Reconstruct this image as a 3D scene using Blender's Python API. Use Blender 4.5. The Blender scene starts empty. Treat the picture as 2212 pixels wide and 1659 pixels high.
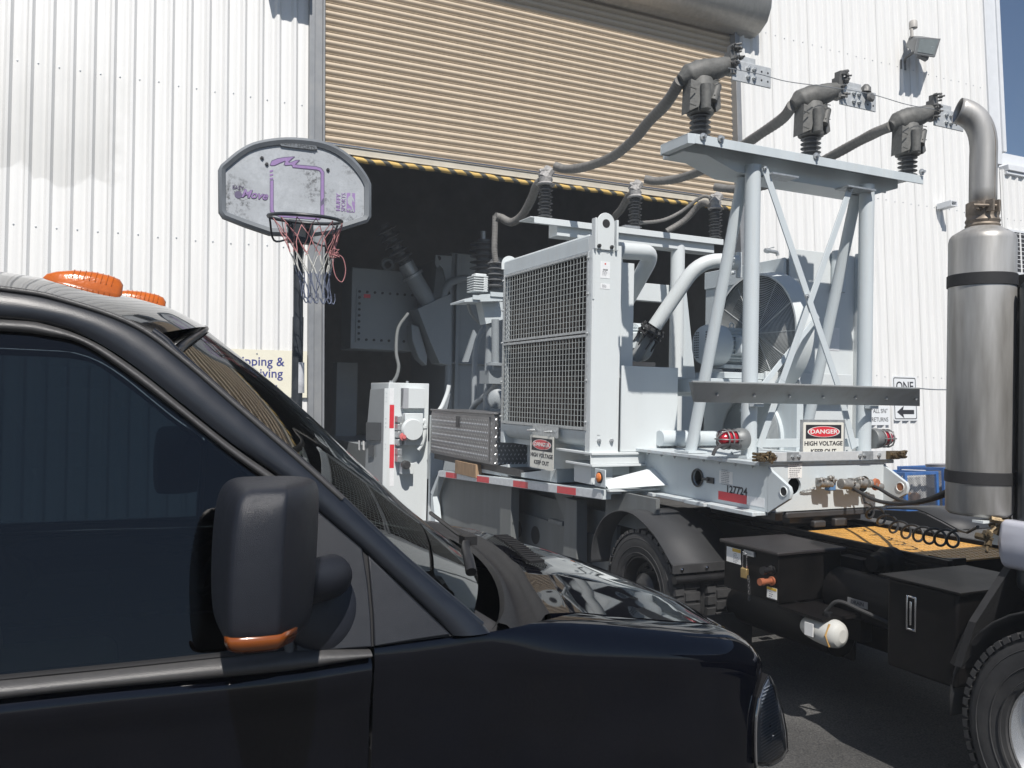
import bpy, bmesh, math, random
from mathutils import Vector, Matrix
random.seed(7)
scene = bpy.context.scene
COL = scene.collection
R = math.radians

# ---------------------------------------------------------------- frames
# W: the warehouse frame (X along the wall, Y into it, Z up) = world
# Y: the sloping yard frame (l across, a away up the ramp, h above the yard)
FPX = 1830.0
CX, CY = 1106.0, 829.5
def _d(u, v): return Vector((u - CX, v - CY, FPX)).normalized()
_Z = _d(780, -28700); _X = _d(4950, 898); _X = (_X - _Z * _X.dot(_Z)).normalized(); _Y = _Z.cross(_X)
_A = _d(235, 838); _L = _d(4951, 930); _L = (_L - _A * _L.dot(_A)).normalized(); _U = _L.cross(_A)
def toW(c): return Vector((_X.dot(c), _Y.dot(c), _Z.dot(c)))
EYE = 2.1
CAMP = Vector((0, 0, EYE))
LW, AW, UW = toW(_L), toW(_A), toW(_U)
OY = CAMP - UW * EYE
FY = Matrix(((LW.x, AW.x, UW.x, OY.x), (LW.y, AW.y, UW.y, OY.y), (LW.z, AW.z, UW.z, OY.z), (0, 0, 0, 1)))
FW = Matrix.Identity(4)
def ry(u, v): c = _d(u, v); return Vector((_L.dot(c), _A.dot(c), _U.dot(c)))
def rw(u, v): return toW(_d(u, v))
E0 = Vector((0, 0, EYE))
def pl(u, v, l): r = ry(u, v); return r * (l / r.x) + E0
def pa(u, v, a): r = ry(u, v); return r * (a / r.y) + E0
def ph(u, v, h): r = ry(u, v); return r * ((h - EYE) / r.z) + E0
def pw(u, v, y): r = rw(u, v); return r * (y / r.y) + E0
def V(*a): return Vector(a)

# ---------------------------------------------------------------- camera
cam = bpy.data.cameras.new('camera')
cam.sensor_width = 36.0
cam.lens = FPX / 2212.0 * 36.0
cam.clip_start = 0.05
cam.clip_end = 2000
cob = bpy.data.objects.new('camera', cam); COL.objects.link(cob)
rx, uy, fz = toW(Vector((1, 0, 0))), toW(Vector((0, -1, 0))), toW(Vector((0, 0, -1)))
cob.matrix_world = Matrix(((rx.x, uy.x, fz.x, 0), (rx.y, uy.y, fz.y, 0), (rx.z, uy.z, fz.z, EYE), (0, 0, 0, 1)))
scene.camera = cob

# ---------------------------------------------------------------- light
SUN_EL, SUN_AZ = 49.5, 15.0      # azimuth: degrees left of straight behind the camera
w = bpy.data.worlds.new('World'); scene.world = w; w.use_nodes = True
nt = w.node_tree; nt.nodes.clear()
sky = nt.nodes.new('ShaderNodeTexSky'); sky.sky_type = 'NISHITA'; sky.sun_disc = False
sky.sun_elevation = R(SUN_EL); sky.sun_rotation = R(180 + SUN_AZ)
sky.air_density = 1.0; sky.dust_density = 0.4; sky.ozone_density = 4.0
bg = nt.nodes.new('ShaderNodeBackground'); bg.inputs[1].default_value = 0.062
wo = nt.nodes.new('ShaderNodeOutputWorld')
nt.links.new(sky.outputs[0], bg.inputs[0]); nt.links.new(bg.outputs[0], wo.inputs[0])
sl = bpy.data.lights.new('sun', 'SUN'); sl.energy = 4.6; sl.angle = R(0.5); sl.color = (1.0, 0.955, 0.9)
so = bpy.data.objects.new('sun', sl); COL.objects.link(so)
sd = Vector((-math.sin(R(SUN_AZ)) * math.cos(R(SUN_EL)), -math.cos(R(SUN_AZ)) * math.cos(R(SUN_EL)), math.sin(R(SUN_EL))))
so.rotation_mode = 'QUATERNION'; so.rotation_quaternion = sd.to_track_quat('Z', 'Y')
so.location = (0, -5, 20)
scene.view_settings.view_transform = 'Standard'; scene.view_settings.look = 'None'
scene.view_settings.exposure = 0.3; scene.view_settings.gamma = 1.0
scene.render.engine = 'CYCLES'
scene.render.resolution_x, scene.render.resolution_y = 1024, 768

# ---------------------------------------------------------------- materials
MATS = {}
def mat(name, col, rough=0.5, metal=0.0, var=0.08, scale=6.0, bump=0.0, bscale=200.0, coat=0.0, trans=0.0, ior=1.5,
        spec=0.5, dirt=0.0, dcol=(0.25, 0.22, 0.18), dscale=3.0, streak=False, emit=0.0, alpha=1.0, rv=0.08):
    if name in MATS: return MATS[name]
    m = bpy.data.materials.new(name); m.use_nodes = True; MATS[name] = m
    n = m.node_tree; b = n.nodes['Principled BSDF']; lk = n.links.new
    b.inputs['Roughness'].default_value = rough; b.inputs['Metallic'].default_value = metal
    b.inputs['Coat Weight'].default_value = coat; b.inputs['Coat Roughness'].default_value = 0.04
    b.inputs['Transmission Weight'].default_value = trans; b.inputs['IOR'].default_value = ior
    b.inputs['Specular IOR Level'].default_value = spec; b.inputs['Alpha'].default_value = alpha
    tc = n.nodes.new('ShaderNodeTexCoord')
    c4 = (*col, 1)
    if var > 0:
        no = n.nodes.new('ShaderNodeTexNoise'); no.inputs['Scale'].default_value = scale; no.inputs['Detail'].default_value = 6
        no.inputs['Roughness'].default_value = 0.6
        mp = n.nodes.new('ShaderNodeMapping'); lk(tc.outputs['Object'], mp.inputs[0])
        if streak: mp.inputs['Scale'].default_value = (3, 3, 0.25)
        lk(mp.outputs[0], no.inputs[0])
        cr = n.nodes.new('ShaderNodeValToRGB'); lk(no.outputs[0], cr.inputs[0])
        cr.color_ramp.elements[0].position = 0.3; cr.color_ramp.elements[1].position = 0.72
        cr.color_ramp.elements[0].color = (*[max(0, x * (1 - var)) for x in col], 1)
        cr.color_ramp.elements[1].color = (*[min(1, x * (1 + var)) for x in col], 1)
        out = cr.outputs[0]
        if dirt > 0:
            n2 = n.nodes.new('ShaderNodeTexNoise'); n2.inputs['Scale'].default_value = dscale; n2.inputs['Detail'].default_value = 9
            n2.inputs['Roughness'].default_value = 0.7; lk(mp.outputs[0], n2.inputs[0])
            r2 = n.nodes.new('ShaderNodeValToRGB'); lk(n2.outputs[0], r2.inputs[0])
            r2.color_ramp.elements[0].position = 0.5; r2.color_ramp.elements[1].position = 0.75
            r2.color_ramp.elements[0].color = (0, 0, 0, 1); r2.color_ramp.elements[1].color = (dirt, dirt, dirt, 1)
            mx = n.nodes.new('ShaderNodeMix'); mx.data_type = 'RGBA'
            lk(r2.outputs[0], mx.inputs['Factor']); lk(out, mx.inputs['A']); mx.inputs['B'].default_value = (*dcol, 1)
            out = mx.outputs['Result']
        lk(out, b.inputs['Base Color'])
        rr = n.nodes.new('ShaderNodeMapRange'); lk(no.outputs[0], rr.inputs[0])
        rr.inputs['To Min'].default_value = max(0, rough - rv * .75); rr.inputs['To Max'].default_value = min(1, rough + rv)
        if trans == 0: lk(rr.outputs[0], b.inputs['Roughness'])
    else:
        b.inputs['Base Color'].default_value = c4
    if bump > 0:
        nb = n.nodes.new('ShaderNodeTexNoise'); nb.inputs['Scale'].default_value = bscale; nb.inputs['Detail'].default_value = 3
        lk(tc.outputs['Object'], nb.inputs[0])
        bp = n.nodes.new('ShaderNodeBump'); bp.inputs['Strength'].default_value = bump; bp.inputs['Distance'].default_value = 0.003
        lk(nb.outputs[0], bp.inputs['Height']); lk(bp.outputs[0], b.inputs['Normal'])
    if emit > 0:
        b.inputs['Emission Color'].default_value = c4; b.inputs['Emission Strength'].default_value = emit
    return m

trail = mat('trailer_paint', (0.53, 0.58, 0.6), 0.42, var=0.07, scale=2.5, bump=0.15, bscale=60, dirt=0.35, dcol=(0.4, 0.38, 0.34), dscale=5, streak=True)
trailw = mat('trailer_white', (0.61, 0.645, 0.65), 0.4, var=0.02, scale=2, dirt=0.12, dcol=(0.45, 0.42, 0.36), dscale=3, streak=True)
galv = mat('galvanised_steel', (0.42, 0.44, 0.45), 0.45, 0.6, var=0.2, scale=30)
tape_g = mat('wrap_tape', (0.165, 0.16, 0.15), 0.62, var=0.18, scale=25, bump=0.7, bscale=45)
poly_i = mat('polymer_insulator', (0.10, 0.104, 0.108), 0.5, var=0.1)
blk = mat('black_paint', (0.012, 0.012, 0.013), 0.35, var=0.3, dirt=0.25, dcol=(0.05, 0.045, 0.04))
blkm = mat('black_matt', (0.018, 0.018, 0.019), 0.7, var=0.2, bump=0.3, bscale=300)
rubber = mat('rubber', (0.03, 0.03, 0.031), 0.75, var=0.25, scale=12, bump=0.3, bscale=80, dirt=0.3, dcol=(0.09, 0.085, 0.075))
chrome = mat('chrome', (0.75, 0.75, 0.76), 0.12, 1.0, var=0.04)
alu = mat('aluminium', (0.62, 0.62, 0.62), 0.32, 1.0, var=0.1, scale=20)
darkm = mat('dark_metal', (0.07, 0.07, 0.072), 0.5, 0.5, var=0.2)
red = mat('red_tape', (0.62, 0.035, 0.05), 0.35, var=0.05)
white = mat('white_tape', (0.74, 0.75, 0.76), 0.35, var=0.06, scale=30)
paper = mat('paper_label', (0.78, 0.78, 0.76), 0.6, var=0.03)
ink = mat('black_ink', (0.02, 0.02, 0.025), 0.6, var=0)
greyink = mat('grey_ink', (0.28, 0.28, 0.3), 0.6, var=0)
brass = mat('dirty_brass', (0.16, 0.12, 0.07), 0.45, 0.7, var=0.4, scale=40)

# ---------------------------------------------------------------- mesh builder
ORIG = {}
EACH = {'bar_bolts': 'bar_bolt', 'bar_bracket': 'bar_bracket', 'beam_hole': 'beam_hole', 'brace_bolt': 'brace_bolt', 'bolt_hole': 'bolt_hole', 'bolt': 'bolt', 'frame_bolt': 'frame_bolt', 'lug_bolt': 'lug_bolt', 'plate_bolt': 'plate_bolt', 'strip_bolt': 'strip_bolt', 'cover_bolts': 'cover_bolt', 'conduit_clamp': 'conduit_clamp', 'top_bolt': 'top_bolt', 'hinge_blocks': 'hinge_block', 'flange_bolts': 'flange_bolt', 'cowl_vents': 'cowl_vent', 'beam_bolts': 'beam_bolt', 'cross_member': 'cross_member', 'tank_rib': 'tank_rib', 'deck_ramp': 'deck_ramp', 'deck_box': 'deck_box', 'lower_pipe': 'lower_pipe', 'shelf_rail': 'shelf_rail', 'deck_edge': 'deck_edge', 'motor_shelf': 'motor_shelf', 'pump_parts': 'pump_part', 'lower_brace': 'lower_brace', 'gooseneck_flanges': 'gooseneck_flange'}
def frame_axes(d, up=None):
    d = d.normalized()
    up = up or Vector((0, 0, 1))
    if abs(d.dot(up)) > 0.98: up = Vector((1, 0, 0))
    s = d.cross(up).normalized(); t = s.cross(d).normalized()
    return s, t
class MB:
    def __init__(s): s.v = []; s.f = []; s.m = []
    def add(s, vs, fs, m=0):
        o = len(s.v); s.v += [Vector(x) for x in vs]
        for f in fs: s.f.append(tuple(o + i for i in f)); s.m.append(m)
        return s
    def box(s, p, q, m=0):
        x0, x1 = sorted((p[0], q[0])); y0, y1 = sorted((p[1], q[1])); z0, z1 = sorted((p[2], q[2]))
        return s.add([(x0, y0, z0), (x1, y0, z0), (x1, y1, z0), (x0, y1, z0), (x0, y0, z1), (x1, y0, z1), (x1, y1, z1), (x0, y1, z1)],
              [(0, 3, 2, 1), (4, 5, 6, 7), (0, 1, 5, 4), (1, 2, 6, 5), (2, 3, 7, 6), (3, 0, 4, 7)], m)
    def prism(s, poly, vec, m=0, mside=None):
        n = len(poly); vec = Vector(vec); p = [Vector(x) for x in poly]
        s.add(p + [x + vec for x in p], [tuple(range(n))[::-1], tuple(range(n, 2 * n))], m)
        o = len(s.v) - 2 * n
        for i in range(n):
            j = (i + 1) % n; s.f.append((o + i, o + j, o + n + j, o + n + i)); s.m.append(m if mside is None else mside)
        return s
    def beam(s, p, q, w, t, up=None, m=0):
        p = Vector(p); q = Vector(q); a, b = frame_axes(q - p, up); a = a * w / 2; b = b * t / 2
        vs = [p - a - b, p + a - b, p + a + b, p - a + b, q - a - b, q + a - b, q + a + b, q - a + b]
        return s.add(vs, [(0, 3, 2, 1), (4, 5, 6, 7), (0, 1, 5, 4), (1, 2, 6, 5), (2, 3, 7, 6), (3, 0, 4, 7)], m)
    def tube(s, pts, r, seg=12, caps=True, m=0):
        pts = [Vector(p) for p in pts]; n = len(pts)
        rs = r if isinstance(r, (list, tuple)) else [r] * n
        t0 = (pts[1] - pts[0]).normalized(); a, b = frame_axes(t0)
        vs = []
        for i, p in enumerate(pts):
            t = (pts[min(i + 1, n - 1)] - pts[max(i - 1, 0)]).normalized()
            a = (a - t * a.dot(t)).normalized(); b = t.cross(a)
            for k in range(seg):
                an = 2 * math.pi * k / seg
                vs.append(p + (a * math.cos(an) + b * math.sin(an)) * rs[i])
        fs = []
        for i in range(n - 1):
            for k in range(seg):
                k2 = (k + 1) % seg
                fs.append((i * seg + k, i * seg + k2, (i + 1) * seg + k2, (i + 1) * seg + k))
        if caps: fs += [tuple(range(seg))[::-1], tuple((n - 1) * seg + k for k in range(seg))]
        return s.add(vs, fs, m)
    def lathe(s, o, axis, prof, seg=20, m=0, caps=True):
        o = Vector(o); axis = Vector(axis).normalized(); a, b = frame_axes(axis); vs = []
        for (r, t) in prof:
            for k in range(seg):
                an = 2 * math.pi * k / seg
                vs.append(o + axis * t + (a * math.cos(an) + b * math.sin(an)) * max(r, 1e-4))
        n = len(prof); fs = []
        for i in range(n - 1):
            for k in range(seg):
                k2 = (k + 1) % seg
                fs.append((i * seg + k, i * seg + k2, (i + 1) * seg + k2, (i + 1) * seg + k))
        if caps: fs += [tuple(range(seg))[::-1], tuple((n - 1) * seg + k for k in range(seg))]
        return s.add(vs, fs, m)
    def cyl(s, p, q, r, seg=14, m=0, r2=None):
        p = Vector(p); q = Vector(q); return s.lathe(p, q - p, [(r, 0), (r if r2 is None else r2, (q - p).length)], seg, m)
    def bolt(s, p, d, r=0.012, h=0.012, m=0):
        d = Vector(d).normalized(); return s.lathe(p, d, [(r, 0), (r, h), (r * 0.5, h * 1.01), (r * 0.5, h * 1.7)], 6, m)
    def grid(s, rows, m=0, closed=False):
        nr = len(rows); nc = len(rows[0]); vs = [Vector(p) for r in rows for p in r]; fs = []
        for i in range(nr - 1):
            for j in range(nc if closed else nc - 1):
                j2 = (j + 1) % nc
                fs.append((i * nc + j, i * nc + j2, (i + 1) * nc + j2, (i + 1) * nc + j))
        return s.add(vs, fs, m)
    def torus(s, c, axis, rad, r, seg=40, ss=4, m=0):
        c = Vector(c); axis = Vector(axis).normalized(); a, b = frame_axes(axis); vs = []
        for i in range(seg):
            t = 2 * math.pi * i / seg; d = a * math.cos(t) + b * math.sin(t)
            for k in range(ss):
                an = 2 * math.pi * k / ss; vs.append(c + d * (rad + r * math.cos(an)) + axis * r * math.sin(an))
        fs = []
        for i in range(seg):
            i2 = (i + 1) % seg
            for k in range(ss):
                k2 = (k + 1) % ss; fs.append((i * ss + k, i * ss + k2, i2 * ss + k2, i2 * ss + k))
        return s.add(vs, fs, m)
    def mesh(s, name, mats, off, smooth=38, recalc=True, weld=0.0):
        me = bpy.data.meshes.new(name)
        me.from_pydata([tuple(v - off) for v in s.v], [], s.f)
        for m in (mats if isinstance(mats, (list, tuple)) else [mats]): me.materials.append(m)
        for p, k in zip(me.polygons, s.m): p.material_index = k
        bm = bmesh.new(); bm.from_mesh(me)
        if weld: bmesh.ops.remove_doubles(bm, verts=bm.verts, dist=weld)
        if recalc: bmesh.ops.recalc_face_normals(bm, faces=bm.faces)
        bm.to_mesh(me); bm.free()
        if smooth:
            me.shade_smooth(); me.set_sharp_from_angle(angle=R(smooth))
        me.update()
        return me
    def build(s, name, mats, parent, **k):
        if name not in EACH: return s.build1(name, mats, parent, **k)
        # every bolt or similar piece becomes a mesh of its own
        adj = {}
        par = list(range(len(s.v)))
        def find(i):
            while par[i] != i: par[i] = par[par[i]]; i = par[i]
            return i
        for f in s.f:
            for i in f[1:]: par[find(i)] = find(f[0])
        groups = {}
        for f, m in zip(s.f, s.m): groups.setdefault(find(f[0]), []).append((f, m))
        o = None
        for g in groups.values():
            ids = sorted({i for f, _ in g for i in f}); mp = {i: j for j, i in enumerate(ids)}
            b = MB(); b.v = [s.v[i] for i in ids]; b.f = [tuple(mp[i] for i in f) for f, _ in g]; b.m = [m for _, m in g]
            o = b.build1(EACH[name], mats, parent, **k)
        return o
    def build1(s, name, mats, parent, smooth=38, bevel=0.0, label=None, recalc=True, subsurf=0, solid=0.0, weld=0.0, seg=2):
        off = ORIG[parent.name]
        o = bpy.data.objects.new(name, s.mesh(name, mats, off, smooth, recalc, weld)); COL.objects.link(o)
        o.parent = parent; ORIG[o.name] = off
        mods(o, bevel, subsurf, solid, seg)
        if label: o['label'] = label
        return o
    def solo(s, name, label, cat, mats, origin, frame=FY, group=None, kind=None, **k):
        off = Vector(origin); bevel = k.pop('bevel', 0); subsurf = k.pop('subsurf', 0); solid = k.pop('solid', 0)
        o = bpy.data.objects.new(name, s.mesh(name, mats, off, **k)); COL.objects.link(o)
        o.matrix_world = frame @ Matrix.Translation(off); ORIG[o.name] = off
        mods(o, bevel, subsurf, solid, 2); tag(o, label, cat, group, kind)
        return o
def mods(o, bevel, subsurf, solid, seg=2):
    if solid:
        m = o.modifiers.new('solid', 'SOLIDIFY'); m.thickness = solid; m.offset = 0
    if subsurf:
        m = o.modifiers.new('sub', 'SUBSURF'); m.levels = subsurf; m.render_levels = subsurf
    if bevel:
        m = o.modifiers.new('bevel', 'BEVEL'); m.width = bevel; m.segments = seg; m.limit_method = 'ANGLE'; m.angle_limit = R(40)
        m.harden_normals = False
def tag(o, label=None, cat=None, group=None, kind=None):
    if label: o['label'] = label
    if cat: o['category'] = cat
    if group: o['group'] = group
    if kind: o['kind'] = kind
def thing(name, label, cat, origin, frame=FY, group=None):
    o = bpy.data.objects.new(name, None); COL.objects.link(o); o.empty_display_size = 0.2
    off = Vector(origin); o.matrix_world = frame @ Matrix.Translation(off); ORIG[o.name] = off
    tag(o, label, cat, group); return o
def text(s, size, pos, right, up, m, parent, name='lettering', xs=1.0, bold=0.0, align='CENTER', ext=0.0008, space=1.0, shear=0.0):
    cu = bpy.data.curves.new('t', 'FONT'); cu.body = s; cu.size = size; cu.align_x = align; cu.align_y = 'CENTER'
    cu.offset = bold * size; cu.extrude = ext; cu.space_character = space; cu.resolution_u = 3; cu.shear = shear; cu.space_line = 1.0
    ob = bpy.data.objects.new('t', cu); COL.objects.link(ob)
    dg = bpy.context.evaluated_depsgraph_get(); me = bpy.data.meshes.new_from_object(ob.evaluated_get(dg))
    bpy.data.objects.remove(ob); bpy.data.curves.remove(cu)
    right = Vector(right).normalized(); up = Vector(up).normalized(); n = right.cross(up); off = ORIG[parent.name]; pos = Vector(pos)
    for v in me.vertices:
        c = v.co.copy(); v.co = pos + right * (c.x * xs) + up * c.y + n * c.z - off
    me.materials.clear(); me.materials.append(m); me.name = name
    o = bpy.data.objects.new(name, me); COL.objects.link(o); o.parent = parent; ORIG[o.name] = off
    return o
def bez(p, n=8):
    """Catmull-Rom through the points"""
    p = [Vector(x) for x in p]; out = []
    q = [p[0] * 2 - p[1]] + p + [p[-1] * 2 - p[-2]]
    for i in range(1, len(q) - 2):
        for k in range(n):
            t = k / n; a, b, c, d = q[i - 1], q[i], q[i + 1], q[i + 2]
            out.append(0.5 * ((2 * b) + (c - a) * t + (2 * a - 5 * b + 4 * c - d) * t * t + (3 * b - a - 3 * c + d) * t ** 3))
    out.append(p[-1]); return out
def lerp(a, b, t): return a + (b - a) * t
def interp(x, xs, ys):
    if x <= xs[0]: return ys[0]
    for i in range(1, len(xs)):
        if x <= xs[i]: return lerp(ys[i - 1], ys[i], (x - xs[i - 1]) / (xs[i] - xs[i - 1]))
    return ys[-1]
def circle_ring(c, ax1, ax2, r, n=24, r2=None):
    c = Vector(c); ax1 = Vector(ax1); ax2 = Vector(ax2)
    return [c + ax1 * r * math.cos(2 * math.pi * k / n) + ax2 * (r2 or r) * math.sin(2 * math.pi * k / n) for k in range(n)]
XL, YA, ZH = V(1, 0, 0), V(0, 1, 0), V(0, 0, 1)
def insulator(parent, base, h, r, n, axis=(0, 0, 1), name='insulator', m=None, core=0.4, label=None):
    prof = [(r * 0.62, 0), (r * 0.62, h * 0.04), (r * core, h * 0.05)]
    p = h * 0.9 / n
    for k in range(n):
        z = h * 0.05 + p * k; rr = r if k % 2 == 0 or n < 7 else r * 0.85
        prof += [(r * core, z + p * 0.3), (rr * 0.97, z + p * 0.42), (rr, z + p * 0.5), (rr * 0.9, z + p * 0.58), (r * core, z + p * 0.85)]
    prof += [(r * core, h * 0.96), (r * 0.5, h * 0.965), (r * 0.5, h)]
    return MB().lathe(base, axis, prof, 24).build(name, m or poly_i, parent, smooth=50, label=label)
# ================================================================ SETTING
def ground_z(x, y):
    xc = max(-30, min(30, x)); yc = max(-9, min(12.8, y))
    return OY.z - (UW.x * (xc - OY.x) + UW.y * (yc - OY.y)) / UW.z
asph = bpy.data.materials.new('asphalt'); asph.use_nodes = True
n = asph.node_tree; b = n.nodes['Principled BSDF']; b.inputs['Roughness'].default_value = 0.85
tc = n.nodes.new('ShaderNodeTexCoord'); n1 = n.nodes.new('ShaderNodeTexNoise'); n1.inputs['Scale'].default_value = 90; n1.inputs['Detail'].default_value = 8
n2 = n.nodes.new('ShaderNodeTexNoise'); n2.inputs['Scale'].default_value = 1.2; n2.inputs['Detail'].default_value = 6
mx = n.nodes.new('ShaderNodeMix'); mx.data_type = 'RGBA'; mx.blend_type = 'MULTIPLY'; mx.inputs['Factor'].default_value = 1
c1 = n.nodes.new('ShaderNodeValToRGB'); c1.color_ramp.elements[0].position = 0.35; c1.color_ramp.elements[0].color = (0.035, 0.035, 0.036, 1)
c1.color_ramp.elements[1].position = 0.7; c1.color_ramp.elements[1].color = (0.13, 0.127, 0.12, 1)
c2 = n.nodes.new('ShaderNodeValToRGB'); c2.color_ramp.elements[0].color = (0.55, 0.55, 0.55, 1); c2.color_ramp.elements[0].position = 0.3
c2.color_ramp.elements[1].color = (1, 1, 1, 1); c2.color_ramp.elements[1].position = 0.65
bp = n.nodes.new('ShaderNodeBump'); bp.inputs['Strength'].default_value = 0.7; bp.inputs['Distance'].default_value = 0.008
for nn in (n1, n2): n.links.new(tc.outputs['Object'], nn.inputs[0])
n.links.new(n1.outputs[0], c1.inputs[0]); n.links.new(n2.outputs[0], c2.inputs[0])
n.links.new(c1.outputs[0], mx.inputs['A']); n.links.new(c2.outputs[0], mx.inputs['B']); n.links.new(mx.outputs['Result'], b.inputs['Base Color'])
n.links.new(n1.outputs[0], bp.inputs['Height']); n.links.new(bp.outputs[0], b.inputs['Normal'])
xs = [-250, -30, 0, 30, 250]; ys = [-250, -9, 0, 12.8, 250]
MB().grid([[V(x, y, ground_z(x, y)) for x in xs] for y in ys]).solo('ground', 'grey asphalt yard ramping up to the warehouse', 'ground', asph, (0, 0, 0), FW, kind='structure')

YW = 12.5
wall_m = bpy.data.materials.new('wall_paint'); wall_m.use_nodes = True
n = wall_m.node_tree; b = n.nodes['Principled BSDF']; b.inputs['Roughness'].default_value = 0.5
tc = n.nodes.new('ShaderNodeTexCoord'); sep = n.nodes.new('ShaderNodeSeparateXYZ'); n.links.new(tc.outputs['Object'], sep.inputs[0])
nz = n.nodes.new('ShaderNodeTexNoise'); nz.inputs['Scale'].default_value = 1.5; nz.inputs['Detail'].default_value = 5
mpn = n.nodes.new('ShaderNodeMapping'); mpn.inputs['Scale'].default_value = (4, 4, 0.5)
n.links.new(tc.outputs['Object'], mpn.inputs[0]); n.links.new(mpn.outputs[0], nz.inputs[0])
cr = n.nodes.new('ShaderNodeValToRGB'); cr.color_ramp.elements[0].position = 0.3; cr.color_ramp.elements[0].color = (0.70, 0.70, 0.685, 1)
cr.color_ramp.elements[1].position = 0.65; cr.color_ramp.elements[1].color = (0.745, 0.745, 0.73, 1); n.links.new(nz.outputs[0], cr.inputs[0])
# a water stain on the left wall with a soft ragged lower edge
def mnode(op, a, bb, c=None):
    q = n.nodes.new('ShaderNodeMath'); q.operation = op
    for i, x in enumerate((a, bb, c)):
        if x is None: continue
        if isinstance(x, (int, float)): q.inputs[i].default_value = x
        else: n.links.new(x, q.inputs[i])
    return q.outputs[0]
nz2 = n.nodes.new('ShaderNodeTexNoise'); nz2.inputs['Scale'].default_value = 2.2; nz2.inputs['Detail'].default_value = 5; n.links.new(tc.outputs['Object'], nz2.inputs[0])
wob = mnode('MULTIPLY', mnode('SUBTRACT', nz2.outputs[0], 0.5), 0.9)
zz = mnode('ADD', sep.outputs['Z'], wob)
def ramp(x, lo, hi):
    q = n.nodes.new('ShaderNodeMapRange'); q.inputs['From Min'].default_value = lo; q.inputs['From Max'].default_value = hi; n.links.new(x, q.inputs[0]); return q.outputs[0]
st = mnode('MULTIPLY', mnode('MULTIPLY', ramp(zz, 4.86, 4.92), ramp(zz, 7.1, 5.2)), ramp(mnode('ADD', sep.outputs['X'], wob), -6.75, -7.0))
mx = n.nodes.new('ShaderNodeMix'); mx.data_type = 'RGBA'; n.links.new(mnode('MULTIPLY', st, 0.42), mx.inputs['Factor'])
pn = mnode('FLOOR', mnode('DIVIDE', mnode('ADD', sep.outputs['X'], 0.1), 0.98), 0)
wn_ = n.nodes.new('ShaderNodeTexWhiteNoise'); wn_.noise_dimensions = '1D'; n.links.new(pn, wn_.inputs['W'])
pv = n.nodes.new('ShaderNodeMapRange'); pv.inputs['To Min'].default_value = .96; n.links.new(wn_.outputs['Value'], pv.inputs[0])
lap = mnode('LESS_THAN', mnode('FRACT', mnode('DIVIDE', mnode('ADD', sep.outputs['X'], 0.1), 0.98), 0), 0.006)
pv2 = mnode('MULTIPLY', pv.outputs[0], mnode('SUBTRACT', 1.0, mnode('MULTIPLY', lap, .35)))
vm = n.nodes.new('ShaderNodeVectorMath'); vm.operation = 'SCALE'; n.links.new(cr.outputs[0], vm.inputs[0]); n.links.new(pv2, vm.inputs['Scale'])
n.links.new(vm.outputs[0], mx.inputs['A']); mx.inputs['B'].default_value = (0.42, 0.42, 0.4, 1); n.links.new(mx.outputs['Result'], b.inputs['Base Color'])

trim_m = mat('trim_white', (0.66, 0.68, 0.7), 0.45, var=0.04)
steel_b = mat('jamb_steel', (0.24, 0.25, 0.26), 0.5, 0.2, var=0.15, scale=3, dirt=0.25, dcol=(0.3, 0.26, 0.2))
wh = thing('warehouse_building', 'tall white ribbed metal warehouse with a half open tan roller door', 'building', (6.9, YW, 0.7), FW)
PIT, RB, RT, RD = 0.245, 0.105, 0.033, 0.046
def rib_wall(x0, x1, z0, z1, ph0, rows, name, y=YW, ztop=None):
    mb = MB(); pts = [x0]; prof = [(x0, 0)]
    k = math.ceil((x0 - ph0) / PIT) + 0
    x = ph0 + k * PIT
    while x < x1:
        for dx, dd in ((-RB / 2, 0), (-RT / 2, RD), (RT / 2, RD), (RB / 2, 0)):
            if x0 < x + dx < x1: prof.append((x + dx, dd))
        for sx in (0.3, 0.42, 0.55, 0.67):      # two shallow stiffening ribs between the deep ones
            xx = x + sx * PIT
            if x0 < xx < x1: prof.append((xx, 0.004 if sx in (0.42, 0.55) else 0))
        x += PIT
    prof.append((x1, 0))
    mb.grid([[V(a, y - d, z0) for a, d in prof], [V(a, y - d, z1) for a, d in prof]])
    for z in rows:
        k = math.ceil((x0 - ph0) / PIT); x = ph0 + k * PIT
        while x < x1 - 0.05:
            p = V(x + 0.105 + random.uniform(-.01, .01), y, z + random.uniform(-.012, .012))
            if x0 < p.x < x1: mb.lathe(p, (0, -1, 0), [(0.014, 0), (0.013, 0.005), (0.008, 0.006), (0.008, 0.014)], 7, 1)
            x += PIT
    return mb.build(name, [wall_m, galv], wh, smooth=0, recalc=False)
XJL = pw(668, 300, YW).x; XJR = pw(1599, 200, YW).x; XC = pw(2147, 100, YW).x
rib_wall(-16, XJL, -1.0, 13.5, 0.219, [7.08, 4.9, 2.2], 'wall')
rib_wall(XJR, XC - .02, -0.5, 13.5, 0.219 + PIT * 45, [9.99, 7.0, 3.26], 'wall')
annex_top = pw(2200, 365, YW).z
rib_wall(XC, 34, -0.5, annex_top - .1, 0.219 + PIT * 75, [7.0], 'wall')
mb = MB()
mb.box((XC - .36, YW - .06, annex_top + .0), (XC + .02, YW + .05, 13.6)).box((XC + .02, YW - .1, annex_top + .3), (XC + .14, YW + .1, 13.6))
mb.box((XC, YW + .1, annex_top - .3), (XC + .12, YW + 15, 13.5))
mb.build('corner_trim', trim_m, wh, bevel=.006)
MB().box((-16, YW - .01, 13.4), (XC + .1, YW + .12, 13.7)).build('eave_trim', trim_m, wh)
MB().box((-16, YW + .3, 13.4), (XC, 45, 13.6)).build('roof', steel_b, wh)
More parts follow.
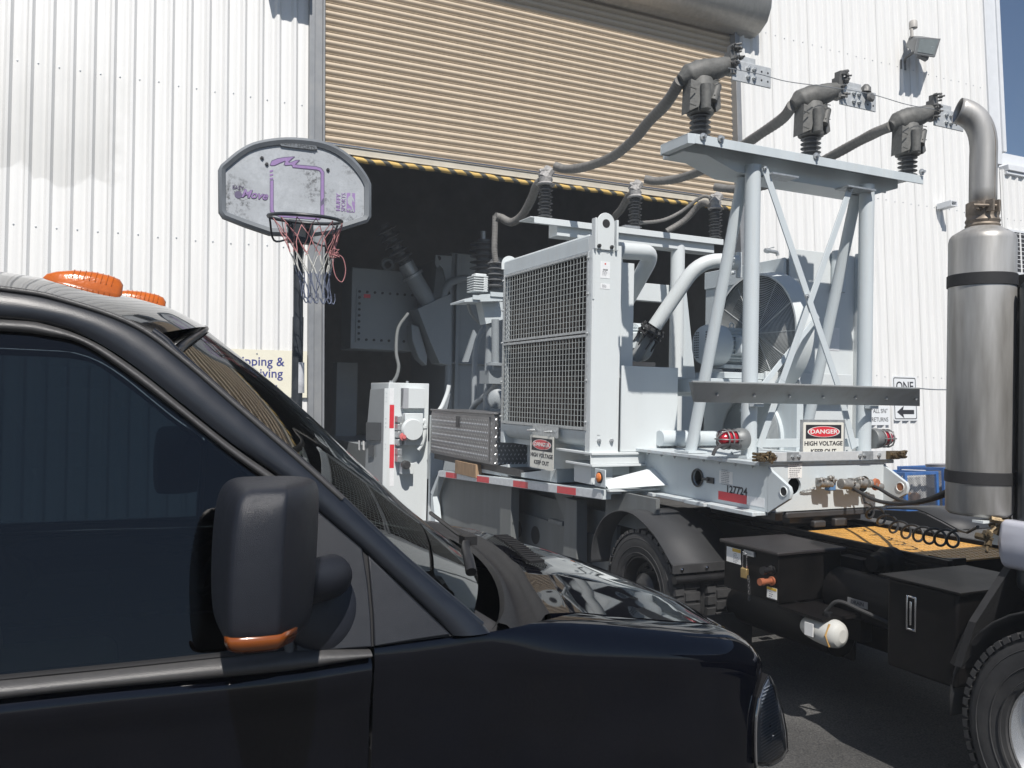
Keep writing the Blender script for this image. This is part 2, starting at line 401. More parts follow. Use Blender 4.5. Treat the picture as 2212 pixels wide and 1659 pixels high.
mb = MB(); dp = mb.tube([V(XC - .2, YW - .13, 12.5), V(XC - .2, YW - .13, annex_top + .05), V(XC - .2, YW - .1, annex_top - .3)], .045, 8)
mb = MB(); at = annex_top
mb.box((XC + .15, YW - .12, at - .12), (34, YW + .3, at + .02)).box((XC + .15, YW - .08, at - .2), (34, YW, at - .13))
mb.box((XC + .25, YW + .2, at + .02), (34, YW + .35, at + .42))
mb.build('annex_eave', trim_m, wh, bevel=.01)
MB().box((XC + .3, YW + .35, at - .1), (34, 40, at)).build('annex_roof', steel_b, wh)
mb = MB().box((XC + .6, YW + 1.5, at + .0), (XC + 1.3, YW + 2.2, at + .75)).box((XC + .5, YW + 1.4, at + .75), (XC + 1.4, YW + 2.3, at + .83))
mb.build('roof_vent', galv, wh)
# louvre
a_, b_ = pw(2170, 495, YW), pw(2170, 592, YW)
mb = MB().box((a_.x, YW - .05, b_.z), (a_.x + .06, YW + .02, a_.z)).box((a_.x, YW - .05, a_.z - .05), (a_.x + 1.3, YW + .02, a_.z)).box((a_.x, YW - .05, b_.z), (a_.x + 1.3, YW + .02, b_.z + .05)).box((a_.x + 1.24, YW - .05, b_.z), (a_.x + 1.3, YW + .02, a_.z))
k = b_.z + .06
while k < a_.z - .06:
    mb.add([V(a_.x + .06, YW - .045, k), V(a_.x + 1.24, YW - .045, k), V(a_.x + 1.24, YW - .002, k + .06), V(a_.x + .06, YW - .002, k + .06)], [(0, 1, 2, 3)]); k += .1
mb.add([V(a_.x, YW - .001 - .035, b_.z), V(a_.x + 1.3, YW - .036, b_.z), V(a_.x + 1.3, YW - .036, a_.z), V(a_.x, YW - .036, a_.z)], [(0, 1, 2, 3)], 1)
mb.build('louvre_vent', [trim_m, blkm], wh, smooth=0)
# jambs
mb = MB(); xj2 = pw(695, 300, YW).x
mb.box((XJL - .02, YW - .1, -.5), (XJL + .06, YW + .25, 10.4)).box((XJL + .06, YW - .04, -.5), (xj2, YW + .3, 10.4)).box((xj2, YW - .09, -.5), (xj2 + .03, YW + .3, 10.4))
mb.build('door_jamb', steel_b, wh, bevel=.004)
mb = MB(); xr2 = pw(1586, 200, YW).x
mb.box((xr2, YW - .07, -.5), (xr2 + .05, YW + .3, 9.9)).box((xr2 + .05, YW - .03, -.5), (XJR, YW + .3, 9.9))
mb.build('door_jamb', steel_b, wh, bevel=.004)
# interior shell
dark_in = mat('interior_grey', (0.38, 0.385, 0.37), 0.8, var=0.25, scale=0.8)
conc = mat('concrete_floor', (0.12, 0.12, 0.115), 0.7, var=0.2, scale=2)
mb = MB()
mb.box((XJL - 1.2, 28, -.5), (XJR + 4, 28.2, 13.4)).box((XJL - 1.2, YW + .35, -.5), (XJL - 1.0, 28, 13.4)).box((XJR + 4, YW + .35, -.5), (XJR + 4.2, 28, 13.4))
for k in range(5): mb.box((XJL - .98, YW + 1.5 + k * 2.6, .4), (XJL - .7, YW + 1.75 + k * 2.6, 13))
mb.build('interior_wall', dark_in, wh)
MB().box((XJL - 1.0, YW + .1, 10.4), (XJR + 4, YW + .3, 13.4)).box((XJL-1, YW+.1, 0), (XJL-.05, YW+.3, 13)).build('header_wall', dark_in, wh)
# roller door
tan = mat('door_tan', (0.50, 0.415, 0.31), 0.55, var=0.05, scale=2, dirt=0.1, dcol=(0.3, 0.26, 0.2), streak=True)
zb = 6.37; sp = 0.1155; YD = YW + .10
mb = MB(); rows = []; z = zb + .22
prof = [(0, 0), (-.004, .004), (-.012, .012), (-.020, .028), (-.0225, .042), (-.020, .056), (-.012, .072), (-.002, .086), (0.004, .090), (-.007, .097), (-.009, .102), (-.006, .107), (.003, .110)]
while z < 10.35:
    for d, t in prof: rows.append([V(xj2 + .0, YD - (-d) * 1.0, z + sp - t) if False else V(xj2, YD + d * 1.5, z + (sp - t)), V(xr2 + .02, YD + d * 1.5, z + (sp - t))])
    z += sp
# order rows bottom to top
rows = []
z = zb + .22; stack = []
while z < 10.35:
    for d, t in reversed(prof): rows.append([V(xj2, YD + d * 1.35, z + sp - t), V(xr2 + .02, YD + d * 1.35, z + sp - t)])
    z += sp
mb.grid(rows).build('door_curtain', tan, wh, smooth=60)
mb = MB().tube([V(xj2 + .03, YD - .03, zb + .205), V(xr2, YD - .03, zb + .205)], .016, 8)
mb.build('door_rod', chrome, wh)
cream = mat('bottom_bar_cream', (0.5, 0.46, 0.38), 0.5, var=0.12, dirt=.3)
mb = MB().box((xj2 + .03, YD - .02, zb + .085), (xr2, YD + .02, zb + .185)).box((xj2 + .03, YD - .05, zb + .07), (xr2, YD + .04, zb + .085))
mb.build('bottom_bar', cream, wh, bevel=.004)
hz = bpy.data.materials.new('hazard_stripe'); hz.use_nodes = True; n = hz.node_tree; b = n.nodes['Principled BSDF']; b.inputs['Roughness'].default_value = .5
tc = n.nodes.new('ShaderNodeTexCoord'); sep = n.nodes.new('ShaderNodeSeparateXYZ'); n.links.new(tc.outputs['Object'], sep.inputs[0])
def mnode(op, a, bb=None):
    q = n.nodes.new('ShaderNodeMath'); q.operation = op
    for i, x in enumerate((a, bb)):
        if x is None: continue
        if isinstance(x, (int, float)): q.inputs[i].default_value = x
        else: n.links.new(x, q.inputs[i])
    return q.outputs[0]
nz = n.nodes.new('ShaderNodeTexNoise'); nz.inputs['Scale'].default_value = 9
s1 = mnode('ADD', mnode('ADD', sep.outputs['X'], mnode('MULTIPLY', sep.outputs['Z'], 1.3)), mnode('MULTIPLY', nz.outputs[0], .06))
fr = mnode('FRACT', mnode('MULTIPLY', s1, 3.6)); gt = mnode('GREATER_THAN', fr, .6)
mx = n.nodes.new('ShaderNodeMix'); mx.data_type = 'RGBA'; n.links.new(gt, mx.inputs['Factor']); mx.inputs['A'].default_value = (.62, .42, .13, 1); mx.inputs['B'].default_value = (.07, .07, .06, 1)
n.links.new(mx.outputs['Result'], b.inputs['Base Color'])
pts = [V(lerp(xj2 + .03, xr2, i / 60), YD - .01, zb + .025 + .008 * math.sin(i * 1.9) - .01 * math.sin(i * .3)) for i in range(61)]
MB().tube(pts, .042, 10).build('hazard_seal', hz, wh)
# hood over the roller
hoodm = mat('hood_metal', (0.42, 0.4, 0.36), 0.38, 0.35, var=0.15, scale=4, dirt=0.3, dcol=(0.25, 0.22, 0.17), streak=True)
xh0, xh1 = XJL - .35, pw(1656, 46, 12.1).x
hp = [(YW - .0, 9.80), (YW - .12, 9.84), (YW - .2, 9.86), (YW - .40, 9.98), (YW - .52, 10.2), (YW - .56, 10.5), (YW - .48, 10.85), (YW - .25, 11.05), (YW, 11.1)]
mb = MB().grid([[V(x, y, z) for y, z in bez([V(0, a, b) for a, b in hp], 4) and [(q.y, q.z) for q in bez([V(0, a, b) for a, b in hp], 4)]] for x in (xh0, (xh0 + xh1) / 2, xh1)])
mb.build('roller_hood', hoodm, wh, recalc=True, solid=.004)
MB().prism([V(xh1, y, z) for y, z in hp], (.02, 0, 0)).build('hood_end', galv, wh)
MB().prism([V(xh0, y, z) for y, z in hp], (-.02, 0, 0)).build('hood_end', galv, wh)
mb = MB().box((1.95, YW - .55, 8.98), (XJL - .1, YW - .04, 9.6)); mb.build('door_motor_box', galv, wh, bevel=.01)
MB().box((xj2, YW - .05, 9.86), (xr2, YW + .3, 10.4)).build('lintel', steel_b, wh)

# ---------------------------------------------------------------- floodlight, sensor and signs on the right wall
fl = thing('floodlight', 'grey square floodlight on a bracket high on the right wall', 'floodlight', pw(1965, 150, YW - .03), FW)
c = pw(1990, 108, YW - .35)
def wv(u, v, y): return pw(u, v, y)
housing = mat('lamp_housing', (0.12, 0.125, 0.125), 0.5, var=.15)
glassd = mat('lamp_glass', (0.15, 0.17, 0.165), 0.25, var=.1)
fv = [wv(1983, 82, 12.0), wv(2031, 84, 12.0), wv(2019, 122, 11.95), wv(1977, 115, 11.95)]
bv = [wv(1965, 77, 12.3), wv(1990, 78, 12.3), wv(1981, 108, 12.3), wv(1955, 100, 12.3)]
mb = MB().add(fv + bv, [(0, 1, 2, 3), (4, 7, 6, 5), (0, 4, 5, 1), (1, 5, 6, 2), (2, 6, 7, 3), (3, 7, 4, 0)])
mb.build('housing', housing, fl, bevel=.01, smooth=30)
cc = sum(fv, V(0, 0, 0)) / 4; fn = (fv[1] - fv[0]).cross(fv[3] - fv[0]).normalized()
if fn.y > 0: fn = -fn
MB().prism([lerp(cc, p, .84) + fn * .004 for p in fv], fn * .008).build('glass', glassd, fl)
MB().prism([lerp(cc, p, 1.05) + fn * .001 for p in fv], fn * -.03).build('bezel', housing, fl, bevel=.004)
mb = MB().tube([wv(1954, 135, YW - .03), wv(1956, 125, YW - .1), wv(1975, 112, YW - .3)], .03, 8).box(wv(1946, 128, YW - .034), wv(1956, 152, YW - .01)).beam(wv(1985, 118, 12.1), wv(2003, 127, 12.05), .1, .1)
mb.build('bracket', housing, fl)
mb = MB().tube([wv(1970, 80, 12.2), wv(1969, 65, 12.2), wv(1974, 60, 12.2)], .035, 8).lathe(wv(1973, 61, 12.2), (0, 0, 1), [(.085, 0), (.085, .13), (.07, .16)], 12)
mb.build('photocell', mat('cell_tan', (.42, .4, .37), .5), fl)
sn = thing('wall_sensor', 'small grey open box sensor mounted on the right wall', 'sensor box', pw(2050, 440, YW - .03), FW)
p0, p1 = pw(2047, 436, 12.2), pw(2068, 449, 12.2)
mb = MB()
x0, x1, z0, z1 = p0.x, p0.x + .2, p1.z, p0.z + .02
t = .02
mb.box((x0, 12.12, z0), (x0 + t, YW - .03, z1)).box((x1 - t, 12.12, z0), (x1, YW - .03, z1)).box((x0 + t, 12.12, z0), (x1 - t, YW - .03, z0 + t)).box((x0 + t, 12.12, z1 - t), (x1 - t, YW - .03, z1)).box((x0 + t, YW - .1, z0 + t), (x1 - t, YW - .05, z1 - t))
mb.build('box', trim_m, sn); MB().lathe((x0 + .1, YW - .1, (z0 + z1) / 2), (0, -1, 0), [(.05, 0), (.045, .1), (.02, .14)], 12).build('eye', white, sn)

def rrect(x0, x1, z0, z1, y, r, n=5):
    out = []
    for cx, cz, a0 in ((x1 - r, z1 - r, 0), (x0 + r, z1 - r, 90), (x0 + r, z0 + r, 180), (x1 - r, z0 + r, 270)):
        for k in range(n + 1):
            t = R(a0 + 90 * k / n); out.append(V(cx + r * math.cos(t), y, cz + r * math.sin(t)))
    return out
ys_ = YW - .05
signw = mat('sign_white', (.7, .72, .73), .4, var=.02)
x0, x1, z0, z1 = 14.69, 15.41, 2.34, 3.27
ow = thing('one_way_sign', 'white one way sign with a black left arrow on the wall', 'road sign', ((x0 + x1) / 2, ys_, z0), FW)
MB().prism(rrect(x0, x1, z0, z1, ys_, .05), (0, .008, 0)).build('sign_plate', signw, ow)
o1 = rrect(x0 + .03, x1 - .03, z0 + .03, z1 - .03, ys_ - .002, .04); o2 = rrect(x0 + .048, x1 - .048, z0 + .048, z1 - .048, ys_ - .002, .03)
MB().add(o1 + o2, [(i, (i + 1) % len(o1), len(o1) + (i + 1) % len(o1), len(o1) + i) for i in range(len(o1))]).build('border', ink, ow, recalc=False, smooth=0)
text('ONE', .27, ((x0 + x1) / 2, ys_ - .002, 3.05), XL, ZH, ink, ow, xs=.92, bold=.012)
text('WAY', .27, ((x0 + x1) / 2, ys_ - .002, 2.80), XL, ZH, ink, ow, xs=.92, bold=.012)
zc = 2.52
MB().add([V(x, ys_ - .002, z) for x, z in ((14.79, zc), (15.0, zc + .13), (14.975, zc + .045), (15.3, zc + .045), (15.3, zc - .045), (14.975, zc - .045), (15.0, zc - .13))], [(0, 1, 2, 3, 4, 5, 6)]).build('arrow', ink, ow, recalc=False, smooth=0)
x0, x1, z0, z1 = 14.0, 14.58, 2.25, 2.64
sf = thing('returns_sign', 'small white sign reading all SF6 returns beside the one way sign', 'sign', ((x0 + x1) / 2, ys_, z0), FW)
MB().box((x0, ys_, z0), (x1, ys_ + .008, z1)).build('sign_plate', signw, sf)
text('"ALL SF6"', .125, ((x0 + x1) / 2, ys_ - .002, 2.535), XL, ZH, ink, sf, xs=.9)
text('RETURNS', .125, ((x0 + x1) / 2, ys_ - .002, 2.36), XL, ZH, ink, sf, xs=.9)
x0, x1, z0, z1 = 1.42, XJL - .03, 2.7, 3.38
sg = thing('shipping_sign', 'cream shipping and receiving sign with blue letters left of the door', 'sign', ((x0 + x1) / 2, ys_, z0), FW)
MB().box((x0, ys_, z0), (x1, ys_ + .008, z1)).build('sign_plate', mat('sign_cream', (.74, .71, .58), .45, var=.03), sg)
blue = mat('sign_blue', (.05, .06, .22), .5, var=0)
xr = pw(614, 790, ys_).x; zr1 = pw(590, 782, ys_).z; zr2 = pw(590, 808, ys_).z; zr3 = pw(590, 834, ys_).z
text('Shipping &', .182, (xr, ys_ - .002, zr1), XL, ZH, blue, sg, align='RIGHT', bold=.012)
text('Receiving', .182, (xr - .02, ys_ - .002, zr2 + .005), XL, ZH, blue, sg, align='RIGHT', bold=.012)
MB().box((xr - .72, ys_ - .003, zr3 - .01), (xr - .1, ys_ - .001, zr3 + .015)).build('underline', blue, sg)
MB().bolt(pw(555, 764, ys_), (0, -1, 0), .012, .006).build('screw', galv, sg)

# ---------------------------------------------------------------- blue mesh cages by the right wall
bluep = mat('cage_blue', (.03, .12, .34), .45, var=.2, dirt=.3, dcol=(.25, .18, .12))
meshd = mat('expanded_metal', (.1, .11, .13), .5, .5, var=.1)
def cage(x0, x1, y0, y1, z1, label):
    gz = ground_z(x0, y0); c = thing('mesh_cage', label, 'mesh cage', (x0, y0, gz), FW, 'blue mesh cages by the right wall')
    mb = MB()
    for x in (x0, x1):
        for y in (y0, y1): mb.box((x - .03, y - .03, gz), (x + .03, y + .03, z1))
    for z in (gz + .15, z1):
        for y in (y0, y1): mb.box((x0 + .03, y - .025, z - .06), (x1 - .03, y + .025, z - .001))
        for x in (x0, x1): mb.box((x - .025, y0 + .03, z - .06), (x + .025, y1 - .03, z - .001))
    mb.build('frame', bluep, c, bevel=.004)
    mb = MB(); w = .055; hh = z1 - gz - .25
    def wires(p0, dirv, length):
        kx = 0; nx = int(length / w)
        for k in range(-int(hh / w / .55), nx):
            for sg in (1, -1):
                s0 = k * w if sg == 1 else k * w + hh / .55 ; 
                a = s0; b = s0 + sg * hh / .55
                ta, tb = 0.0, 1.0
                pa_, pb_ = a, b
                # clip to 0..length
                def cl(t): return a + (b - a) * t
                ts = sorted([(0 - a) / (b - a), (length - a) / (b - a)])
                ta, tb = max(0, ts[0]), min(1, ts[1])
                if tb - ta < .02: continue
                A = p0 + dirv * cl(ta) + ZH * (hh * ta); B = p0 + dirv * cl(tb) + ZH * (hh * tb)
                mb.beam(A, B, .006, .004)
    wires(V(x0, y0 + .0, gz + .15), XL, x1 - x0)
    wires(V(x0, y0, gz + .15), YA, y1 - y0)
    mb.build('mesh_panel', meshd, c, smooth=0)
    return c
cg = cage(13.45, 14.3, 11.2, 12.1, 1.35, 'low blue framed mesh cage nearest the trailer nose')
cg2 = cage(14.38, 16.2, 11.1, 12.1, 1.42, 'wider blue mesh cage behind the exhaust stack')
rust = mat('rusty_scrap', (.2, .11, .06), .8, var=.4, scale=12)
mb = MB()
for i in range(16):
    x, y = random.uniform(13.6, 14.1), random.uniform(11.4, 11.9); z = ground_z(x, y) + .15
    mb.lathe((x, y, z), (random.uniform(-.4, .4), random.uniform(-.4, .4), 1), [(.07, 0), (.09, .02), (.09, .2), (.05, .24)], 9)
mb.solo('scrap_pile', 'rusty scrap fittings heaped inside the nearest blue cage', 'scrap metal', rust, (13.8, 11.6, ground_z(13.8, 11.6)), FW, kind='stuff')
bag = mat('grey_drum', (.2, .2, .22), .6, var=.2)
for i, (x, lab) in enumerate(((14.9, 'grey drum inside the wider blue cage at left'), (15.6, 'grey drum inside the wider blue cage at right'))):
    gz = ground_z(x, 11.6)
    MB().lathe((x, 11.6, gz + .14), (0, 0, 1), [(.24, 0), (.25, .02), (.24, .3), (.25, .32), (.24, .34), (.24, .75), (.25, .77), (.2, .78)], 20).solo('drum', lab, 'drum', bag, (x, 11.6, gz), FW, group='drums in the blue cage')
# ================================================================ BASKETBALL HOOP
hoop = thing('basketball_hoop', 'weathered portable basketball hoop with fan shaped backboard and torn net', 'basketball hoop', (1.12, 5.9, 0), FY)
aB = 5.65
out = [(472, 365), (476, 357), (512, 327), (545, 309), (587, 300), (633, 297.5), (690, 304), (730, 319), (765, 345), (790, 376), (801, 398), (801, 468), (794, 480), (722, 503), (667, 511), (583, 508), (530, 490), (482, 471), (473, 458)]
_top = bez([V(*q, 0) for q in out[1:11]], 3); out = [out[0]] + [(q.x, q.y) for q in _top] + out[11:]
def inset(pts, k):
    c = (sum(p[0] for p in pts) / len(pts), sum(p[1] for p in pts) / len(pts))
    r = []
    n = len(pts)
    for i in range(n):
        a = Vector(pts[i - 1]); b_ = Vector(pts[i]); c_ = Vector(pts[(i + 1) % n])
        n1 = Vector(((b_ - a).y, -(b_ - a).x)).normalized(); n2 = Vector(((c_ - b_).y, -(c_ - b_).x)).normalized(); nn = (n1 + n2).normalized()
        r.append(tuple(b_ - nn * k)) if (b_ - nn * k - Vector(c)).length < (b_ - Vector(c)).length else r.append(tuple(b_ + nn * k))
    return r
frame_m = mat('board_frame_grey', (.15, .165, .18), .6, var=.12)
board_m = bpy.data.materials.new('board_face'); board_m.use_nodes = True; n = board_m.node_tree; b = n.nodes['Principled BSDF']; b.inputs['Roughness'].default_value = .6
tc = n.nodes.new('ShaderNodeTexCoord'); a1 = n.nodes.new('ShaderNodeTexNoise'); a1.inputs['Scale'].default_value = 30; a1.inputs['Detail'].default_value = 8; a1.inputs['Roughness'].default_value = .75
a2 = n.nodes.new('ShaderNodeTexNoise'); a2.inputs['Scale'].default_value = 3.5; a2.inputs['Detail'].default_value = 4
for q in (a1, a2): n.links.new(tc.outputs['Object'], q.inputs[0])
r1 = n.nodes.new('ShaderNodeValToRGB'); r1.color_ramp.elements[0].position = .3; r1.color_ramp.elements[0].color = (.33, .35, .37, 1); r1.color_ramp.elements[1].position = .6; r1.color_ramp.elements[1].color = (.44, .465, .49, 1)
mm = n.nodes.new('ShaderNodeMath'); mm.operation = 'MULTIPLY'; r2 = n.nodes.new('ShaderNodeMapRange'); r2.inputs['From Min'].default_value = .46; r2.inputs['From Max'].default_value = .64
r3 = n.nodes.new('ShaderNodeMapRange'); r3.inputs['From Min'].default_value = .47; r3.inputs['From Max'].default_value = .60
n.links.new(a1.outputs[0], r1.inputs[0]); n.links.new(a1.outputs[0], r3.inputs[0]); n.links.new(a2.outputs[0], r2.inputs[0]); n.links.new(r2.outputs[0], mm.inputs[0]); n.links.new(r3.outputs[0], mm.inputs[1])
mx = n.nodes.new('ShaderNodeMix'); mx.data_type = 'RGBA'; n.links.new(mm.outputs[0], mx.inputs['Factor']); n.links.new(r1.outputs[0], mx.inputs['A']); mx.inputs['B'].default_value = (.12, .125, .13, 1); n.links.new(mx.outputs['Result'], b.inputs['Base Color'])
inn = inset(out, 15)
bd = MB().prism([pa(u, v, aB) for u, v in inset(out, 8)], (0, .025, 0)).build('backboard', board_m, hoop)
mb = MB(); o3 = [pa(u, v, aB) for u, v in out]; i3 = [pa(u, v, aB) for u, v in inn]; nO = len(o3)
ring = []
for pts, da in ((o3, .04), (o3, -.012), (inset(out, 5), None), (i3, -.012), (i3, .0)):
    if da is None: ring.append([pa(u, v, aB) + V(0, -.024, 0) for u, v in inset(out, 6)])
    else: ring.append([p + V(0, da, 0) for p in pts])
mb.grid(ring, closed=True).build('board_frame', frame_m, hoop, recalc=True)
MB().prism([pa(u, v, aB - .014) for u, v in ((600, 306), (683, 315), (686, 322), (672, 323), (608, 315))], (0, .01, 0)).build('name_panel', frame_m, hoop)
text('HUFFY SPORTS', .035, pa(643, 314, aB - .0145), XL + V(0, 0, -.05), ZH, mat('frame_lettering', (.06, .065, .07), .6), hoop, bold=.01)  # dark grey lettering on the name panel
purp = mat('faded_purple', (.3, .2, .4), .55, var=.12, scale=30)
pedge = mat('purple_edge', (.13, .11, .18), .6, var=0)
# crop scale: z/1659*650 px -> D
def cz(x, y): return ((850 + x * .39180) / 1.82278, (520 + y * .39180) / 1.82278)
def flat(poly, m, name, a=aB - .0015, parent=hoop, th=.001):
    return MB().prism([pa(*cz(x, y), a) for x, y in poly], (0, th, 0)).build(name, m, parent, smooth=0)
sq = [(540, 330), (560, 285), (620, 262), (690, 250), (790, 243), (797, 252), (740, 300), (745, 304), (800, 280), (842, 278), (845, 290), (810, 325), (900, 332), (1010, 342), (1060, 358), (1092, 400), (1092, 560), (1090, 835), (1048, 835), (1052, 420), (1040, 395), (1010, 384), (900, 376), (770, 362), (765, 345), (755, 335), (700, 342), (680, 330), (690, 300), (640, 320), (590, 342), (550, 342)]
flat(sq, pedge, 'mark_edge', aB - .001)
def shrink(poly, k):
    q = inset([Vector(p) for p in poly], k); return q
flat([(548, 328), (565, 292), (620, 270), (690, 258), (778, 251), (725, 300), (738, 312), (800, 288), (832, 285), (795, 325), (800, 332), (1008, 350), (1055, 366), (1084, 402), (1084, 660), (1057, 700), (1060, 415), (1046, 388), (1012, 376), (775, 354), (770, 335), (760, 328), (705, 334), (692, 325), (702, 290), (690, 288), (635, 312), (590, 334), (556, 335)], purp, 'mark', aB - .003)
flat([(1057, 745), (1084, 722), (1084, 835), (1056, 835)], purp, 'mark', aB - .003)
flat([(541, 488), (582, 478), (582, 780), (600, 812), (1088, 845), (1040, 885), (640, 850), (560, 830), (541, 790)], pedge, 'mark_edge', aB - .001)
flat([(548, 492), (576, 484), (576, 785), (592, 818), (560, 815), (548, 785)], purp, 'mark', aB - .003)
flat([(620, 838), (1040, 868), (1030, 880), (640, 852)], purp, 'mark', aB - .003)
for k in range(3): flat([(541, 385 + k * 38), (576, 378 + k * 38), (576, 396 + k * 38), (541, 405 + k * 38)], purp, 'mark', aB - .002)
text('HUFFY', .037, pa(*cz(1232, 705), aB - .002), ZH, -XL, purp, hoop, xs=1.05, bold=.035)
text('SPORTS', .040, pa(*cz(1284, 705), aB - .002), ZH, -XL, purp, hoop, xs=.92)
flat([(1322, 610), (1398, 614), (1400, 622), (1398, 800), (1392, 809), (1320, 806), (1313, 798), (1313, 618)], purp, 'league_logo', aB - .001)
flat([(1352, 614), (1366, 612), (1372, 630), (1366, 640), (1376, 656), (1388, 680), (1393, 705), (1384, 702), (1374, 680), (1366, 720), (1372, 745), (1384, 780), (1388, 800), (1376, 795), (1362, 750), (1340, 735), (1326, 715), (1322, 670), (1340, 645), (1352, 640)], board_m, 'logo_figure', aB - .002)
text('NBA', .028, pa(*cz(1344, 786), aB - .0025), XL + V(0, 0, -.05), ZH, board_m, hoop, bold=.02)
text('EASY', .032, pa(*cz(222, 560), aB - .002), XL, ZH, pedge, hoop, bold=.01)
text('Move', .072, pa(*cz(385, 632), aB - .002), XL, ZH, pedge, hoop, bold=.045, shear=.35)
text('Move', .072, pa(*cz(385, 632), aB - .0035), XL, ZH, purp, hoop, bold=.012, shear=.35)
MB().lathe(pa(*cz(225, 630), aB), (0, -1, 0), [(.024, 0), (.024, .002)], 20).build('ball_mark', pedge, hoop)
for x, y in ((510, 324), (1125, 380), (462, 262)): MB().bolt(pa(*cz(x, y), aB), (0, -1, 0), .012, .008).build('bolt', darkm, hoop)
bkm = mat('hoop_black', (.025, .03, .036), .45, var=.3, dirt=.2, dcol=(.15, .15, .15))
rc = pa(659.5, 473, 5.3); rr = .222
mb = MB().torus(rc, V(0, -.085, 1), rr, .011, 48, 8)
mb.build('rim', bkm, hoop)
rb = pa(645, 495, aB)
mb = MB().box((rb.x - .075, aB - .06, rb.z - .1), (rb.x + .085, aB - .002, rb.z + .05)).beam(rc + V(-.06, rr, 0), V(rb.x - .05, aB - .03, rc.z), .03, .03).beam(rc + V(.06, rr, 0), V(rb.x + .06, aB - .03, rc.z), .03, .03)
for sx in (-1, 1):
    mb.tube(bez([rc + V(sx * rr * .95, .03, -.01), rc + V(sx * rr * .75, .12, -.13), V(rb.x + sx * .07, aB - .05, rb.z - .08)], 5), .007, 8)
mb.build('rim_bracket', bkm, hoop, bevel=.003)
pt = pa(644, 500, 5.75); pbm = V(pt.x + .02, 5.75, 0)
mb = MB().tube([pt + V(0, 0, .1), pa(644, 690, 5.75)], .033, 16).tube([pa(644, 685, 5.75), V(pa(645, 890, 5.75).x, 5.75, .0)], .037, 16)
mb.build('pole', bkm, hoop)
MB().tube([pa(645, 783, 5.75), pa(645, 849, 5.75)], .0385, 16).build('tape_wrap', mat('torn_tape', (.55, .56, .58), .5, var=.15, scale=20, dirt=.7, dcol=(.08, .08, .08)), hoop)
MB().prism([V(.75, 5.3, .0), V(1.5, 5.3, 0), V(1.45, 6.2, 0), V(.8, 6.2, 0)], (0, 0, .16)).build('base', bkm, hoop, bevel=.03)
# net
nr = mat('net_red', (.42, .19, .19), .8, var=.15); nw = mat('net_white', (.48, .48, .45), .8, var=.1); nb = mat('net_blue', (.12, .14, .2), .8, var=.1)
mb = MB(); random.seed(3)
def npt(ang, t):
    r_ = lerp(.215, .085, min(1, t * 1.25) ** .75); off = V(.02 + .06 * t, .0, 0)
    return rc + off + V(math.cos(ang) * r_, math.sin(ang) * r_, -.015 - .47 * t + .085 * math.sin(ang) * r_)
N = 12
for k in range(N):
    a0 = 2 * math.pi * k / N
    for s in (-1, 1):
        pts = []
        for i in range(13):
            t = i / 12; an = a0 + s * t * 2 * math.pi / N * 2.6
            pts.append(npt(an, t) + V(random.uniform(-1, 1), random.uniform(-1, 1), random.uniform(-1, 1)) * .006 * (1 if i else 0))
        mb.tube(pts[:6], .0028, 4, m=0); mb.tube(pts[5:9], .003, 4, m=1); mb.tube(pts[8:], .003, 4, m=2)
    e = npt(a0, 1.0); mb.tube(bez([e, e + V(.02, 0, -.035), e + V(.035, 0.01, -.01), e + V(.03, 0, .03)], 4), .0028, 4, m=2)
g = rc + V(.16, -.12, -.22)
mb.tube(bez([g, g + V(.05, 0, -.02), g + V(.07, 0, -.1), g + V(.05, 0, -.17), g + V(.01, 0, -.14), g + V(-.01, 0, -.06), g], 5), .003, 5)
for k in range(5): mb.tube(bez([g + V(random.uniform(-.03, .03), random.uniform(-.02, .02), random.uniform(-.03, .03)) for _ in range(4)], 3), .003, 4)
mb.build('net', [nr, nw, nb], hoop)

# ================================================================ TRAILER
tr = thing('transformer_trailer', 'pale grey gooseneck lowboy trailer with red and white tape along its deck rail', 'trailer', (4.0, 8.0, 0), FY)
gl, gr, ga = 4.56, 5.82, 5.0
gh0, gh1 = 1.25, 1.60
grooms = mat('gooseneck_paint', (.55, .6, .62), .42, var=.06, scale=3, dirt=.2, dcol=(.3, .28, .24), streak=True, bump=.1, bscale=50)
# gooseneck box: plates with round hatches
def plate_with_holes(corner, ex, ez, W, Hh, th, holes, m, name, parent, nrm):
    """rectangular plate from corner along ex (W) and ez (Hh) with round holes [(x,z,r)] filled by a dark recess"""
    bm = bmesh.new()
    nseg = 24
    # build by a grid of quads around each hole: simple triangle fill
    outer = [bm.verts.new(corner + ex * x + ez * z) for x, z in ((0, 0), (W, 0), (W, Hh), (0, Hh))]
    edges = [bm.edges.new((outer[i], outer[(i + 1) % 4])) for i in range(4)]
    for (hx, hz_, hr) in holes:
        rv = [bm.verts.new(corner + ex * (hx + hr * math.cos(2 * math.pi * k / nseg)) + ez * (hz_ + hr * math.sin(2 * math.pi * k / nseg))) for k in range(nseg)]
        edges += [bm.edges.new((rv[i], rv[(i + 1) % nseg])) for i in range(nseg)]
    bmesh.ops.triangle_fill(bm, use_beauty=True, use_dissolve=False, edges=edges)
    geo = bmesh.ops.extrude_face_region(bm, geom=bm.faces[:])
    vs = [g for g in geo['geom'] if isinstance(g, bmesh.types.BMVert)]
    bmesh.ops.translate(bm, verts=vs, vec=nrm * -th)
    bmesh.ops.recalc_face_normals(bm, faces=bm.faces)
    off = ORIG[parent.name]; bmesh.ops.translate(bm, verts=bm.verts, vec=-off)
    me = bpy.data.meshes.new(name); bm.to_mesh(me); bm.free(); me.materials.append(m)
    o = bpy.data.objects.new(name, me); COL.objects.link(o); o.parent = parent; ORIG[o.name] = off
    return o
hole1 = pa(1715, 1050, ga); hole2 = pa(1866, 1046, ga)
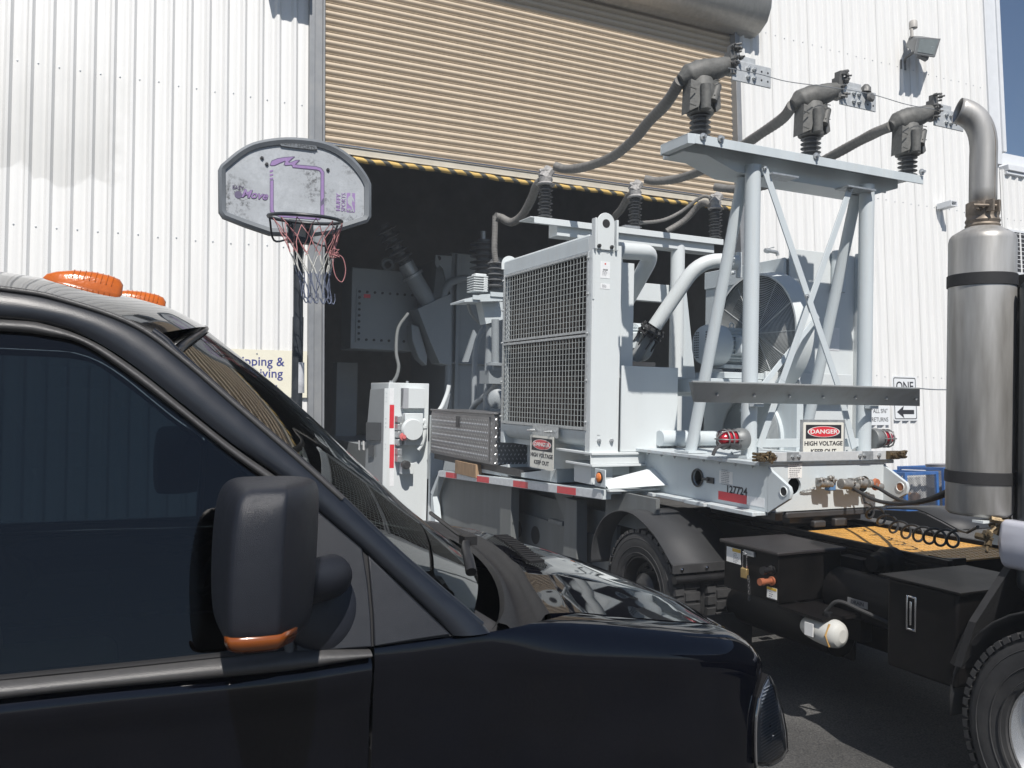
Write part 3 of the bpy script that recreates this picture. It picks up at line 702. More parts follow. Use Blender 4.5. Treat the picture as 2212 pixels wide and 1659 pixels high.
front = plate_with_holes(V(gl + .003, ga, gh0), XL, ZH, gr - gl - .006, gh1 - gh0, .02, [(hole1.x - gl, hole1.z - gh0, .068), (hole2.x - gl, hole2.z - gh0, .068)], grooms, 'gooseneck_front', tr, V(0, -1, 0))
sh = pl(1507.5, 1032, gl)
GB = 9.0
side = plate_with_holes(V(gl, ga + .002, gh0), YA, ZH, GB - ga, gh1 - gh0, .02, [(sh.y - ga, sh.z - gh0, .068)], grooms, 'gooseneck_side', tr, V(-1, 0, 0))
mb = MB().box((gl - .09, ga, gh1 + .002), (gr + .09, GB, gh1 + .032)).box((gl - .11, ga + .03, gh0 - .03), (gr + .05, GB, gh0 - .002)).box((gr - .02, ga + .03, gh0 + .003), (gr, GB, gh1 - .003))
fb_ = MB()
for q in range(9): fb_.bolt(V(gl - .05, ga + .12 + q * .2, gh1 + .0), (0, 0, -1), .013, .014)
fb_.build('bolt', galv, tr)
for a0, a1 in ((5.0, 5.5), (5.58, 5.85), (6.3, 6.5)): mb.box((gl - .15, a0, gh0 - .028), (gl - .115, a1, gh0 + .004))
mb.build('gooseneck_flanges', mat('flange_paint', (.52, .57, .59), .45, var=.08, scale=6, dirt=.55, dcol=(.3, .2, .14), dscale=14), tr, bevel=.004)
MB().box((gl + .1, ga + .2, gh0 + .02), (gr - .1, ga + .25, gh1 - .02)).build('inner_web', blkm, tr)
mb = MB().torus(V(gl - .006, sh.y, sh.z), XL, .072, .008, 28, 6)
mb.tube([pl(1518, 1034, gl - .02), pl(1530, 1036, gl - .02)], .012, 8).box(pl(1526, 1030, gl - .012), V(gl - .002, pl(1543, 1045, gl).y, pl(1543, 1045, gl).z))
mb.build('hatch_latch', darkm, tr)
def pbox(u0, v0, u1, v1, l=None, a=None, th=.002, m=None, name='label', parent=None):
    if l is not None:
        p, q = pl(u0, v0, l), pl(u1, v1, l); q2 = V(l, q.y, q.z); return MB().box(V(l - th, p.y, p.z), q2).build(name, m, parent)
    p, q = pa(u0, v0, a), pa(u1, v1, a); return MB().box(V(p.x, a - th, p.z), V(q.x, a, q.z)).build(name, m, parent)
def notes(p, right, up, w, h, n, parent, m=greyink, seed=1):
    """fine unreadable print on a small paper label"""
    rnd = random.Random(seed); mb = MB(); right = Vector(right); up = Vector(up)
    for i in range(n):
        y = h / 2 - h * (i + .7) / (n + .6); ww = w * rnd.uniform(.5, .95); x0 = -w / 2 + w * rnd.uniform(.02, .1)
        x = x0
        while x < x0 + ww - .01:
            l_ = rnd.uniform(.008, .02); a = p + right * x + up * y; mb.add([a, a + right * l_, a + right * l_ + up * h / n * .4, a + up * h / n * .4], [(0, 1, 2, 3)]); x += l_ + .005
    return mb.build('print', m, parent, smooth=0, recalc=False)
lb = pbox(1554, 1016, 1583, 1047, l=gl, m=paper, parent=tr); c_ = (pl(1554, 1016, gl) + pl(1583, 1049, gl)) / 2; notes(V(gl - .0035, c_.y, c_.z), -YA, ZH, .13, .14, 9, tr)
lb = pbox(1702, 1002, 1732, 1032, a=ga, m=paper, parent=tr); c_ = (pa(1702, 1002, ga) + pa(1732, 1032, ga)) / 2; notes(V(c_.x, ga - .0035, c_.z), XL, ZH, .13, .14, 9, tr, seed=2)
c_ = pl(1591, 1060, gl); text('127724', .085, V(gl - .002, c_.y, c_.z), -YA, ZH, ink, tr, bold=.02, xs=1.0)
p, q = pl(1552, 1067, gl), pl(1613, 1086, gl)
MB().box(V(gl - .002, p.y, gh0 + .03), V(gl, q.y, gh0 + .10)).build('reflective_tape', red, tr)
MB().box(V(gl - .002, q.y - .003, gh0 + .03), V(gl, ga + .04, gh0 + .10)).build('reflective_tape', white, tr)
# ears
def ear(l0, l1):
    pr = [(ga + .01, gh1 - .01), (ga - .22, (gh0 + gh1) / 2 + .04), (ga - .235, (gh0 + gh1) / 2 + .0), (ga - .22, (gh0 + gh1) / 2 - .05), (ga + .01, gh0 - .01)]
    bm_p = [V(l0, a, h) for a, h in pr]
    return bm_p, V(l1 - l0, 0, 0)
for l0, l1 in ((gl - .0, gl + .03), (gr - .03, gr)):
    P, vec = ear(l0, l1)
    o = MB().prism(P, vec).build('lifting_ear', grooms, tr, bevel=.003)
    cpt = V((l0 + l1) / 2, ga - .165, (gh0 + gh1) / 2)
    # the eye of the ear: ring plus dark bore
    MB().torus(cpt - V(.016, 0, 0), XL, .036, .005, 24, 6).torus(cpt + V(.016, 0, 0), XL, .036, .005, 24, 6).build('eye_ring', trailw, tr)
    MB().cyl(cpt - V(.0165, 0, 0), cpt + V(.0165, 0, 0), .032, 20).build('eye_bore', blkm if l0 < 5 else mat('bore_rust', (.3, .13, .06), .7), tr)
MB().box((gl + .03, ga - .05, gh0 - .06), (gl + .1, ga + .1, gh0 - .002)).box((gl+.25,ga+.03,gh0-.1),(gr-.25,ga+.6,gh0-.033)).build('kingpin_plate', blk, tr)
# grounding bar on top of the nose
by = ga - .035; p, q = pa(1667, 985, by), pa(1914, 985, by); hb = (p.z + q.z) / 2
mb = MB().box((p.x, by, hb - .035), (q.x, by + .012, hb + .035)); 
mb.build('ground_bar', mat('bar_grey', (.55, .57, .58), .4, .1, var=.08, scale=20), tr, bevel=.002)
mb = MB()
for u in (1674, 1712, 1725, 1857, 1867, 1898): mb.bolt(V(pa(u, 985, by).x, by, hb), (0, -1, 0), .018, .012)
mb.build('bar_bolts', galv, tr)
mb = MB().box((p.x + .03, by + .013, hb - .03), (p.x + .07, ga + .05, hb + .02)).box((q.x - .07, by + .013, hb - .03), (q.x - .03, ga + .05, hb + .02)).box((p.x+.15,by-.004,hb-.034),(p.x+.27,by-.001,hb+.034)).box((q.x-.27,by-.004,hb-.034),(q.x-.15,by-.001,hb+.034))
mb.build('bar_bracket', galv, tr)
for x0, s in ((p.x, -1), (q.x, 1)):
    mb = MB().cyl(V(x0, by - .01, hb), V(x0 + s * .13, by - .01, hb), .036)
    for k in range(7): mb.bolt(V(x0 + s * (.03 + .022 * k), by - .03, hb + random.uniform(-.02, .02)), (random.uniform(-.3, .3), -1, random.uniform(-.8, .8)), .018, .03)
    for k in range(3): mb.tube([V(x0 + s * .12, by - .01, hb + .02 - .02 * k), V(x0 + s * .2, by - .02, hb + .03 - .025 * k)], .011, 7)
    mb.build('cable_clamp', brass, tr)
# deck
rA, rB = pl(949, 1016, 4.0), pl(1302, 1058.9, 4.0)       # rail top far / near
rl = 4.0; rh = .085
mb = MB().prism([V(rl, rA.y, rA.z), V(rl, rB.y, rB.z), V(rl, rB.y, rB.z - rh), V(rl, rA.y, rA.z - rh)], (.09, 0, 0))
ch = pl(933, 1070, 4.0); ch2 = pl(937, 1080, 4.0)
mb.prism([V(rl, rA.y, rA.z), V(rl, rA.y + .02, rA.z - rh), V(rl, ch.y - .03, ch.z - .02), V(rl, ch.y + .06, ch.z + .03)], (.09, 0, 0))
mb.prism([V(rl + .002, ch.y + .05, ch.z), V(rl + .002, ch.y - .03, ch.z), V(rl + .002, ch.y - .2, .25), V(rl + .002, ch.y + .05, .25)], (.09, 0, 0))
mb.build('deck_rail', trail, tr, bevel=.003)
us = [(946.6, 963, 0), (963, 979, 1), (979.5, 986.5, 1), (987, 1030, 0), (1030, 1057, 1), (1057, 1109, 0), (1109, 1141, 1), (1141, 1204, 0), (1204, 1244.5, 1), (1245, 1300, 0)]
def railpt(u): 
    r = ry(u, 1030); k = r.y / r.x * rl; return k
whs = [mat('tape_worn', (.6, .62, .64), .4, var=.12, scale=20)]
for i, (u0, u1, c) in enumerate(us):
    a0, a1 = railpt(u0), railpt(u1)
    z0 = lerp(rA.z, rB.z, (a0 - rA.y) / (rB.y - rA.y)); z1 = lerp(rA.z, rB.z, (a1 - rA.y) / (rB.y - rA.y))
    MB().prism([V(rl, a0, z0 - .012), V(rl, a1 + .002, z1 - .012), V(rl, a1 + .002, z1 - rh + .006), V(rl, a0, z0 - rh + .006)], (-.002, 0, 0)).build('reflective_tape', red if c else whs[0], tr)
mb = MB().prism([V(4.09, rA.y, rA.z - .01), V(4.09, rB.y, rB.z - .01), V(4.09, rB.y, rB.z - .04), V(4.09, rA.y, rA.z - .04)], (2.3, 0, 0))
mb.build('deck', trail, tr)
grs = mat('skirt_grey', (.15, .16, .16), .6, var=.15, scale=2, dirt=.3, dcol=(.1, .095, .085), streak=True)
pp = [pl(940, 1075, 4.12), pl(1090, 1085, 4.12)]
mb = MB().box((4.12, pp[1].y, .35), (4.16, pp[0].y - .1, rA.z - .03)).box((4.06, pp[1].y - .3, .35), (4.16, pp[1].y - .01, 1.2)).box((4.35, 6.6, .45), (4.4, 9.0, 1.0))
mb.build('side_skirt', grs, tr, bevel=.004)
hp_ = [pl(u, 1143, 4.30) for u in (1085, 1119, 1157)]
mb = MB()
zq = hp_[1].z
mb.prism([V(4.3, 9.6, zq - .22), V(4.3, 6.9, zq - .22), V(4.3, 6.9, zq + .2), V(4.3, 9.6, zq + .2)], (.03, 0, 0)).box((4.45, 6.8, .2), (4.5, 11, 1.15)); mb.build('axle_beam', grs, tr)
mb = MB()
for p_ in hp_: mb.cyl(V(4.296, p_.y, zq), V(4.299, p_.y, zq), .10, 22)
mb.build('beam_hole', blkm, tr)
pz = pl(1247, 1130, 4.2)
mb = MB().prism([V(4.12, pz.y - .14, .32), V(4.12, pz.y + .14, .32), V(4.12, pz.y + .12, 1.1), V(4.12, pz.y - .12, 1.1)], (.12, 0, 0)).box((4.14, pz.y + .2, .8), (4.2, pz.y + .5, .84))
mb.prism([V(4.2, pz.y + .1, 1.2), V(4.2, pz.y + .6, 1.2), V(4.2, pz.y + .1, .7)], (.02, 0, 0))
mb.build('landing_leg', grs, tr, bevel=.005)
MB().box((4.2, 5.95, .95), (4.24, 6.75, 1.25)).box((4.2, 6.55, .4), (4.24, 6.75, .95)).build('rear_panel', grs, tr)
# wheels under the deck
def wheel(parent, c, r, wd, ax=V(-1, 0, 0), rimm=None, big=False, name='wheel', blocks=34, rim_r=.56):
    """outer face centre c, axle direction ax pointing outwards"""
    hub = MB()
    rr = r
    prof = [(rr * rim_r, -wd + .02), (rr * .8, -wd), (rr * .95, -wd + .02), (rr * .985, -wd + .05), (rr * .985, -.05), (rr * .955, -.018), (rr * .9, -.004), (rr * .78, 0), (rr * .68, -.008), (rr * (rim_r + .02), -.02), (rr * rim_r, -.045)]
    t = MB().lathe(c, ax, prof, 56, caps=False)
    s_, t_ = frame_axes(ax)
    for k in range(blocks):
        an = 2 * math.pi * k / blocks; d = s_ * math.cos(an) + t_ * math.sin(an); tg = ax.cross(d)
        for off in (0, 1):
            dd = d if not off else (s_ * math.cos(an + math.pi / blocks) + t_ * math.sin(an + math.pi / blocks))
            tg2 = ax.cross(dd)
            x0, x1 = (-.004, -wd * .36) if not off else (-wd * .38, -wd * .95)
            w2 = math.pi * rr / blocks * .72
            q = [c + dd * rr * .955 + tg2 * s1 * w2 + ax * x for s1, x in ((-1, x0), (1, x0), (1, x1), (-1, x1))]
            q2 = [c + dd * rr * 1.012 + tg2 * s1 * w2 * .9 + ax * x for s1, x in ((-1, x0 - .004), (1, x0 - .004), (1, x1 + .004), (-1, x1 + .004))]
            t.add(q + q2, [(4, 5, 6, 7), (0, 1, 5, 4), (1, 2, 6, 5), (2, 3, 7, 6), (3, 0, 4, 7)])
    # sidewall ribs and radial marks
    for q in (.62, .72, .86): t.torus(c + ax * (-.003), ax, rr * q, .0035, 56, 4)
    ty = t.build(name, rubber, parent, smooth=40)
    rp = [(rr * rim_r, -wd + .03), (rr * rim_r, -.03), (rr * (rim_r - .02), -.03), (rr * (rim_r - .05), -.07), (rr * (rim_r - .1), -.12), (rr * .3, -.14), (rr * .28, -.06), (rr * .2, -.03), (rr * .18, -.025), (.001, -.022)]
    rm = MB().lathe(c, ax, rp, 40)
    for k in range(10):
        an = 2 * math.pi * k / 10; rm.bolt(c + (s_ * math.cos(an) + t_ * math.sin(an)) * rr * .37 + ax * -.135, ax, .016, .03)
    rm.build('rim', rimm or blk, ty, smooth=40)
    return ty
for ya_ in (10.0, 11.15):
    wheel(tr, V(4.25, ya_, .5), .5, .25); wheel(tr, V(6.2, ya_, .5), .5, .25, V(1, 0, 0))
# outrigger wedges standing on the deck (white front, pale side)
def wedge(u0, v0, u1, v1, u2, v2, u3, v3, lw, name='deck_wedge'):
    pass
mb = MB()
for (aa, zz0) in ((8.6, 1.19), (7.45, 1.24)):
    mb.prism([V(4.06, aa, zz0), V(4.06, aa + 1.2, zz0 - .03), V(4.06, aa, zz0 + .14)], (.5, 0, 0))
mb.build('deck_ramp', trail, tr, bevel=.004)
MB().box((4.3, 7.0, rB.z - .01), (5.6, 8.6, 1.42)).box((4.5, 8.6, rA.z), (6.2, 10.4, 1.3)).build('deck_box', trail, tr, bevel=.01)
# wood block
wd_m = mat('raw_timber', (.3, .2, .12), .8, var=.35, scale=14, streak=True)
p, q = pl(1028, 1007, 3.99), pl(984, 1022, 3.99)
MB().box(V(3.98, p.y - .02, q.z - .0 + .0), V(4.22, q.y, p.z + .02)).solo('timber_block', 'short brown timber block lying on the deck rail under the toolbox', 'wood block', wd_m, (4.1, p.y, q.z), bevel=.004)
# ================================================================ INSULATOR TOWER ON THE GOOSENECK
tw = thing('insulator_tower', 'pale grey pipe tower with cross braces standing on the trailer nose', 'support tower', (5.2, 5.5, gh1 + .032), FY)
aT = 5.4; hT0 = gh1 + .034
lgs = [(1623, 1616), (1871, 1865)]
LgL = (pa(1623, 600, aT).x); LgR = pa(1870, 600, aT).x
def tleg(x, name='leg'):
    prof = []; o = MB().cyl(V(x, aT, hT0 + .02), V(x, aT, 4.02), .064, 28)
    o.box((x - .12, aT - .12, hT0), (x + .12, aT + .12, hT0 + .02))
    for sx in (-1, 1):
        for sy in (-1, 1): o.bolt(V(x + sx * .095, aT + sy * .095, hT0 + .02), (0, 0, 1), .014, .014)
    return o.build(name, trail, tw)
tleg(LgL); tleg(LgR)
topA = pa(1585, 400, aT + .18)
def raked(ptop, pbot, r0, r1):
    mb = MB().tube([ptop, pbot], [r0, r1], 20); mb.box(pbot + V(-.1, -.1, -.01), pbot + V(.1, .1, .006)); return mb.build('raked_leg', trail, tw)
b1 = ph(1492, 975, hT0 + .012); raked(V(LgL - .0, aT + .12, 3.95), b1, .05, .05)
b2 = V(LgR - .02, b1.y + .1, hT0 + .012); raked(V(LgR, aT + .12, 3.95), b2, .05, .05)
def fbar(p, q, w=.062, t=.012): return MB().beam(p, q, w, t, V(0, 1, 0)).build('brace', trail, tw, bevel=.002)
P = lambda u, v, a: pa(u, v, a)
fbar(P(1651, 362, aT - .075), P(1812, 838, aT - .075)); fbar(P(1812, 838, aT - .075), P(1845, 968, aT - .075))
fbar(P(1836, 408, aT - .06), P(1690, 822, aT - .06), .058); fbar(P(1690, 822, aT - .06), P(1640, 968, aT - .06), .058)
fbar(V(LgL + .02, aT + .12, 2.0), V(LgR - .05, aT + .5, 2.9), .05)
fbar(V(LgL, aT + .02, 1.75), V(LgR, aT + .02, 1.75), .07, .05)
mb = MB()
for u, v, a in ((1651, 362, aT - .08), (1836, 408, aT - .07), (1742, 638, aT - .085)): mb.bolt(P(u, v + 2, a), (0, -1, 0), .02, .015)
mb.build('brace_bolt', galv, tw)
# top beam: lipped front channel, plate underside
aF = 5.26
tl, trr = pa(1502, 292, aF), pa(1995, 377, aF)
zt = (tl.z + trr.z) / 2
mb = MB().box((tl.x, aF, zt - .075), (trr.x, aF + .012, zt)).box((tl.x - .06, aF + .013, zt - .013), (trr.x - .0, aF + .36, zt)).box((tl.x - .06, aF + .36, zt - .085), (trr.x - .05, aF + .372, zt))
mb.prism([V(tl.x - .06, aF + .013, zt - .08), V(tl.x, aF + .0, zt - .08), V(tl.x, aF, zt), V(tl.x - .06, aF + .013, zt)], (0, .0, 0) if False else (0, .34, 0))
mb.build('top_beam', trail, tw, bevel=.003)
mb = MB().prism([V(tl.x + .02, aF + .17, zt - .016), V(trr.x - .12, aF + .17, zt - .016), V(trr.x - .12, aF + .17, zt - .09), V(trr.x - .42, aF + .17, zt - .185), V(tl.x + .55, aF + .17, zt - .185), V(tl.x + .25, aF + .17, zt - .09), V(tl.x + .02, aF + .17, zt - .09)], (0, .28, 0))
mb.build('beam_web', trail, tw, bevel=.003)
mb = MB()
for u, v in ((1518, 296), (1556, 300), (1762, 338), (1990, 372)): mb.lathe(pa(u, v, aF - .0) , (0, -1, 0), [(.03, 0), (.03, .012), (.012, .014), (.012, .04)], 10)
mb.box(V(LgL + .1, aF + .02, zt - .2), V(LgL + .38, aF + .17, zt - .186)).box(V(LgR - .35, aF + .02, zt - .2), V(LgR - .02, aF + .17, zt - .186))
mb.build('beam_bolts', galv, tw)
# shelf: overhanging tilted plate
s0, s1 = pa(1497, 827, 5.12), pa(1987, 839, 5.12); q0, q1 = pa(1502, 869, 5.27), pa(1987, 877, 5.27)
zt2 = (s0.z + s1.z) / 2; zb2 = (q0.z + q1.z) / 2
mb = MB().prism([V(s0.x, 5.12, zt2), V(s1.x, 5.12, zt2), V(q1.x, 5.27, zb2), V(q0.x, 5.27, zb2)], (0, .008, .006))
mb.box((s0.x, 5.12, zt2 + .004), (s1.x, 5.14, zt2 + .012)).prism([V(s0.x - .003, 5.12, zt2), V(q0.x - .003, 5.27, zb2), V(q0.x - .003, 5.285, zb2), V(s0.x - .003, 5.16, zt2)], (-.006, 0, 0))
mb.build('splash_shelf', mat('shelf_paint', (.36, .385, .39), .5, var=.12, scale=5, dirt=.5, dcol=(.24, .22, .19), dscale=6), tw)
sb_ = MB()
for k in range(7): sb_.bolt(V(lerp(q0.x, q1.x, .06 + k * .147), 5.2, lerp(zt2, zb2, .55) - .004), (0, -.75, -.65), .013, .012)
sb_.build('bolt', galv, tw)
for x_ in (LgL, LgR): MB().box((x_ - .05, 5.285, zb2 - .03), (x_ + .05, 5.345, zt2 - .01)).build('shelf_clamp', trail, tw, bevel=.003)
MB().tube(bez([V(s1.x, 5.13, zt2 + .006), V(s1.x + .2, 5.14, zt2), V(s1.x + .5, 5.16, zt2 + .004)], 5), .006, 6).build('shelf_rod', galv, tw)
# insulators, terminations and pads of the three phases
ph_u = [(1512, 290, 1509, 200), (1751, 330, 1752, 250), (1960, 366, 1957, 300)]
insp = []
for i, (u, v, ut, vt) in enumerate(ph_u):
    bx = pa(u, v, aT); base = V(bx.x, aT, zt + .002)
    insulator(tw, base, .215, .085, 5, core=.55)
    insp.append(base)
def termination(base, k):
    """cable end body on top of its insulator; goes into the power cable object"""
    mb = MB(); c = base + V(0, 0, .21); rnd = random.Random(k + 20)
    t0 = c + V(-.16, .05, .255); t1 = c + V(.25, -.04, .435)
    mb.lathe(c, ZH, [(.075, -.01), (.105, .0), (.11, .02), (.095, .05), (.125, .12), (.12, .2), (.09, .28)], 18)
    # torn tape skirts round the boot
    mb.prism([c + V(-.15, -.06, -.01), c + V(-.09, -.1, .02), c + V(-.06, -.11, .2), c + V(-.14, -.06, .24)], (.02, .13, 0))
    mb.prism([c + V(.07, -.11, .0), c + V(.13, -.09, .04), c + V(.165, -.04, .16), c + V(.13, -.05, .3), c + V(.03, -.09, .24)], (.01, .13, 0))
    pth = bez([t0, c + V(-.1, .03, .29), c + V(0, 0, .335), c + V(.12, -.02, .375), t1], 6); n_ = len(pth)
    rs = [interp(i / (n_ - 1), [0, .12, .25, .5, .75, .9, 1], [.05, .066, .095, .10, .086, .074, .058]) * rnd.uniform(.97, 1.03) for i in range(n_)]
    mb.tube(pth, rs, 18)
    mb.tube([c + V(-.045, -.125, .0), c + V(-.05, -.125, .19)], .04, 14)
    mb.tube([c + V(.04, -.105, .08), c + V(.10, -.08, .22)], .035, 10)
    for q in (.02, .15): mb.tube([c + V(-.12, -.1, q), c + V(-.20, -.12, q)], .005, 5)
    for q in (.12, .24): mb.tube([c + V(.03, -.13, q), c + V(.09, -.125, q + .004)], .004, 5)
    return mb, t0, t1
def pw_(pts): return pts
cable_specs = [
    ([(1199, 359, 8.2), (1222, 365, 8.1), (1262, 361, 7.8), (1320, 340, 7.2), (1367, 303, 6.6), (1402, 262, 6.1), (1440, 222, 5.7)], 'thick grey wrapped cable highest over the door, reaching the leftmost tower insulator'),
    ([(1393, 387, 8.2), (1420, 391, 8.1), (1468, 385, 7.8), (1530, 362, 7.2), (1600, 318, 6.5), (1640, 291, 6.1), (1690, 256, 5.7)], 'thick grey wrapped cable to the middle tower insulator'),
    ([(1545, 404, 8.2), (1580, 408, 8.0), (1640, 404, 7.6), (1706, 383, 7.0), (1793, 339, 6.3), (1850, 308, 5.9), (1893, 286, 5.6)], 'thick grey wrapped cable to the rightmost tower insulator')]
ends = [(1468, 206), (1722, 238), (1925, 270)]
for i, (pts, lab) in enumerate(cable_specs):
    mb, t0, t1 = termination(insp[i], i)
    path = [pa(u, v, a) for u, v, a in pts] + [t0]
    cv = bez(path, 22)
    root = thing('power_cable', lab, 'cable', t0, FY, 'wrapped cables between the insulators')
    rad = [.047 + (.0022 if k % 3 == 0 else -.001) + .0015 * math.sin(k * .21) for k in range(len(cv))]
    MB().tube(cv, rad, 14).build('cable', tape_g, root, smooth=60)
    mb.build('termination', mat('termination_tape', (.115, .115, .108), .6, var=.25, scale=25, bump=.7, bscale=50), root, smooth=45)
    # clamps and pad plates
    cl = MB(); d = V(.0, 0, 0)
    cl.box(t1 + V(-.03, -.05, -.09), t1 + V(.03, .03, .09)).box(t1 + V(-.02, -.05, .085), t1 + V(.025, .01, .14))
    for q in range(10):
        cl.bolt(t1 + V(random.uniform(-.03, .06), -.05, random.uniform(-.08, .14)), (random.uniform(-.4, .9), -1, random.uniform(-.4, .4)), .016, .03)
    for q in range(3): cl.tube([t1 + V(0, -.03, .08 + .03 * q), t1 + V(.075, -.05, .10 + .03 * q)], .010, 6)
    cl.build('clamp', mat('clamp_metal', (.16, .16, .155), .55, .4, var=.3), root)
    pdl = MB(); p0 = t1 + V(.0, -.035, -.14)
    L_ = (.40, .43, .40)[i]
    pdl.box(p0 + V(0, 0, 0), p0 + V(L_, .012, .17)).box(p0 + V(.05, .013, .02), p0 + V(L_ * .62, .025, .22))
    pad = pdl.build('terminal_pad', mat('pad_grey', (.46, .48, .49), .45, .15, var=.12, scale=25), root, bevel=.006)
    bb = MB(); hb_ = MB()
    for xx in (.16, .22):
        for zz_ in (.05, .12): bb.bolt(p0 + V(xx, 0, zz_), (0, -1, 0), .02, .016)
    for xx in (L_ - .1, L_ - .035):
        for zz_ in (.05, .12): hb_.cyl(p0 + V(xx, -.001, zz_), p0 + V(xx, .002, zz_), .009, 10)
    bb.build('bolt', galv, pad); hb_.build('bolt_hole', blkm, pad)
    if i == 1:
        MB().lathe(p0 + V(.32, -.02, .1), (0, -1, 0.1), [(.03, 0), (.045, .02), (.03, .04)], 9).lathe(p0 + V(.30, .0, .15), (0.1, 0, 1), [(.05, 0), (.045, .04), (.02, .07)], 9).build('split_bolt', mat('clamp_metal', (.16, .16, .155)), root)
    if i == 2: pass
w1 = [pa(u, v, 5.2) for u, v in ((1573, 147), (1640, 160), (1700, 176), (1790, 188), (1880, 203), (1960, 226), (2020, 236))]
MB().tube(bez(w1, 5), .0035, 5).solo('tie_wire', 'thin bare wire strung between the three terminal pads', 'wire', galv, w1[0])

# ================================================================ MIDDLE INSULATOR FRAME
mf = thing('goalpost_stand', 'white goalpost frame carrying three tall insulators in front of the door', 'support frame', (5.4, 8.2, 1.3), FY)
aM = 8.2; e0, e1 = pa(1165, 473, aM), pa(1563, 520, aM); zM = (e0.z + e1.z) / 2 + .02
mb = MB().box((e0.x - .06, aM, zM - .07), (e1.x, aM + .012, zM)).box((e0.x - .1, aM + .014, zM - .012), (e1.x, aM + .3, zM)).box((e0.x + .25, aM + .05, zM - .17), (e1.x - .1, aM + .25, zM - .014))
mb.build('crossbeam', trailw, mf, bevel=.003)
for u0, v0 in ((1476, 620),):
    x = pa(u0, v0, aM).x
    MB().cyl(V(x, aM + .12, 1.2), V(x, aM + .12, zM - .1), .085, 24).build('post', trailw, mf)
    MB().prism([V(x + .085, aM + .12, zM - .3), V(x + .03, aM + .12, 1.5), V(x + .42, aM + .12, 1.5)], (0, .012, 0)).build('gusset', trail, mf)
x = pa(1305, 620, aM).x
MB().cyl(V(x, aM + .12, 1.2), V(x, aM + .12, zM - .1), .085, 24).build('post', trailw, mf)
mb = MB(); zA = pa(1400, 630, aM + .2).z
mb.box((4.9, aM + .2, zA - .11), (pa(1480, 640, aM + .2).x, aM + .3, zA + .1)).box((5.0, aM + .3, 1.3), (5.14, aM + .42, zM - .1)).box((5.35, aM + .3, 1.3), (5.47, aM + .42, zM - .1))
mb.build('cross_member', trailw, mf, bevel=.004)
tops = []
for u, v in ((1177, 470), (1371, 493), (1545, 512)):
    p = pa(u, v, aM + .12); insulator(mf, V(p.x, aM + .12, zM), .44, .085, 11, core=.52); tops.append(V(p.x, aM + .12, zM + .44))
MB().box(V(5.3, aM, zM + .002), V(5.5, aM + .1, zM + .03)).build('beam_cap', galv, mf)
# jumper cables, wrapped joints
def jumper(pts, r, lab, wraps=(), r2=None):
    path = bez(pts, 18); r = [r + (.0018 if k % 3 == 0 else -.001) for k in range(len(path))]
    o = thing('jumper_cable', lab, 'cable', pts[0], FY, 'jumper cables at the middle insulators')
    MB().tube(path, r, 12).build('cable', tape_g, o, smooth=60)
    for i, (c, rr) in enumerate(wraps):
        mb = MB(); rnd = random.Random(i + 5)
        mb.lathe(c + V(0, 0, -.06), ZH, [(rr * 1.1, 0), (rr * 1.25, .015), (rr * .75, .04), (rr * .85, .09), (rr * .6, .12), (rr * .7, .17)], 11)
        mb.tube([c + V(-.03, 0, .02), c + V(.05, 0, .13)], rr * .75, 9)
        for k in range(7):
            mb.lathe(c + V(rnd.uniform(-.05, .05), rnd.uniform(-.04, .04), rnd.uniform(-.03, .12)), (rnd.uniform(-1, 1), rnd.uniform(-1, 1), rnd.uniform(-1, 1)), [(.03, 0), (.035, .02), (.02, .05)], 8)
        mb.build('wrapped_joint', mat('plastic_wrap', (.33, .32, .31), .5, var=.25, scale=40, bump=.8, bscale=60), o)
    return o
T = tops
jumper([T[0] + V(.0, 0, .02), pa(1160, 400, 8.5), pa(1148, 430, 8.8), pa(1128, 465, 9.1), pa(1105, 480, 9.3), pa(1083, 471, 9.4), pa(1070, 468, 9.4)], .05, 'short wrapped cable drooping left from the leftmost middle insulator', [(T[0], .09)])
jumper([pa(1070, 466, 9.42), pa(1069, 500, 9.42), pa(1068, 540, 9.42), pa(1071, 566, 9.42)], .036, 'straight wrapped cable dropping to the dark bushing beside the grille')
jumper([T[1] + V(0, 0, .02), pa(1358, 425, 8.7), pa(1342, 452, 9.0), pa(1328, 470, 9.3), pa(1322, 500, 9.5)], .045, 'short wrapped cable descending behind the lifting lug', [(T[1], .08)])
jumper([T[2] + V(0, 0, .02), pa(1520, 424, 8.4), pa(1470, 458, 8.6), pa(1430, 476, 8.6), pa(1380, 482, 8.5)], .022, 'thin curved cable ending at the foot of the middle insulator', [(T[2], .08)])
jumper([T[2] + V(-.02, 0, -.03), pa(1515, 440, 8.7), pa(1480, 475, 8.9), pa(1440, 500, 9.0)], .04, 'wrapped cable hanging down left from the rightmost middle insulator')

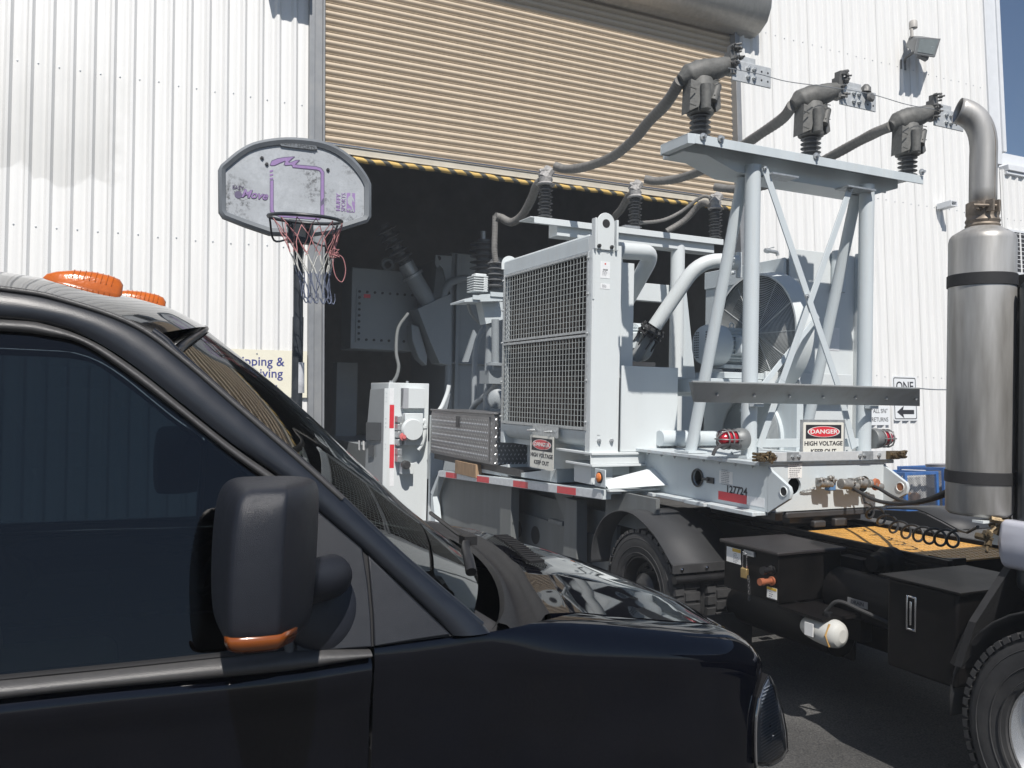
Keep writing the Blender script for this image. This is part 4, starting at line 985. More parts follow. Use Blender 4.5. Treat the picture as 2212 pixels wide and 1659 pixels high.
# ================================================================ COOLING UNITS
def fan_guard(parent, c, rad, ax, hub=.0):
    mb = MB(); k = .05
    while k < rad: mb.torus(c, ax, k, .0045, 64, 4); k += rad / 34
    s_, t_ = frame_axes(ax)
    for i in range(6):
        an = math.pi * i / 6; d = s_ * math.cos(an) + t_ * math.sin(an); mb.tube([c - d * rad, c + d * rad], .005, 4)
    return mb.build('fan_guard', mat('guard_wire', (.5, .52, .52), .4, .3, var=.05), parent)
darkfin = mat('radiator_fins', (.055, .045, .04), .7, var=.3, scale=60)
def motor(parent, c, ax, r, L):
    """electric motor, c = centre of the fan cover end, ax = towards the fan"""
    mb = MB().lathe(c, ax, [(r * .2, -.012), (r * .75, -.01), (r * .93, .008), (r * 1.0, .05), (r * 1.0, L * .32), (r * .96, L * .33)], 30)
    m_ = mb.build('motor', trail, parent)
    s_, t_ = frame_axes(ax)
    fb = MB().lathe(c + ax * L * .33, ax, [(r * .8, 0), (r * .8, L * .5), (r * .7, L * .55), (.05, L * .56), (.05, L * .7)], 24)
    for i in range(26):
        an = 2 * math.pi * i / 26; d = s_ * math.cos(an) + t_ * math.sin(an); fb.beam(c + ax * L * .34 + d * r * .85, c + ax * L * .8 + d * r * .85, .006, r * .12, d)
    fb.box(c + ax * L * .4 + V(-.0, -r * 1.05, -.08), c + ax * L * .75 + V(.0, -r * .75, .1)) if False else None
    fb.build('motor_fins', trail, m_)
    g = MB()
    for q in range(-5, 6):
        for p_ in (-1, 1):
            for w_ in range(3):
                y = q * r * .12; x = p_ * r * (.3 + .13 * w_)
                if (x * x + y * y) ** .5 < r * .8:
                    cpt = c - ax * .0145 + s_ * x + t_ * y; g.add([cpt - s_ * r * .05 - t_ * r * .03, cpt + s_ * r * .05 - t_ * r * .03, cpt + s_ * r * .05 + t_ * r * .03, cpt - s_ * r * .05 + t_ * r * .03], [(0, 1, 2, 3)])
    g.build('motor_vent', mat('vent_dark', (.12, .13, .13), .7), m_, recalc=False)
    t = MB(); cb = c + ax * L * .55
    t.box(cb + V(-.09, -r * 1.25, -.08), cb + V(.09, -r * .78, .08)).box(cb + V(-.16, -.1, -r * 1.1), cb + V(.16, .12, -r * .9))
    t.build('terminal_box', trail, m_, bevel=.008)
    MB().torus(cb + V(0, 0, r * 1.02), V(0, 1, 0), .025, .006, 16, 6).build('eye_bolt', trailw, m_)
    return m_
c1 = thing('cooling_unit', 'tall pale grey radiator unit with a wire grille on its left side', 'cooling unit', (4.3, 7.7, 1.43), FY, 'transformer cooling units')
uL0, uA0, uA1 = 4.0, 6.72, 8.68
hB, hTt = 1.42, 3.58
gA0, gA1, gz0, gz1 = 6.80, 8.60, 1.82, 3.42
# side frame members around the grille
mb = MB()
mb.box((uL0, gA1, hB + .15), (uL0 + .26, gA1 + .09, hTt - .02)).prism([V(uL0 - .01, uA0 + .07, gz1 + .03), V(uL0 - .01, gA1 + .07, gz1 + .03), V(uL0 - .01, gA1 + .07, gz1 + .17), V(uL0 - .01, uA0 + .07, gz1 + .17)], (.28, 0, 0))
mb.tube([V(uL0 + .02, uA0 + .07, gz1 + .17), V(uL0 + .02, gA1 + .07, gz1 + .17)], .03, 10)
mb.build('top_header', trail, c1, bevel=.01)
mb = MB().prism([V(uL0 - .012, uA0 + .06, gz0 - .035), V(uL0 + .24, uA0 + .06, gz0 - .035), V(uL0 + .24, uA0 + .06, gz0 - .2), V(uL0 + .09, uA0 + .06, gz0 - .19), V(uL0 + .03, uA0 + .06, gz0 - .155), V(uL0 - .004, uA0 + .06, gz0 - .10)], (0, gA1 - uA0, 0))
mb.build('bottom_header', trail, c1)
MB().box((uL0 + .12, gA0, gz0 - .25), (uL0 + .5, gA1, gz0 - .05)).box((uL0 + .3, uA0 + .1, hB - .05), (uL0 + .5, gA1, gz0 - .2)).build('base_box', trail, c1)
# core with vertical fins
mb = MB().box((uL0 + .07, gA0, gz0), (uL0 + .25, gA1, gz1 + .02))
a = gA0
while a < gA1: mb.box((uL0 + .05, a, gz0), (uL0 + .069, a + .012, gz1)); a += .045
mb.build('radiator_core', darkfin, c1)
# wire grille: two panels
wire = mat('grille_wire', (.42, .45, .45), .45, .4, var=.1)
mb = MB()
zm0 = pl(1180, 731, uL0).z
for z0, z1 in ((gz0, zm0 - .02), (zm0 + .02, gz1)):
    n_ = int((z1 - z0) / .052)
    for i in range(n_ + 1): z = z0 + (z1 - z0) * i / n_; mb.beam(V(uL0 - .012, gA0, z), V(uL0 - .012, gA1, z), .0045, .0045)
    n_ = 29
    for i in range(n_ + 1): a = gA0 + (gA1 - gA0) * i / n_; mb.beam(V(uL0 - .017, a, z0), V(uL0 - .017, a, z1), .0045, .0045)
mb.build('grille_wires', wire, c1, smooth=0)
mb = MB()
for z in (gz0 - .015, zm0 - .018, zm0 + .018, gz1 + .015): mb.box((uL0 - .022, gA0 - .02, z - .012), (uL0 + .02, gA1 + .02, z + .012))
for a in (gA0 - .02, gA1 + .02): mb.box((uL0 - .024, a - .014, gz0 - .03), (uL0 + .02, a + .014, gz1 + .03))
mb.build('grille_frame', galv, c1, bevel=.002)
mb = MB()
for z in (gz0 + .05, lerp(gz0, zm0, .5), zm0, lerp(zm0, gz1, .5), gz1 - .03):
    for a in (gA0 - .035, gA1 + .035): mb.bolt(V(uL0 - .02, a, z), (-1, 0, 0), .014, .012)
mb.build('frame_bolt', galv, c1)
# end plate facing the nose
e = pa(1335, 700, uA0).x
pe = [pa(1277, 500, uA0), pa(1335, 500, uA0)]
le0, le1 = uL0 - .01, pa(1337, 800, uA0).x
mb = MB().box((le0, uA0 - .012, 1.56), (le1, uA0, 3.52)).box((le0, uA0, 1.56), (le0 + .012, uA0 + .075, 3.60)).box((le1 - .012, uA0, 1.56), (le1, uA0 + .1, 3.5)).box((le0 + .0, uA0 - .02, 3.0), (le0 + .02, uA0 - .0125, 3.6))
mb.build('end_plate', trailw, c1, bevel=.005)
x2 = pa(1350, 800, uA0 + .15).x
MB().box((le1 + .002, uA0 + .05, 1.56), (x2 + .02, uA0 + .075, 3.38)).build('side_flange', trailw, c1, bevel=.003)
def lug(cx_, a, z0, w_, h_, ax='a'):
    P_ = []
    for k in range(0, 13): t = math.pi * k / 12; P_.append((math.cos(t) * w_ * .42, h_ - w_ * .42 + math.sin(t) * w_ * .42))
    P_ = [(w_ * .42, 0)] + P_ + [(-w_ * .42, 0)]
    return P_
pc = pa(1308, 500, uA0 - .02); zl = pa(1308, 541, uA0).z; zh = pa(1308, 461, uA0).z
P_ = lug(0, 0, 0, .22, zh - zl)
mb = MB().prism([V(pc.x + x, uA0 - .03, zl + z) for x, z in P_], (0, .014, 0)).box((pc.x - .125, uA0 - .05, zl), (pc.x - .105, uA0 + .02, zh - .06)).box((pc.x + .105, uA0 - .05, zl), (pc.x + .125, uA0 + .02, zh - .06))
lg = mb.build('lifting_lug', trailw, c1, bevel=.003)
MB().cyl(V(pc.x, uA0 - .032, zh - .1), V(pc.x, uA0 - .0305, zh - .1), .04, 24).build('lug_hole', blkm, lg)
mb = MB()
for dx in (-.075, .06): mb.bolt(V(pc.x + dx, uA0 - .03, zl + .03), (0, -1, 0), .018, .02)
mb.build('lug_bolt', darkm, c1)
pc2 = pl(1103, 550, uL0 + .1); P_ = lug(0, 0, 0, .24, .16)
mb = MB().prism([V(uL0 + .06 + x, gA1 + .05, hTt - .06 + z) for x, z in P_], (0, .014, 0)); lg2 = mb.build('lifting_lug', trailw, c1, bevel=.003)
MB().cyl(V(uL0 + .06, gA1 + .048, hTt + .0), V(uL0 + .06, gA1 + .0495, hTt + .0), .035, 20).build('lug_hole', blkm, lg2)
# rating labels
q = pa(1307, 585, uA0 - .012)
for (v0, v1, tx) in ((564, 602, 1), (612, 625, 0)):
    a_, b_ = pa(1297, v0, uA0 - .012), pa(1317, v1, uA0 - .012)
    MB().box(V(a_.x, uA0 - .0145, a_.z), V(b_.x, uA0 - .0125, b_.z)).build('label', white, c1)
    cc_ = (a_ + b_) / 2
    if tx:
        text('OCS', .02, V(cc_.x, uA0 - .0155, cc_.z), XL, ZH, ink, c1, bold=.02, xs=1.3); MB().lathe(V(cc_.x, uA0 - .0145, b_.z + (a_.z - b_.z) * .86), (0, -1, 0), [(.009, 0), (.009, .001)], 12).build('mark', mat('label_red', (.6, .12, .1), .5, var=0), c1)
    notes(V(cc_.x, uA0 - .0156, cc_.z - (.035 if tx else 0)), XL, ZH, .07, .05 if tx else .035, 4, c1, seed=4 + tx)
mb = MB()
for u in (1293, 1320):
    for v in (952,): mb.bolt(pa(u, v, uA0 - .012), (0, -1, 0), .02, .02)
for u, v in ((1296, 545), (1313, 547), (1293, 940)): mb.box(pa(u - 3, v - .5, uA0 - .014), pa(u + 3, v + .5, uA0 - .012))
mb.build('plate_bolt', galv, c1)
# low white box beside the end plate and its base channel
x3 = pa(1464, 860, uA0 - .05).x; zt3 = pa(1400, 792, uA0 - .05).z
MB().box((le1 + .003, uA0 - .05, 1.60), (x3, uA0 - .03, zt3)).box((x3 - .012, uA0 - .0295, 1.60), (x3, uA0 + .5, zt3)).box((le1 + .003, uA0 + .5, 1.6), (x3, uA0 + .52, zt3 - .05)).build('fan_box', trailw, c1, bevel=.003)
mb = MB().box((le0 - .02, uA0 - .09, 1.575), (x3 + .05, uA0 + .6, 1.597)).box((le0 - .02, uA0 - .07, 1.49), (x3 + .05, uA0 - .058, 1.574)).box((le0 - .02, uA0 - .1, 1.468), (x3 + .05, uA0 + .4, 1.489))
mb.box((le0 + .02, uA0 - .02, 1.30), (le0 + .25, uA0 + .3, 1.468))
mb.build('base_channel', trailw, c1, bevel=.003)
# sloping white fender plate with amber marker
f0, f1, f2, f3 = pa(1291, 1018, 6.3), pa(1466, 1014, 6.3), pa(1469, 1053, 6.3), pa(1291, 1056, 6.3)
zf = 1.36
pA, pB = pl(1303, 1054, 4.02), pa(1469, 1050, 6.25)
mb = MB().prism([V(4.02, 6.42, 1.29), V(pB.x, 6.25, 1.33), V(pB.x - .02, 6.5, 1.47), V(4.06, 6.6, 1.33)], (0, .01, .012)).box((4.02, 6.4, 1.265), (pB.x, 6.44, 1.285))
mb.build('wing_plate', trailw, tr, bevel=.003)
mk = pl(1291, 1034, 3.99)
MB().box((3.985, 6.42, 1.30), (3.995, 6.60, 1.46)).build('marker_plate', trail, tr, bevel=.02)
MB().lathe(V(3.985, 6.51, 1.385), (-1, 0, 0), [(.052, 0), (.052, .01), (.04, .012)], 24).build('marker_bezel', blkm, tr)
MB().lathe(V(3.974, 6.51, 1.385), (-1, 0, 0), [(.042, 0), (.04, .008), (.02, .016), (.001, .018)], 24).build('marker_lens', mat('amber_lens', (.75, .2, .03), .25, var=.1, coat=.5), tr)
# left unit's fan shroud and motor, seen past its end plate
fc = V(4.62, 7.55, 2.75)
MB().lathe(V(4.26, 7.55, 2.75), XL, [(.70, 0), (.72, .0), (.70, .16), (.68, .16)], 48).build('fan_shroud', trailw, c1)
mq_ = pa(1393, 741, 7.35); motor(c1, mq_, V(-1, 0, 0), .2, .5)
MB().box((4.5, 7.1, mq_.z - .25), (mq_.x - .04, 7.6, mq_.z - .21)).box((4.55, 7.2, 1.6), (4.62, 7.28, 2.42)).build('motor_mount', mat('rusty_white', (.6, .5, .42), .6, var=.2, dirt=.5, dcol=(.4, .15, .06)), c1)
# pipes
def pipe(parent, pts, r, name='pipe', m=None): return MB().tube(bez(pts, 10), r, 22).build(name, m or trailw, parent, smooth=60)
def bendpath(p0, pc_, p1, rb=.18, n=8):
    d0 = (p0 - pc_).normalized(); d1 = (p1 - pc_).normalized(); a = pc_ + d0 * rb; b_ = pc_ + d1 * rb
    return [p0] + [((1 - t) ** 2) * a + 2 * t * (1 - t) * pc_ + t * t * b_ for t in [i / n for i in range(n + 1)]] + [p1]
MB().tube(bendpath(pa(1334, 541, 6.95), pa(1412, 546, 7.15), pa(1348, 660, 7.6)), .082, 24).build('oil_pipe', trailw, c1, smooth=60)
c2 = thing('cooling_unit', 'pale grey radiator unit with its large round fan facing left behind the tower', 'cooling unit', (6.5, 7.0, 1.43), FY, 'transformer cooling units')
lF = 5.95; lB = 6.5
cn = pa(1806, 560, 6.35); aN = 6.35
zTop = 3.50
a1_ = pl(1524, 650, lF + .02).y; mb = MB().box((lF + .02, aN, 1.5), (lF + .45, a1_, zTop)).box((lF, aN + .0, zTop - .18), (lF + .5, a1_ + .0, zTop + .01))
mb.build('body', trail, c2, bevel=.006)
xr = pa(1846, 700, aN - .03).x
mb = MB().box((lF + .05, aN - .03, 1.5), (xr, aN - .005, zTop + .1)).box((xr - .012, aN - .1, 1.5), (xr + .0, aN - .031, zTop + .12))
mb.build('end_plate', trailw, c2, bevel=.004)
mb = MB().lathe(V(xr - .28, aN - .07, zTop - .3), ZH, [(.07, 0), (.07, .4), (.06, .42)], 16); mb.build('header_pipe', trail, c2)
MB().box(V(pa(1782, 640, aN - .032).x, aN - .034, 2.62), V(pa(1808, 700, aN).x, aN - .031, 2.85)).build('label', white, c2)
fcen = pl(1638, 721, lF - .12)
fR = .575
MB().lathe(V(lF - .14, fcen.y, fcen.z), XL, [(fR + .0, -.05), (fR + .02, -.05), (fR + .05, .14), (fR + .02, .14), (fR, .01)], 64, caps=False).build('fan_shroud', trailw, c2)
MB().torus(V(lF - .145, fcen.y, fcen.z), XL, fR + .005, .012, 64, 8).build('guard_rim', galv, c2)
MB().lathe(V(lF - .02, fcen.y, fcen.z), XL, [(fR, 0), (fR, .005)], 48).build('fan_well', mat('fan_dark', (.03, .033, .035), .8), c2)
fan_guard(c2, V(lF - .15, fcen.y, fcen.z), fR, XL)
mb = MB()
for k in range(6):
    an = 2 * math.pi * k / 6 + .3; d = V(0, math.cos(an), math.sin(an)); tg = V(0, -math.sin(an), math.cos(an)); c_ = V(lF - .08, fcen.y, fcen.z)
    mb.add([c_ + d * .1 - tg * .06, c_ + d * .1 + tg * .06 + V(.05, 0, 0), c_ + d * fR * .95 + tg * .14 + V(.05, 0, 0), c_ + d * fR * .95 - tg * .14], [(0, 1, 2, 3)])
mb.build('fan_blades', mat('blade_grey', (.07, .075, .08), .6), c2, recalc=False)
mc = pa(1519, 745, 6.65)
md = V(lF - .15, fcen.y, fcen.z)
motor(c2, V(pa(1519, 745, fcen.y).x, fcen.y, pa(1519, 745, fcen.y).z), XL, .2, .62)
mx_ = pa(1519, 745, fcen.y)
MB().box((mx_.x + .1, fcen.y - .2, mx_.z - .32), (mx_.x + .8, fcen.y + .25, mx_.z - .26)).box((mx_.x - .1, fcen.y - .25, 2.17), (lF + 0.1, fcen.y + .3, 2.3)).build('motor_shelf', trail, c2, bevel=.005)
MB().box((mx_.x - .35, fcen.y + .3, 2.13), (lF + .1, fcen.y + .35, 2.32)).box((lF - .3, aN - .1, 2.1), (xr - .1, aN - .07, 2.38)).build('shelf_rail', trailw, c2, bevel=.005)
lf2 = V(lF - .1, fcen.y - .1, 1.95)
MB().tube(bendpath(pa(1592, 568, 6.6), pa(1515, 556, 6.7), pa(1414, 705, 7.0), .26), .072, 24).build('oil_pipe', trailw, c2, smooth=60)
fl_ = pa(1410, 712, 7.0)
mb = MB(); dfl = (pa(1414, 705, 7.0) - pa(1440, 665, 6.9)).normalized(); s_, t_ = frame_axes(dfl)
mb.lathe(fl_, dfl, [(.13, 0), (.13, .02), (.08, .021), (.08, .05), (.13, .051), (.13, .07)], 20)
for k in range(8):
    an = 2 * math.pi * k / 8; mb.bolt(fl_ + (s_ * math.cos(an) + t_ * math.sin(an)) * .11 - dfl * .03, dfl, .014, .13)
mb.build('pipe_flange', darkm, c2)
MB().tube([fl_ + dfl * .06, fl_ + dfl * .35], .07, 16).build('oil_pipe', mat('pipe_shaded_paint', (.3, .32, .33), .5), c2)  # darker copy of the pipe paint, shade put into the colour
mb = MB().tube([pa(1596, 545, 6.6), pa(1596, 600, 6.6)], .03, 8)
for v in (548, 560, 590): mb.bolt(pa(1585, v, 6.55), (-1, -.3, 0), .02, .05)
mb.build('flange_bolts', trailw, c2)
vv = pl(1650, 560, 6.2)
mb = MB().tube([pa(1680, 552, 7.0), pa(1678, 545, 7.0), pa(1662, 542, 7.0)], .02, 10).lathe(pa(1662, 542, 7.0), (-1, 0, 0), [(.024, 0), (.03, .02), (.024, .06)], 10).tube([pa(1659, 541, 7.0), pa(1660, 536, 7.0), pa(1672, 534, 7.0)], .008, 6)
mb.build('drain_valve', galv, c2)
# lower fan and pipes under the shelf
fc2 = pl(1610, 880, lF - .2)
MB().lathe(V(lF - .14, fc2.y, 1.72), XL, [(.42, .0), (.44, .0), (.45, .14)], 40, caps=False).build('lower_shroud', trail, c2)
g2 = MB(); k = .05
while k < .42: g2.torus(V(lF - .15, fc2.y, 1.75), XL, k, .0035, 48, 4); k += .0165
g2.build('lower_guard', mat('guard_wire', (.5, .52, .52)), c2)
MB().box((lF - .1, fc2.y - .6, 1.45), (lF - .02, fc2.y + .6, 2.15)).build('lower_body', trail, c2)
zz_ = pa(1530, 948, 6.5).z
MB().tube([V(4.7, 6.62, zz_), V(5.9, 6.62, zz_)], .075, 20).tube([V(5.1, 6.62, zz_), V(5.13, 6.62, zz_)], .08, 20).tube([V(4.9, 6.8, zz_ - .16), V(6, 6.8, zz_ - .16)], .06, 16).build('lower_pipe', trail, c2)
MB().tube(bez([V(lF - .1, aN - .1, 2.33), V(lF + .06, aN - .14, 2.3), V(lF + .1, aN - .15, 2.15), V(lF + .12, aN - .15, 1.9), V(lF + .08, aN - .12, 1.68)], 6), .018, 8).lathe(V(lF + .12, aN - .15, 1.88), ZH, [(.03, 0), (.03, .03)], 10).build('conduit', galv, c2)
# ================================================================ SIGNS AND LAMPS ON THE TRAILER
def danger(name_label, c, right, up, w_, h_, group=None):
    """c = top-left corner"""
    right = Vector(right).normalized(); up = Vector(up).normalized(); nn = right.cross(up)
    o = thing('danger_sign', name_label, 'sign', c, FY, 'danger high voltage signs on the trailer')
    def quad(x0, x1, z0, z1, d, th, m, name, rad=0):
        pts = []
        for cx_, cz_, a0 in ((x1 - rad, z1 - rad, 0), (x0 + rad, z1 - rad, 90), (x0 + rad, z0 + rad, 180), (x1 - rad, z0 + rad, 270)):
            for k in range(5):
                t = R(a0 + 90 * k / 4); pts.append(c + right * (cx_ + rad * math.cos(t)) + up * (cz_ + rad * math.sin(t)) + nn * d)
        return MB().prism(pts, nn * th).build(name, m, o, smooth=0)
    quad(0, w_, -h_, 0, 0, .003, mat('danger_white', (.74, .73, .66), .45, var=.05, dirt=.15), 'sign_plate', .012)
    quad(w_ * .06, w_ * .94, -h_ * .46, -h_ * .07, .0032, .0006, ink, 'black_panel', .002)
    def ell(k, d, m, name):
        cx_, cz_ = w_ * .5, -h_ * .265; pts = [c + right * (cx_ + w_ * .40 * k * math.cos(t)) + up * (cz_ + h_ * .155 * k * math.sin(t)) + nn * d for t in [2 * math.pi * i / 36 for i in range(36)]]
        return MB().prism(pts, nn * .0005).build(name, m, o, smooth=0)
    ell(1.0, .0039, paper, 'oval_border'); ell(.93, .0045, red, 'red_oval')
    text('DANGER', h_ * .165, c + right * w_ * .5 + up * -h_ * .268 + nn * .0056, right, up, paper, o, xs=w_ / h_ * 1.02, bold=.02)
    text('HIGH VOLTAGE', h_ * .17, c + right * w_ * .5 + up * -h_ * .60 + nn * .0036, right, up, ink, o, xs=w_ / h_ * .78, bold=.025)
    text('KEEP OUT', h_ * .17, c + right * w_ * .5 + up * -h_ * .82 + nn * .0036, right, up, ink, o, xs=w_ / h_ * .82, bold=.025)
    return o
t0, t1, t2 = pl(1146.5, 939, 3.93), pl(1197, 943, 3.93), pl(1195, 1016, 3.93)
hh_ = (t1.z - t2.z)
d1 = danger('danger high voltage sign hanging below the wire grille', V(3.93, t0.y, t0.z), -YA, ZH, t0.y - t1.y, hh_)
MB().box(V(3.94, t0.y - .02, t0.z - .01), V(3.96, t1.y - .03, t0.z + .1)).bolt(V(3.93, t0.y - .08, t0.z + .05), (-1, 0, 0), .016, .05).bolt(V(3.93, t1.y + .06, t0.z + .05), (-1, 0, 0), .016, .05).build('bracket', galv, d1)
aD = 5.03
t0, t1 = pa(1735, 912, aD), pa(1822, 912, aD)
w_ = t1.x - t0.x
d2 = danger('danger high voltage sign at the trailer nose, bottom line cut off by a bar', t0, XL, ZH, w_, w_ * .655)
MB().box(t0 + V(-.02, .001, -.03), t0 + V(w_ + .02, .012, .02)).box(t0 + V(-.02, .001, -w_ * .72), t0 + V(0.01, .012, -.031)).box(t0 + V(w_ - .01, .001, -w_ * .72), t0 + V(w_ + .02, .012, -.031)).build('frame', galv, d2)
def beacon(c, ax, lab, L_=.26, r=.078):
    ax = Vector(ax); o = thing('caged_lamp', lab, 'warning lamp', c, FY, 'red caged warning lamps on the tower legs')
    cgm = mat('cage_grey', (.2, .21, .21), .5, .3, var=.15)
    MB().lathe(c, ax, [(.085, 0), (.09, .01), (.09, .07), (.075, .09), (.07, .11)], 20).build('base', cgm, o)
    MB().lathe(c, ax, [(.062, .1), (.064, L_ * .7), (.055, L_ * .85), (.035, L_ * .95), (.001, L_ * .98)], 20).build('lens', mat('red_lens', (.4, .015, .03), .15, var=.1, coat=.6), o)
    mb = MB(); s_, t_ = frame_axes(ax)
    for k in range(6):
        an = 2 * math.pi * k / 6; d = s_ * math.cos(an) + t_ * math.sin(an)
        mb.tube([c + d * r + ax * .06, c + d * r + ax * L_ * .75, c + d * r * .85 + ax * L_ * .93, c + d * r * .4 + ax * L_ * 1.03, c + ax * L_ * 1.05], .006, 6)
    for k in (.42, .62, .8): mb.torus(c + ax * L_ * k, ax, r, .006, 24, 6)
    mb.build('cage', cgm, o); return o
pz_ = pa(1592, 949, 5.36)
beacon(V(LgL - .066, aT - .02, pz_.z), (-1, 0, 0), 'red caged lamp on the left tower leg pointing left')
beacon(V(LgR + .066, aT - .02, pz_.z), (1, 0, 0), 'red caged lamp on the right tower leg pointing right')
mb = MB().tube(bez([pa(1540, 983, 5.3), pa(1548, 968, 5.3), pa(1565, 962, 5.3), pa(1586, 962, 5.32)], 6), .014, 8).cyl(pa(1575, 962, 5.31), pa(1598, 964, 5.33), .022, 10)
mb.solo('lamp_cable', 'black cable end lying on the gooseneck by the left tower leg', 'cable', darkm, pa(1540, 983, 5.3))

# ================================================================ TOOLBOX
dp_m = mat('diamond_plate', (.24, .24, .245), .42, .7, var=.15, scale=10)
dlz = mat('diamond_lozenge', (.75, .75, .75), .3, .8, var=.05)
tb = thing('toolbox', 'silver diamond plate toolbox on the trailer side left of the grille', 'tool box', (4.0, 9.6, 1.3), FY)
bA0, bA1 = 8.86, 10.95; tz0, tz1 = 1.30, 1.88
MB().box((4.0, bA0, tz0), (4.5, bA1, tz1)).build('box', dp_m, tb, bevel=.004)
def diamonds(mb, o, ex, ez, W, Hh, nrm, sx=.055, sz=.055, ln=.036, wd=.011, ht=.004):
    rows = int(Hh / sz); cols = int(W / sx)
    for i in range(rows + 1):
        for j in range(cols + 1):
            x = (j + .5 * (i % 2)) * sx + .02; z = i * sz + .02
            if x > W - .02 or z > Hh - .02: continue
            an = R(60) if (i) % 2 == 0 else R(120)
            d = ex * math.cos(an) + ez * math.sin(an); p_ = ex * -math.sin(an) + ez * math.cos(an); c_ = o + ex * x + ez * z
            mb.add([c_ - d * ln / 2, c_ + p_ * wd / 2, c_ + d * ln / 2, c_ - p_ * wd / 2, c_ + nrm * ht], [(0, 3, 4), (3, 2, 4), (2, 1, 4), (1, 0, 4)])
    return mb
mb = MB(); diamonds(mb, V(3.985, bA1 - .04, tz0 + .03), -YA, ZH, bA1 - bA0 - .16, tz1 - tz0 - .06, -XL, .05, .045, .034, .013, .006)
mb.m = [1] * len(mb.m); mb.box((3.985, bA0 + .12, tz0 + .03), (3.999, bA1 - .03, tz1 - .03)); mb.build('door', [dp_m, dlz], tb, smooth=0, recalc=False)
mb = MB(); diamonds(mb, V(4.0, bA0 - .001, tz0), XL, ZH, .5, tz1 - tz0, -YA, .05, .05, .036, .012, .004)
diamonds(mb, V(3.999, bA0 + .11, tz0), -YA, ZH, .11, tz1 - tz0, -XL, .05, .05, .036, .012, .004); mb.build('plate_pattern', dlz, tb, smooth=0, recalc=False)
q = pl(989, 911, 3.98); MB().box((3.978, q.y - .07, q.z - .07), (3.984, q.y + .07, q.z + .07)).box((3.97, q.y - .03, q.z - .05), (3.978, q.y + .03, q.z + .05)).build('latch', darkm, tb, bevel=.004)
MB().box((3.98, bA0 - .02, tz1 + .001), (4.52, bA1 + .01, tz1 + .02)).build('lid_edge', dp_m, tb, bevel=.003)
MB().box((4.05, bA0 - .6, 1.22), (4.5, bA1, tz0 - .002)).build('support_rail', darkm, tb)

# ================================================================ CONTROL CABINET
cc0 = thing('control_cabinet', 'tall white control cabinet with red reflective tape standing left of the trailer', 'control cabinet', (3.88, 11.5, ground_z(3.9, 11.5) - ground_z(3.9, 11.5)), FY)
ca = 11.5; q0, q1 = pa(840, 828, ca), pa(927, 828, ca); cx0, cx1 = q0.x, q1.x; cz1 = q0.z + .01
MB().box((cx0, ca, .0), (cx1, ca + .9, cz1)).build('cabinet', trailw, cc0, bevel=.006)
g0, g1 = pa(783, 1000, ca + .3), pa(790, 846, ca + .3)
dm = mat('cabinet_door_shaded_grey', (.2, .215, .225), .45, var=.06)  # grey darkened to paint in the shade on this side
L0 = pa(781, 960, ca + .15).x
fr = [(cx0 - .015, cz1 - .1), (pa(800, 840, ca + .15).x, cz1 - .12), (L0, cz1 - .75), (L0, .0), (cx0 - .015, .0)]
# the door side leans back, so it is seen obliquely from the front left
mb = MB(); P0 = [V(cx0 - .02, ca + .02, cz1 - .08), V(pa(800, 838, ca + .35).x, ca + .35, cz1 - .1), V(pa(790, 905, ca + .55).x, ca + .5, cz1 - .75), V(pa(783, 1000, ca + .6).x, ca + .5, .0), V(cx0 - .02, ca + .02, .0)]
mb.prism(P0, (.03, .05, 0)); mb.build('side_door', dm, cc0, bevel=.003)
mb = MB().box((cx0 - .06, ca - .006, 0), (cx0 - .001, ca + .02, cz1 - .08))
for v in (848, 857, 866, 903, 912, 921, 958, 968): mb.bolt(V(cx0 - .035, ca - .006, pa(836, v, ca).z), (0, -1, 0), .009, .006)
mb.build('edge_strip', trailw, cc0)
def onp(u, v, d=.0):    # point on the leaning side door
    A_, B_, C_ = P0[0], P0[4], P0[1]; nn = (B_ - A_).cross(C_ - A_).normalized()
    if nn.y > 0: nn = -nn
    r = ry(u, v); t = (A_ - E0).dot(nn) / r.dot(nn); return E0 + r * t + nn * d
def dq(u0, v0, u1, v1, m, name, th=.012):
    a_, b_, c_, d_ = onp(u0, v0, .001), onp(u1, v0 + 1, .001), onp(u1, v1 + 2, .001), onp(u0, v1, .001); nn = (b_ - a_).cross(d_ - a_).normalized()
    if nn.y > 0: nn = -nn
    return MB().prism([a_, b_, c_, d_], nn * th).build(name, m, cc0)
gdark = mat('cabinet_window', (.05, .055, .06), .4, var=.1)
dq(792, 912, 823, 950, gdark, 'vent_panel'); dq(797, 961, 808, 984, gdark, 'vent_panel')
for u in (775, 783): pass
for u in (778.5,): 
    dq(776.5, 951, 780, 971, chrome, 'door_handle', .02); dq(786, 952, 790, 971, chrome, 'door_handle', .02)
def fq(u0, v0, u1, v1, m, name, dd=0, th=.002, a=None, bev=0):
    a_ = ca if a is None else a; p, q = pa(u0, v0, a_), pa(u1, v1, a_); return MB().box(V(p.x, a_ - dd - th, p.z), V(q.x, a_ - dd - .0005, q.z)).build(name, m, cc0, bevel=bev)
for i, (v0, v1, c_) in enumerate(((838, 874, 0), (874.5, 925, 1), (925.5, 960, 0), (960.5, 1011, 1), (1011.5, 1050, 0))):
    fq(842, v0, 850.5, v1, red if c_ else white, 'reflective_tape')
fq(866, 838, 912, 882, trailw, 'upper_box', 0, .12, bev=.005); fq(866, 838, 876, 882, mat('painted_shade_grey', (.35, .36, .38), .5), 'painted_shade_strip', .0, .124)  # darker strip on the box front paints in its shaded side
eq = trailw
fq(868, 892, 905, 960, trailw, 'switch_box', 0, .16, bev=.008)
cq = pa(889, 928, ca - .17); MB().lathe(cq, (0, -1, 0), [(.155, 0), (.155, .06), (.14, .08)], 32).build('round_cover', trailw, cc0)
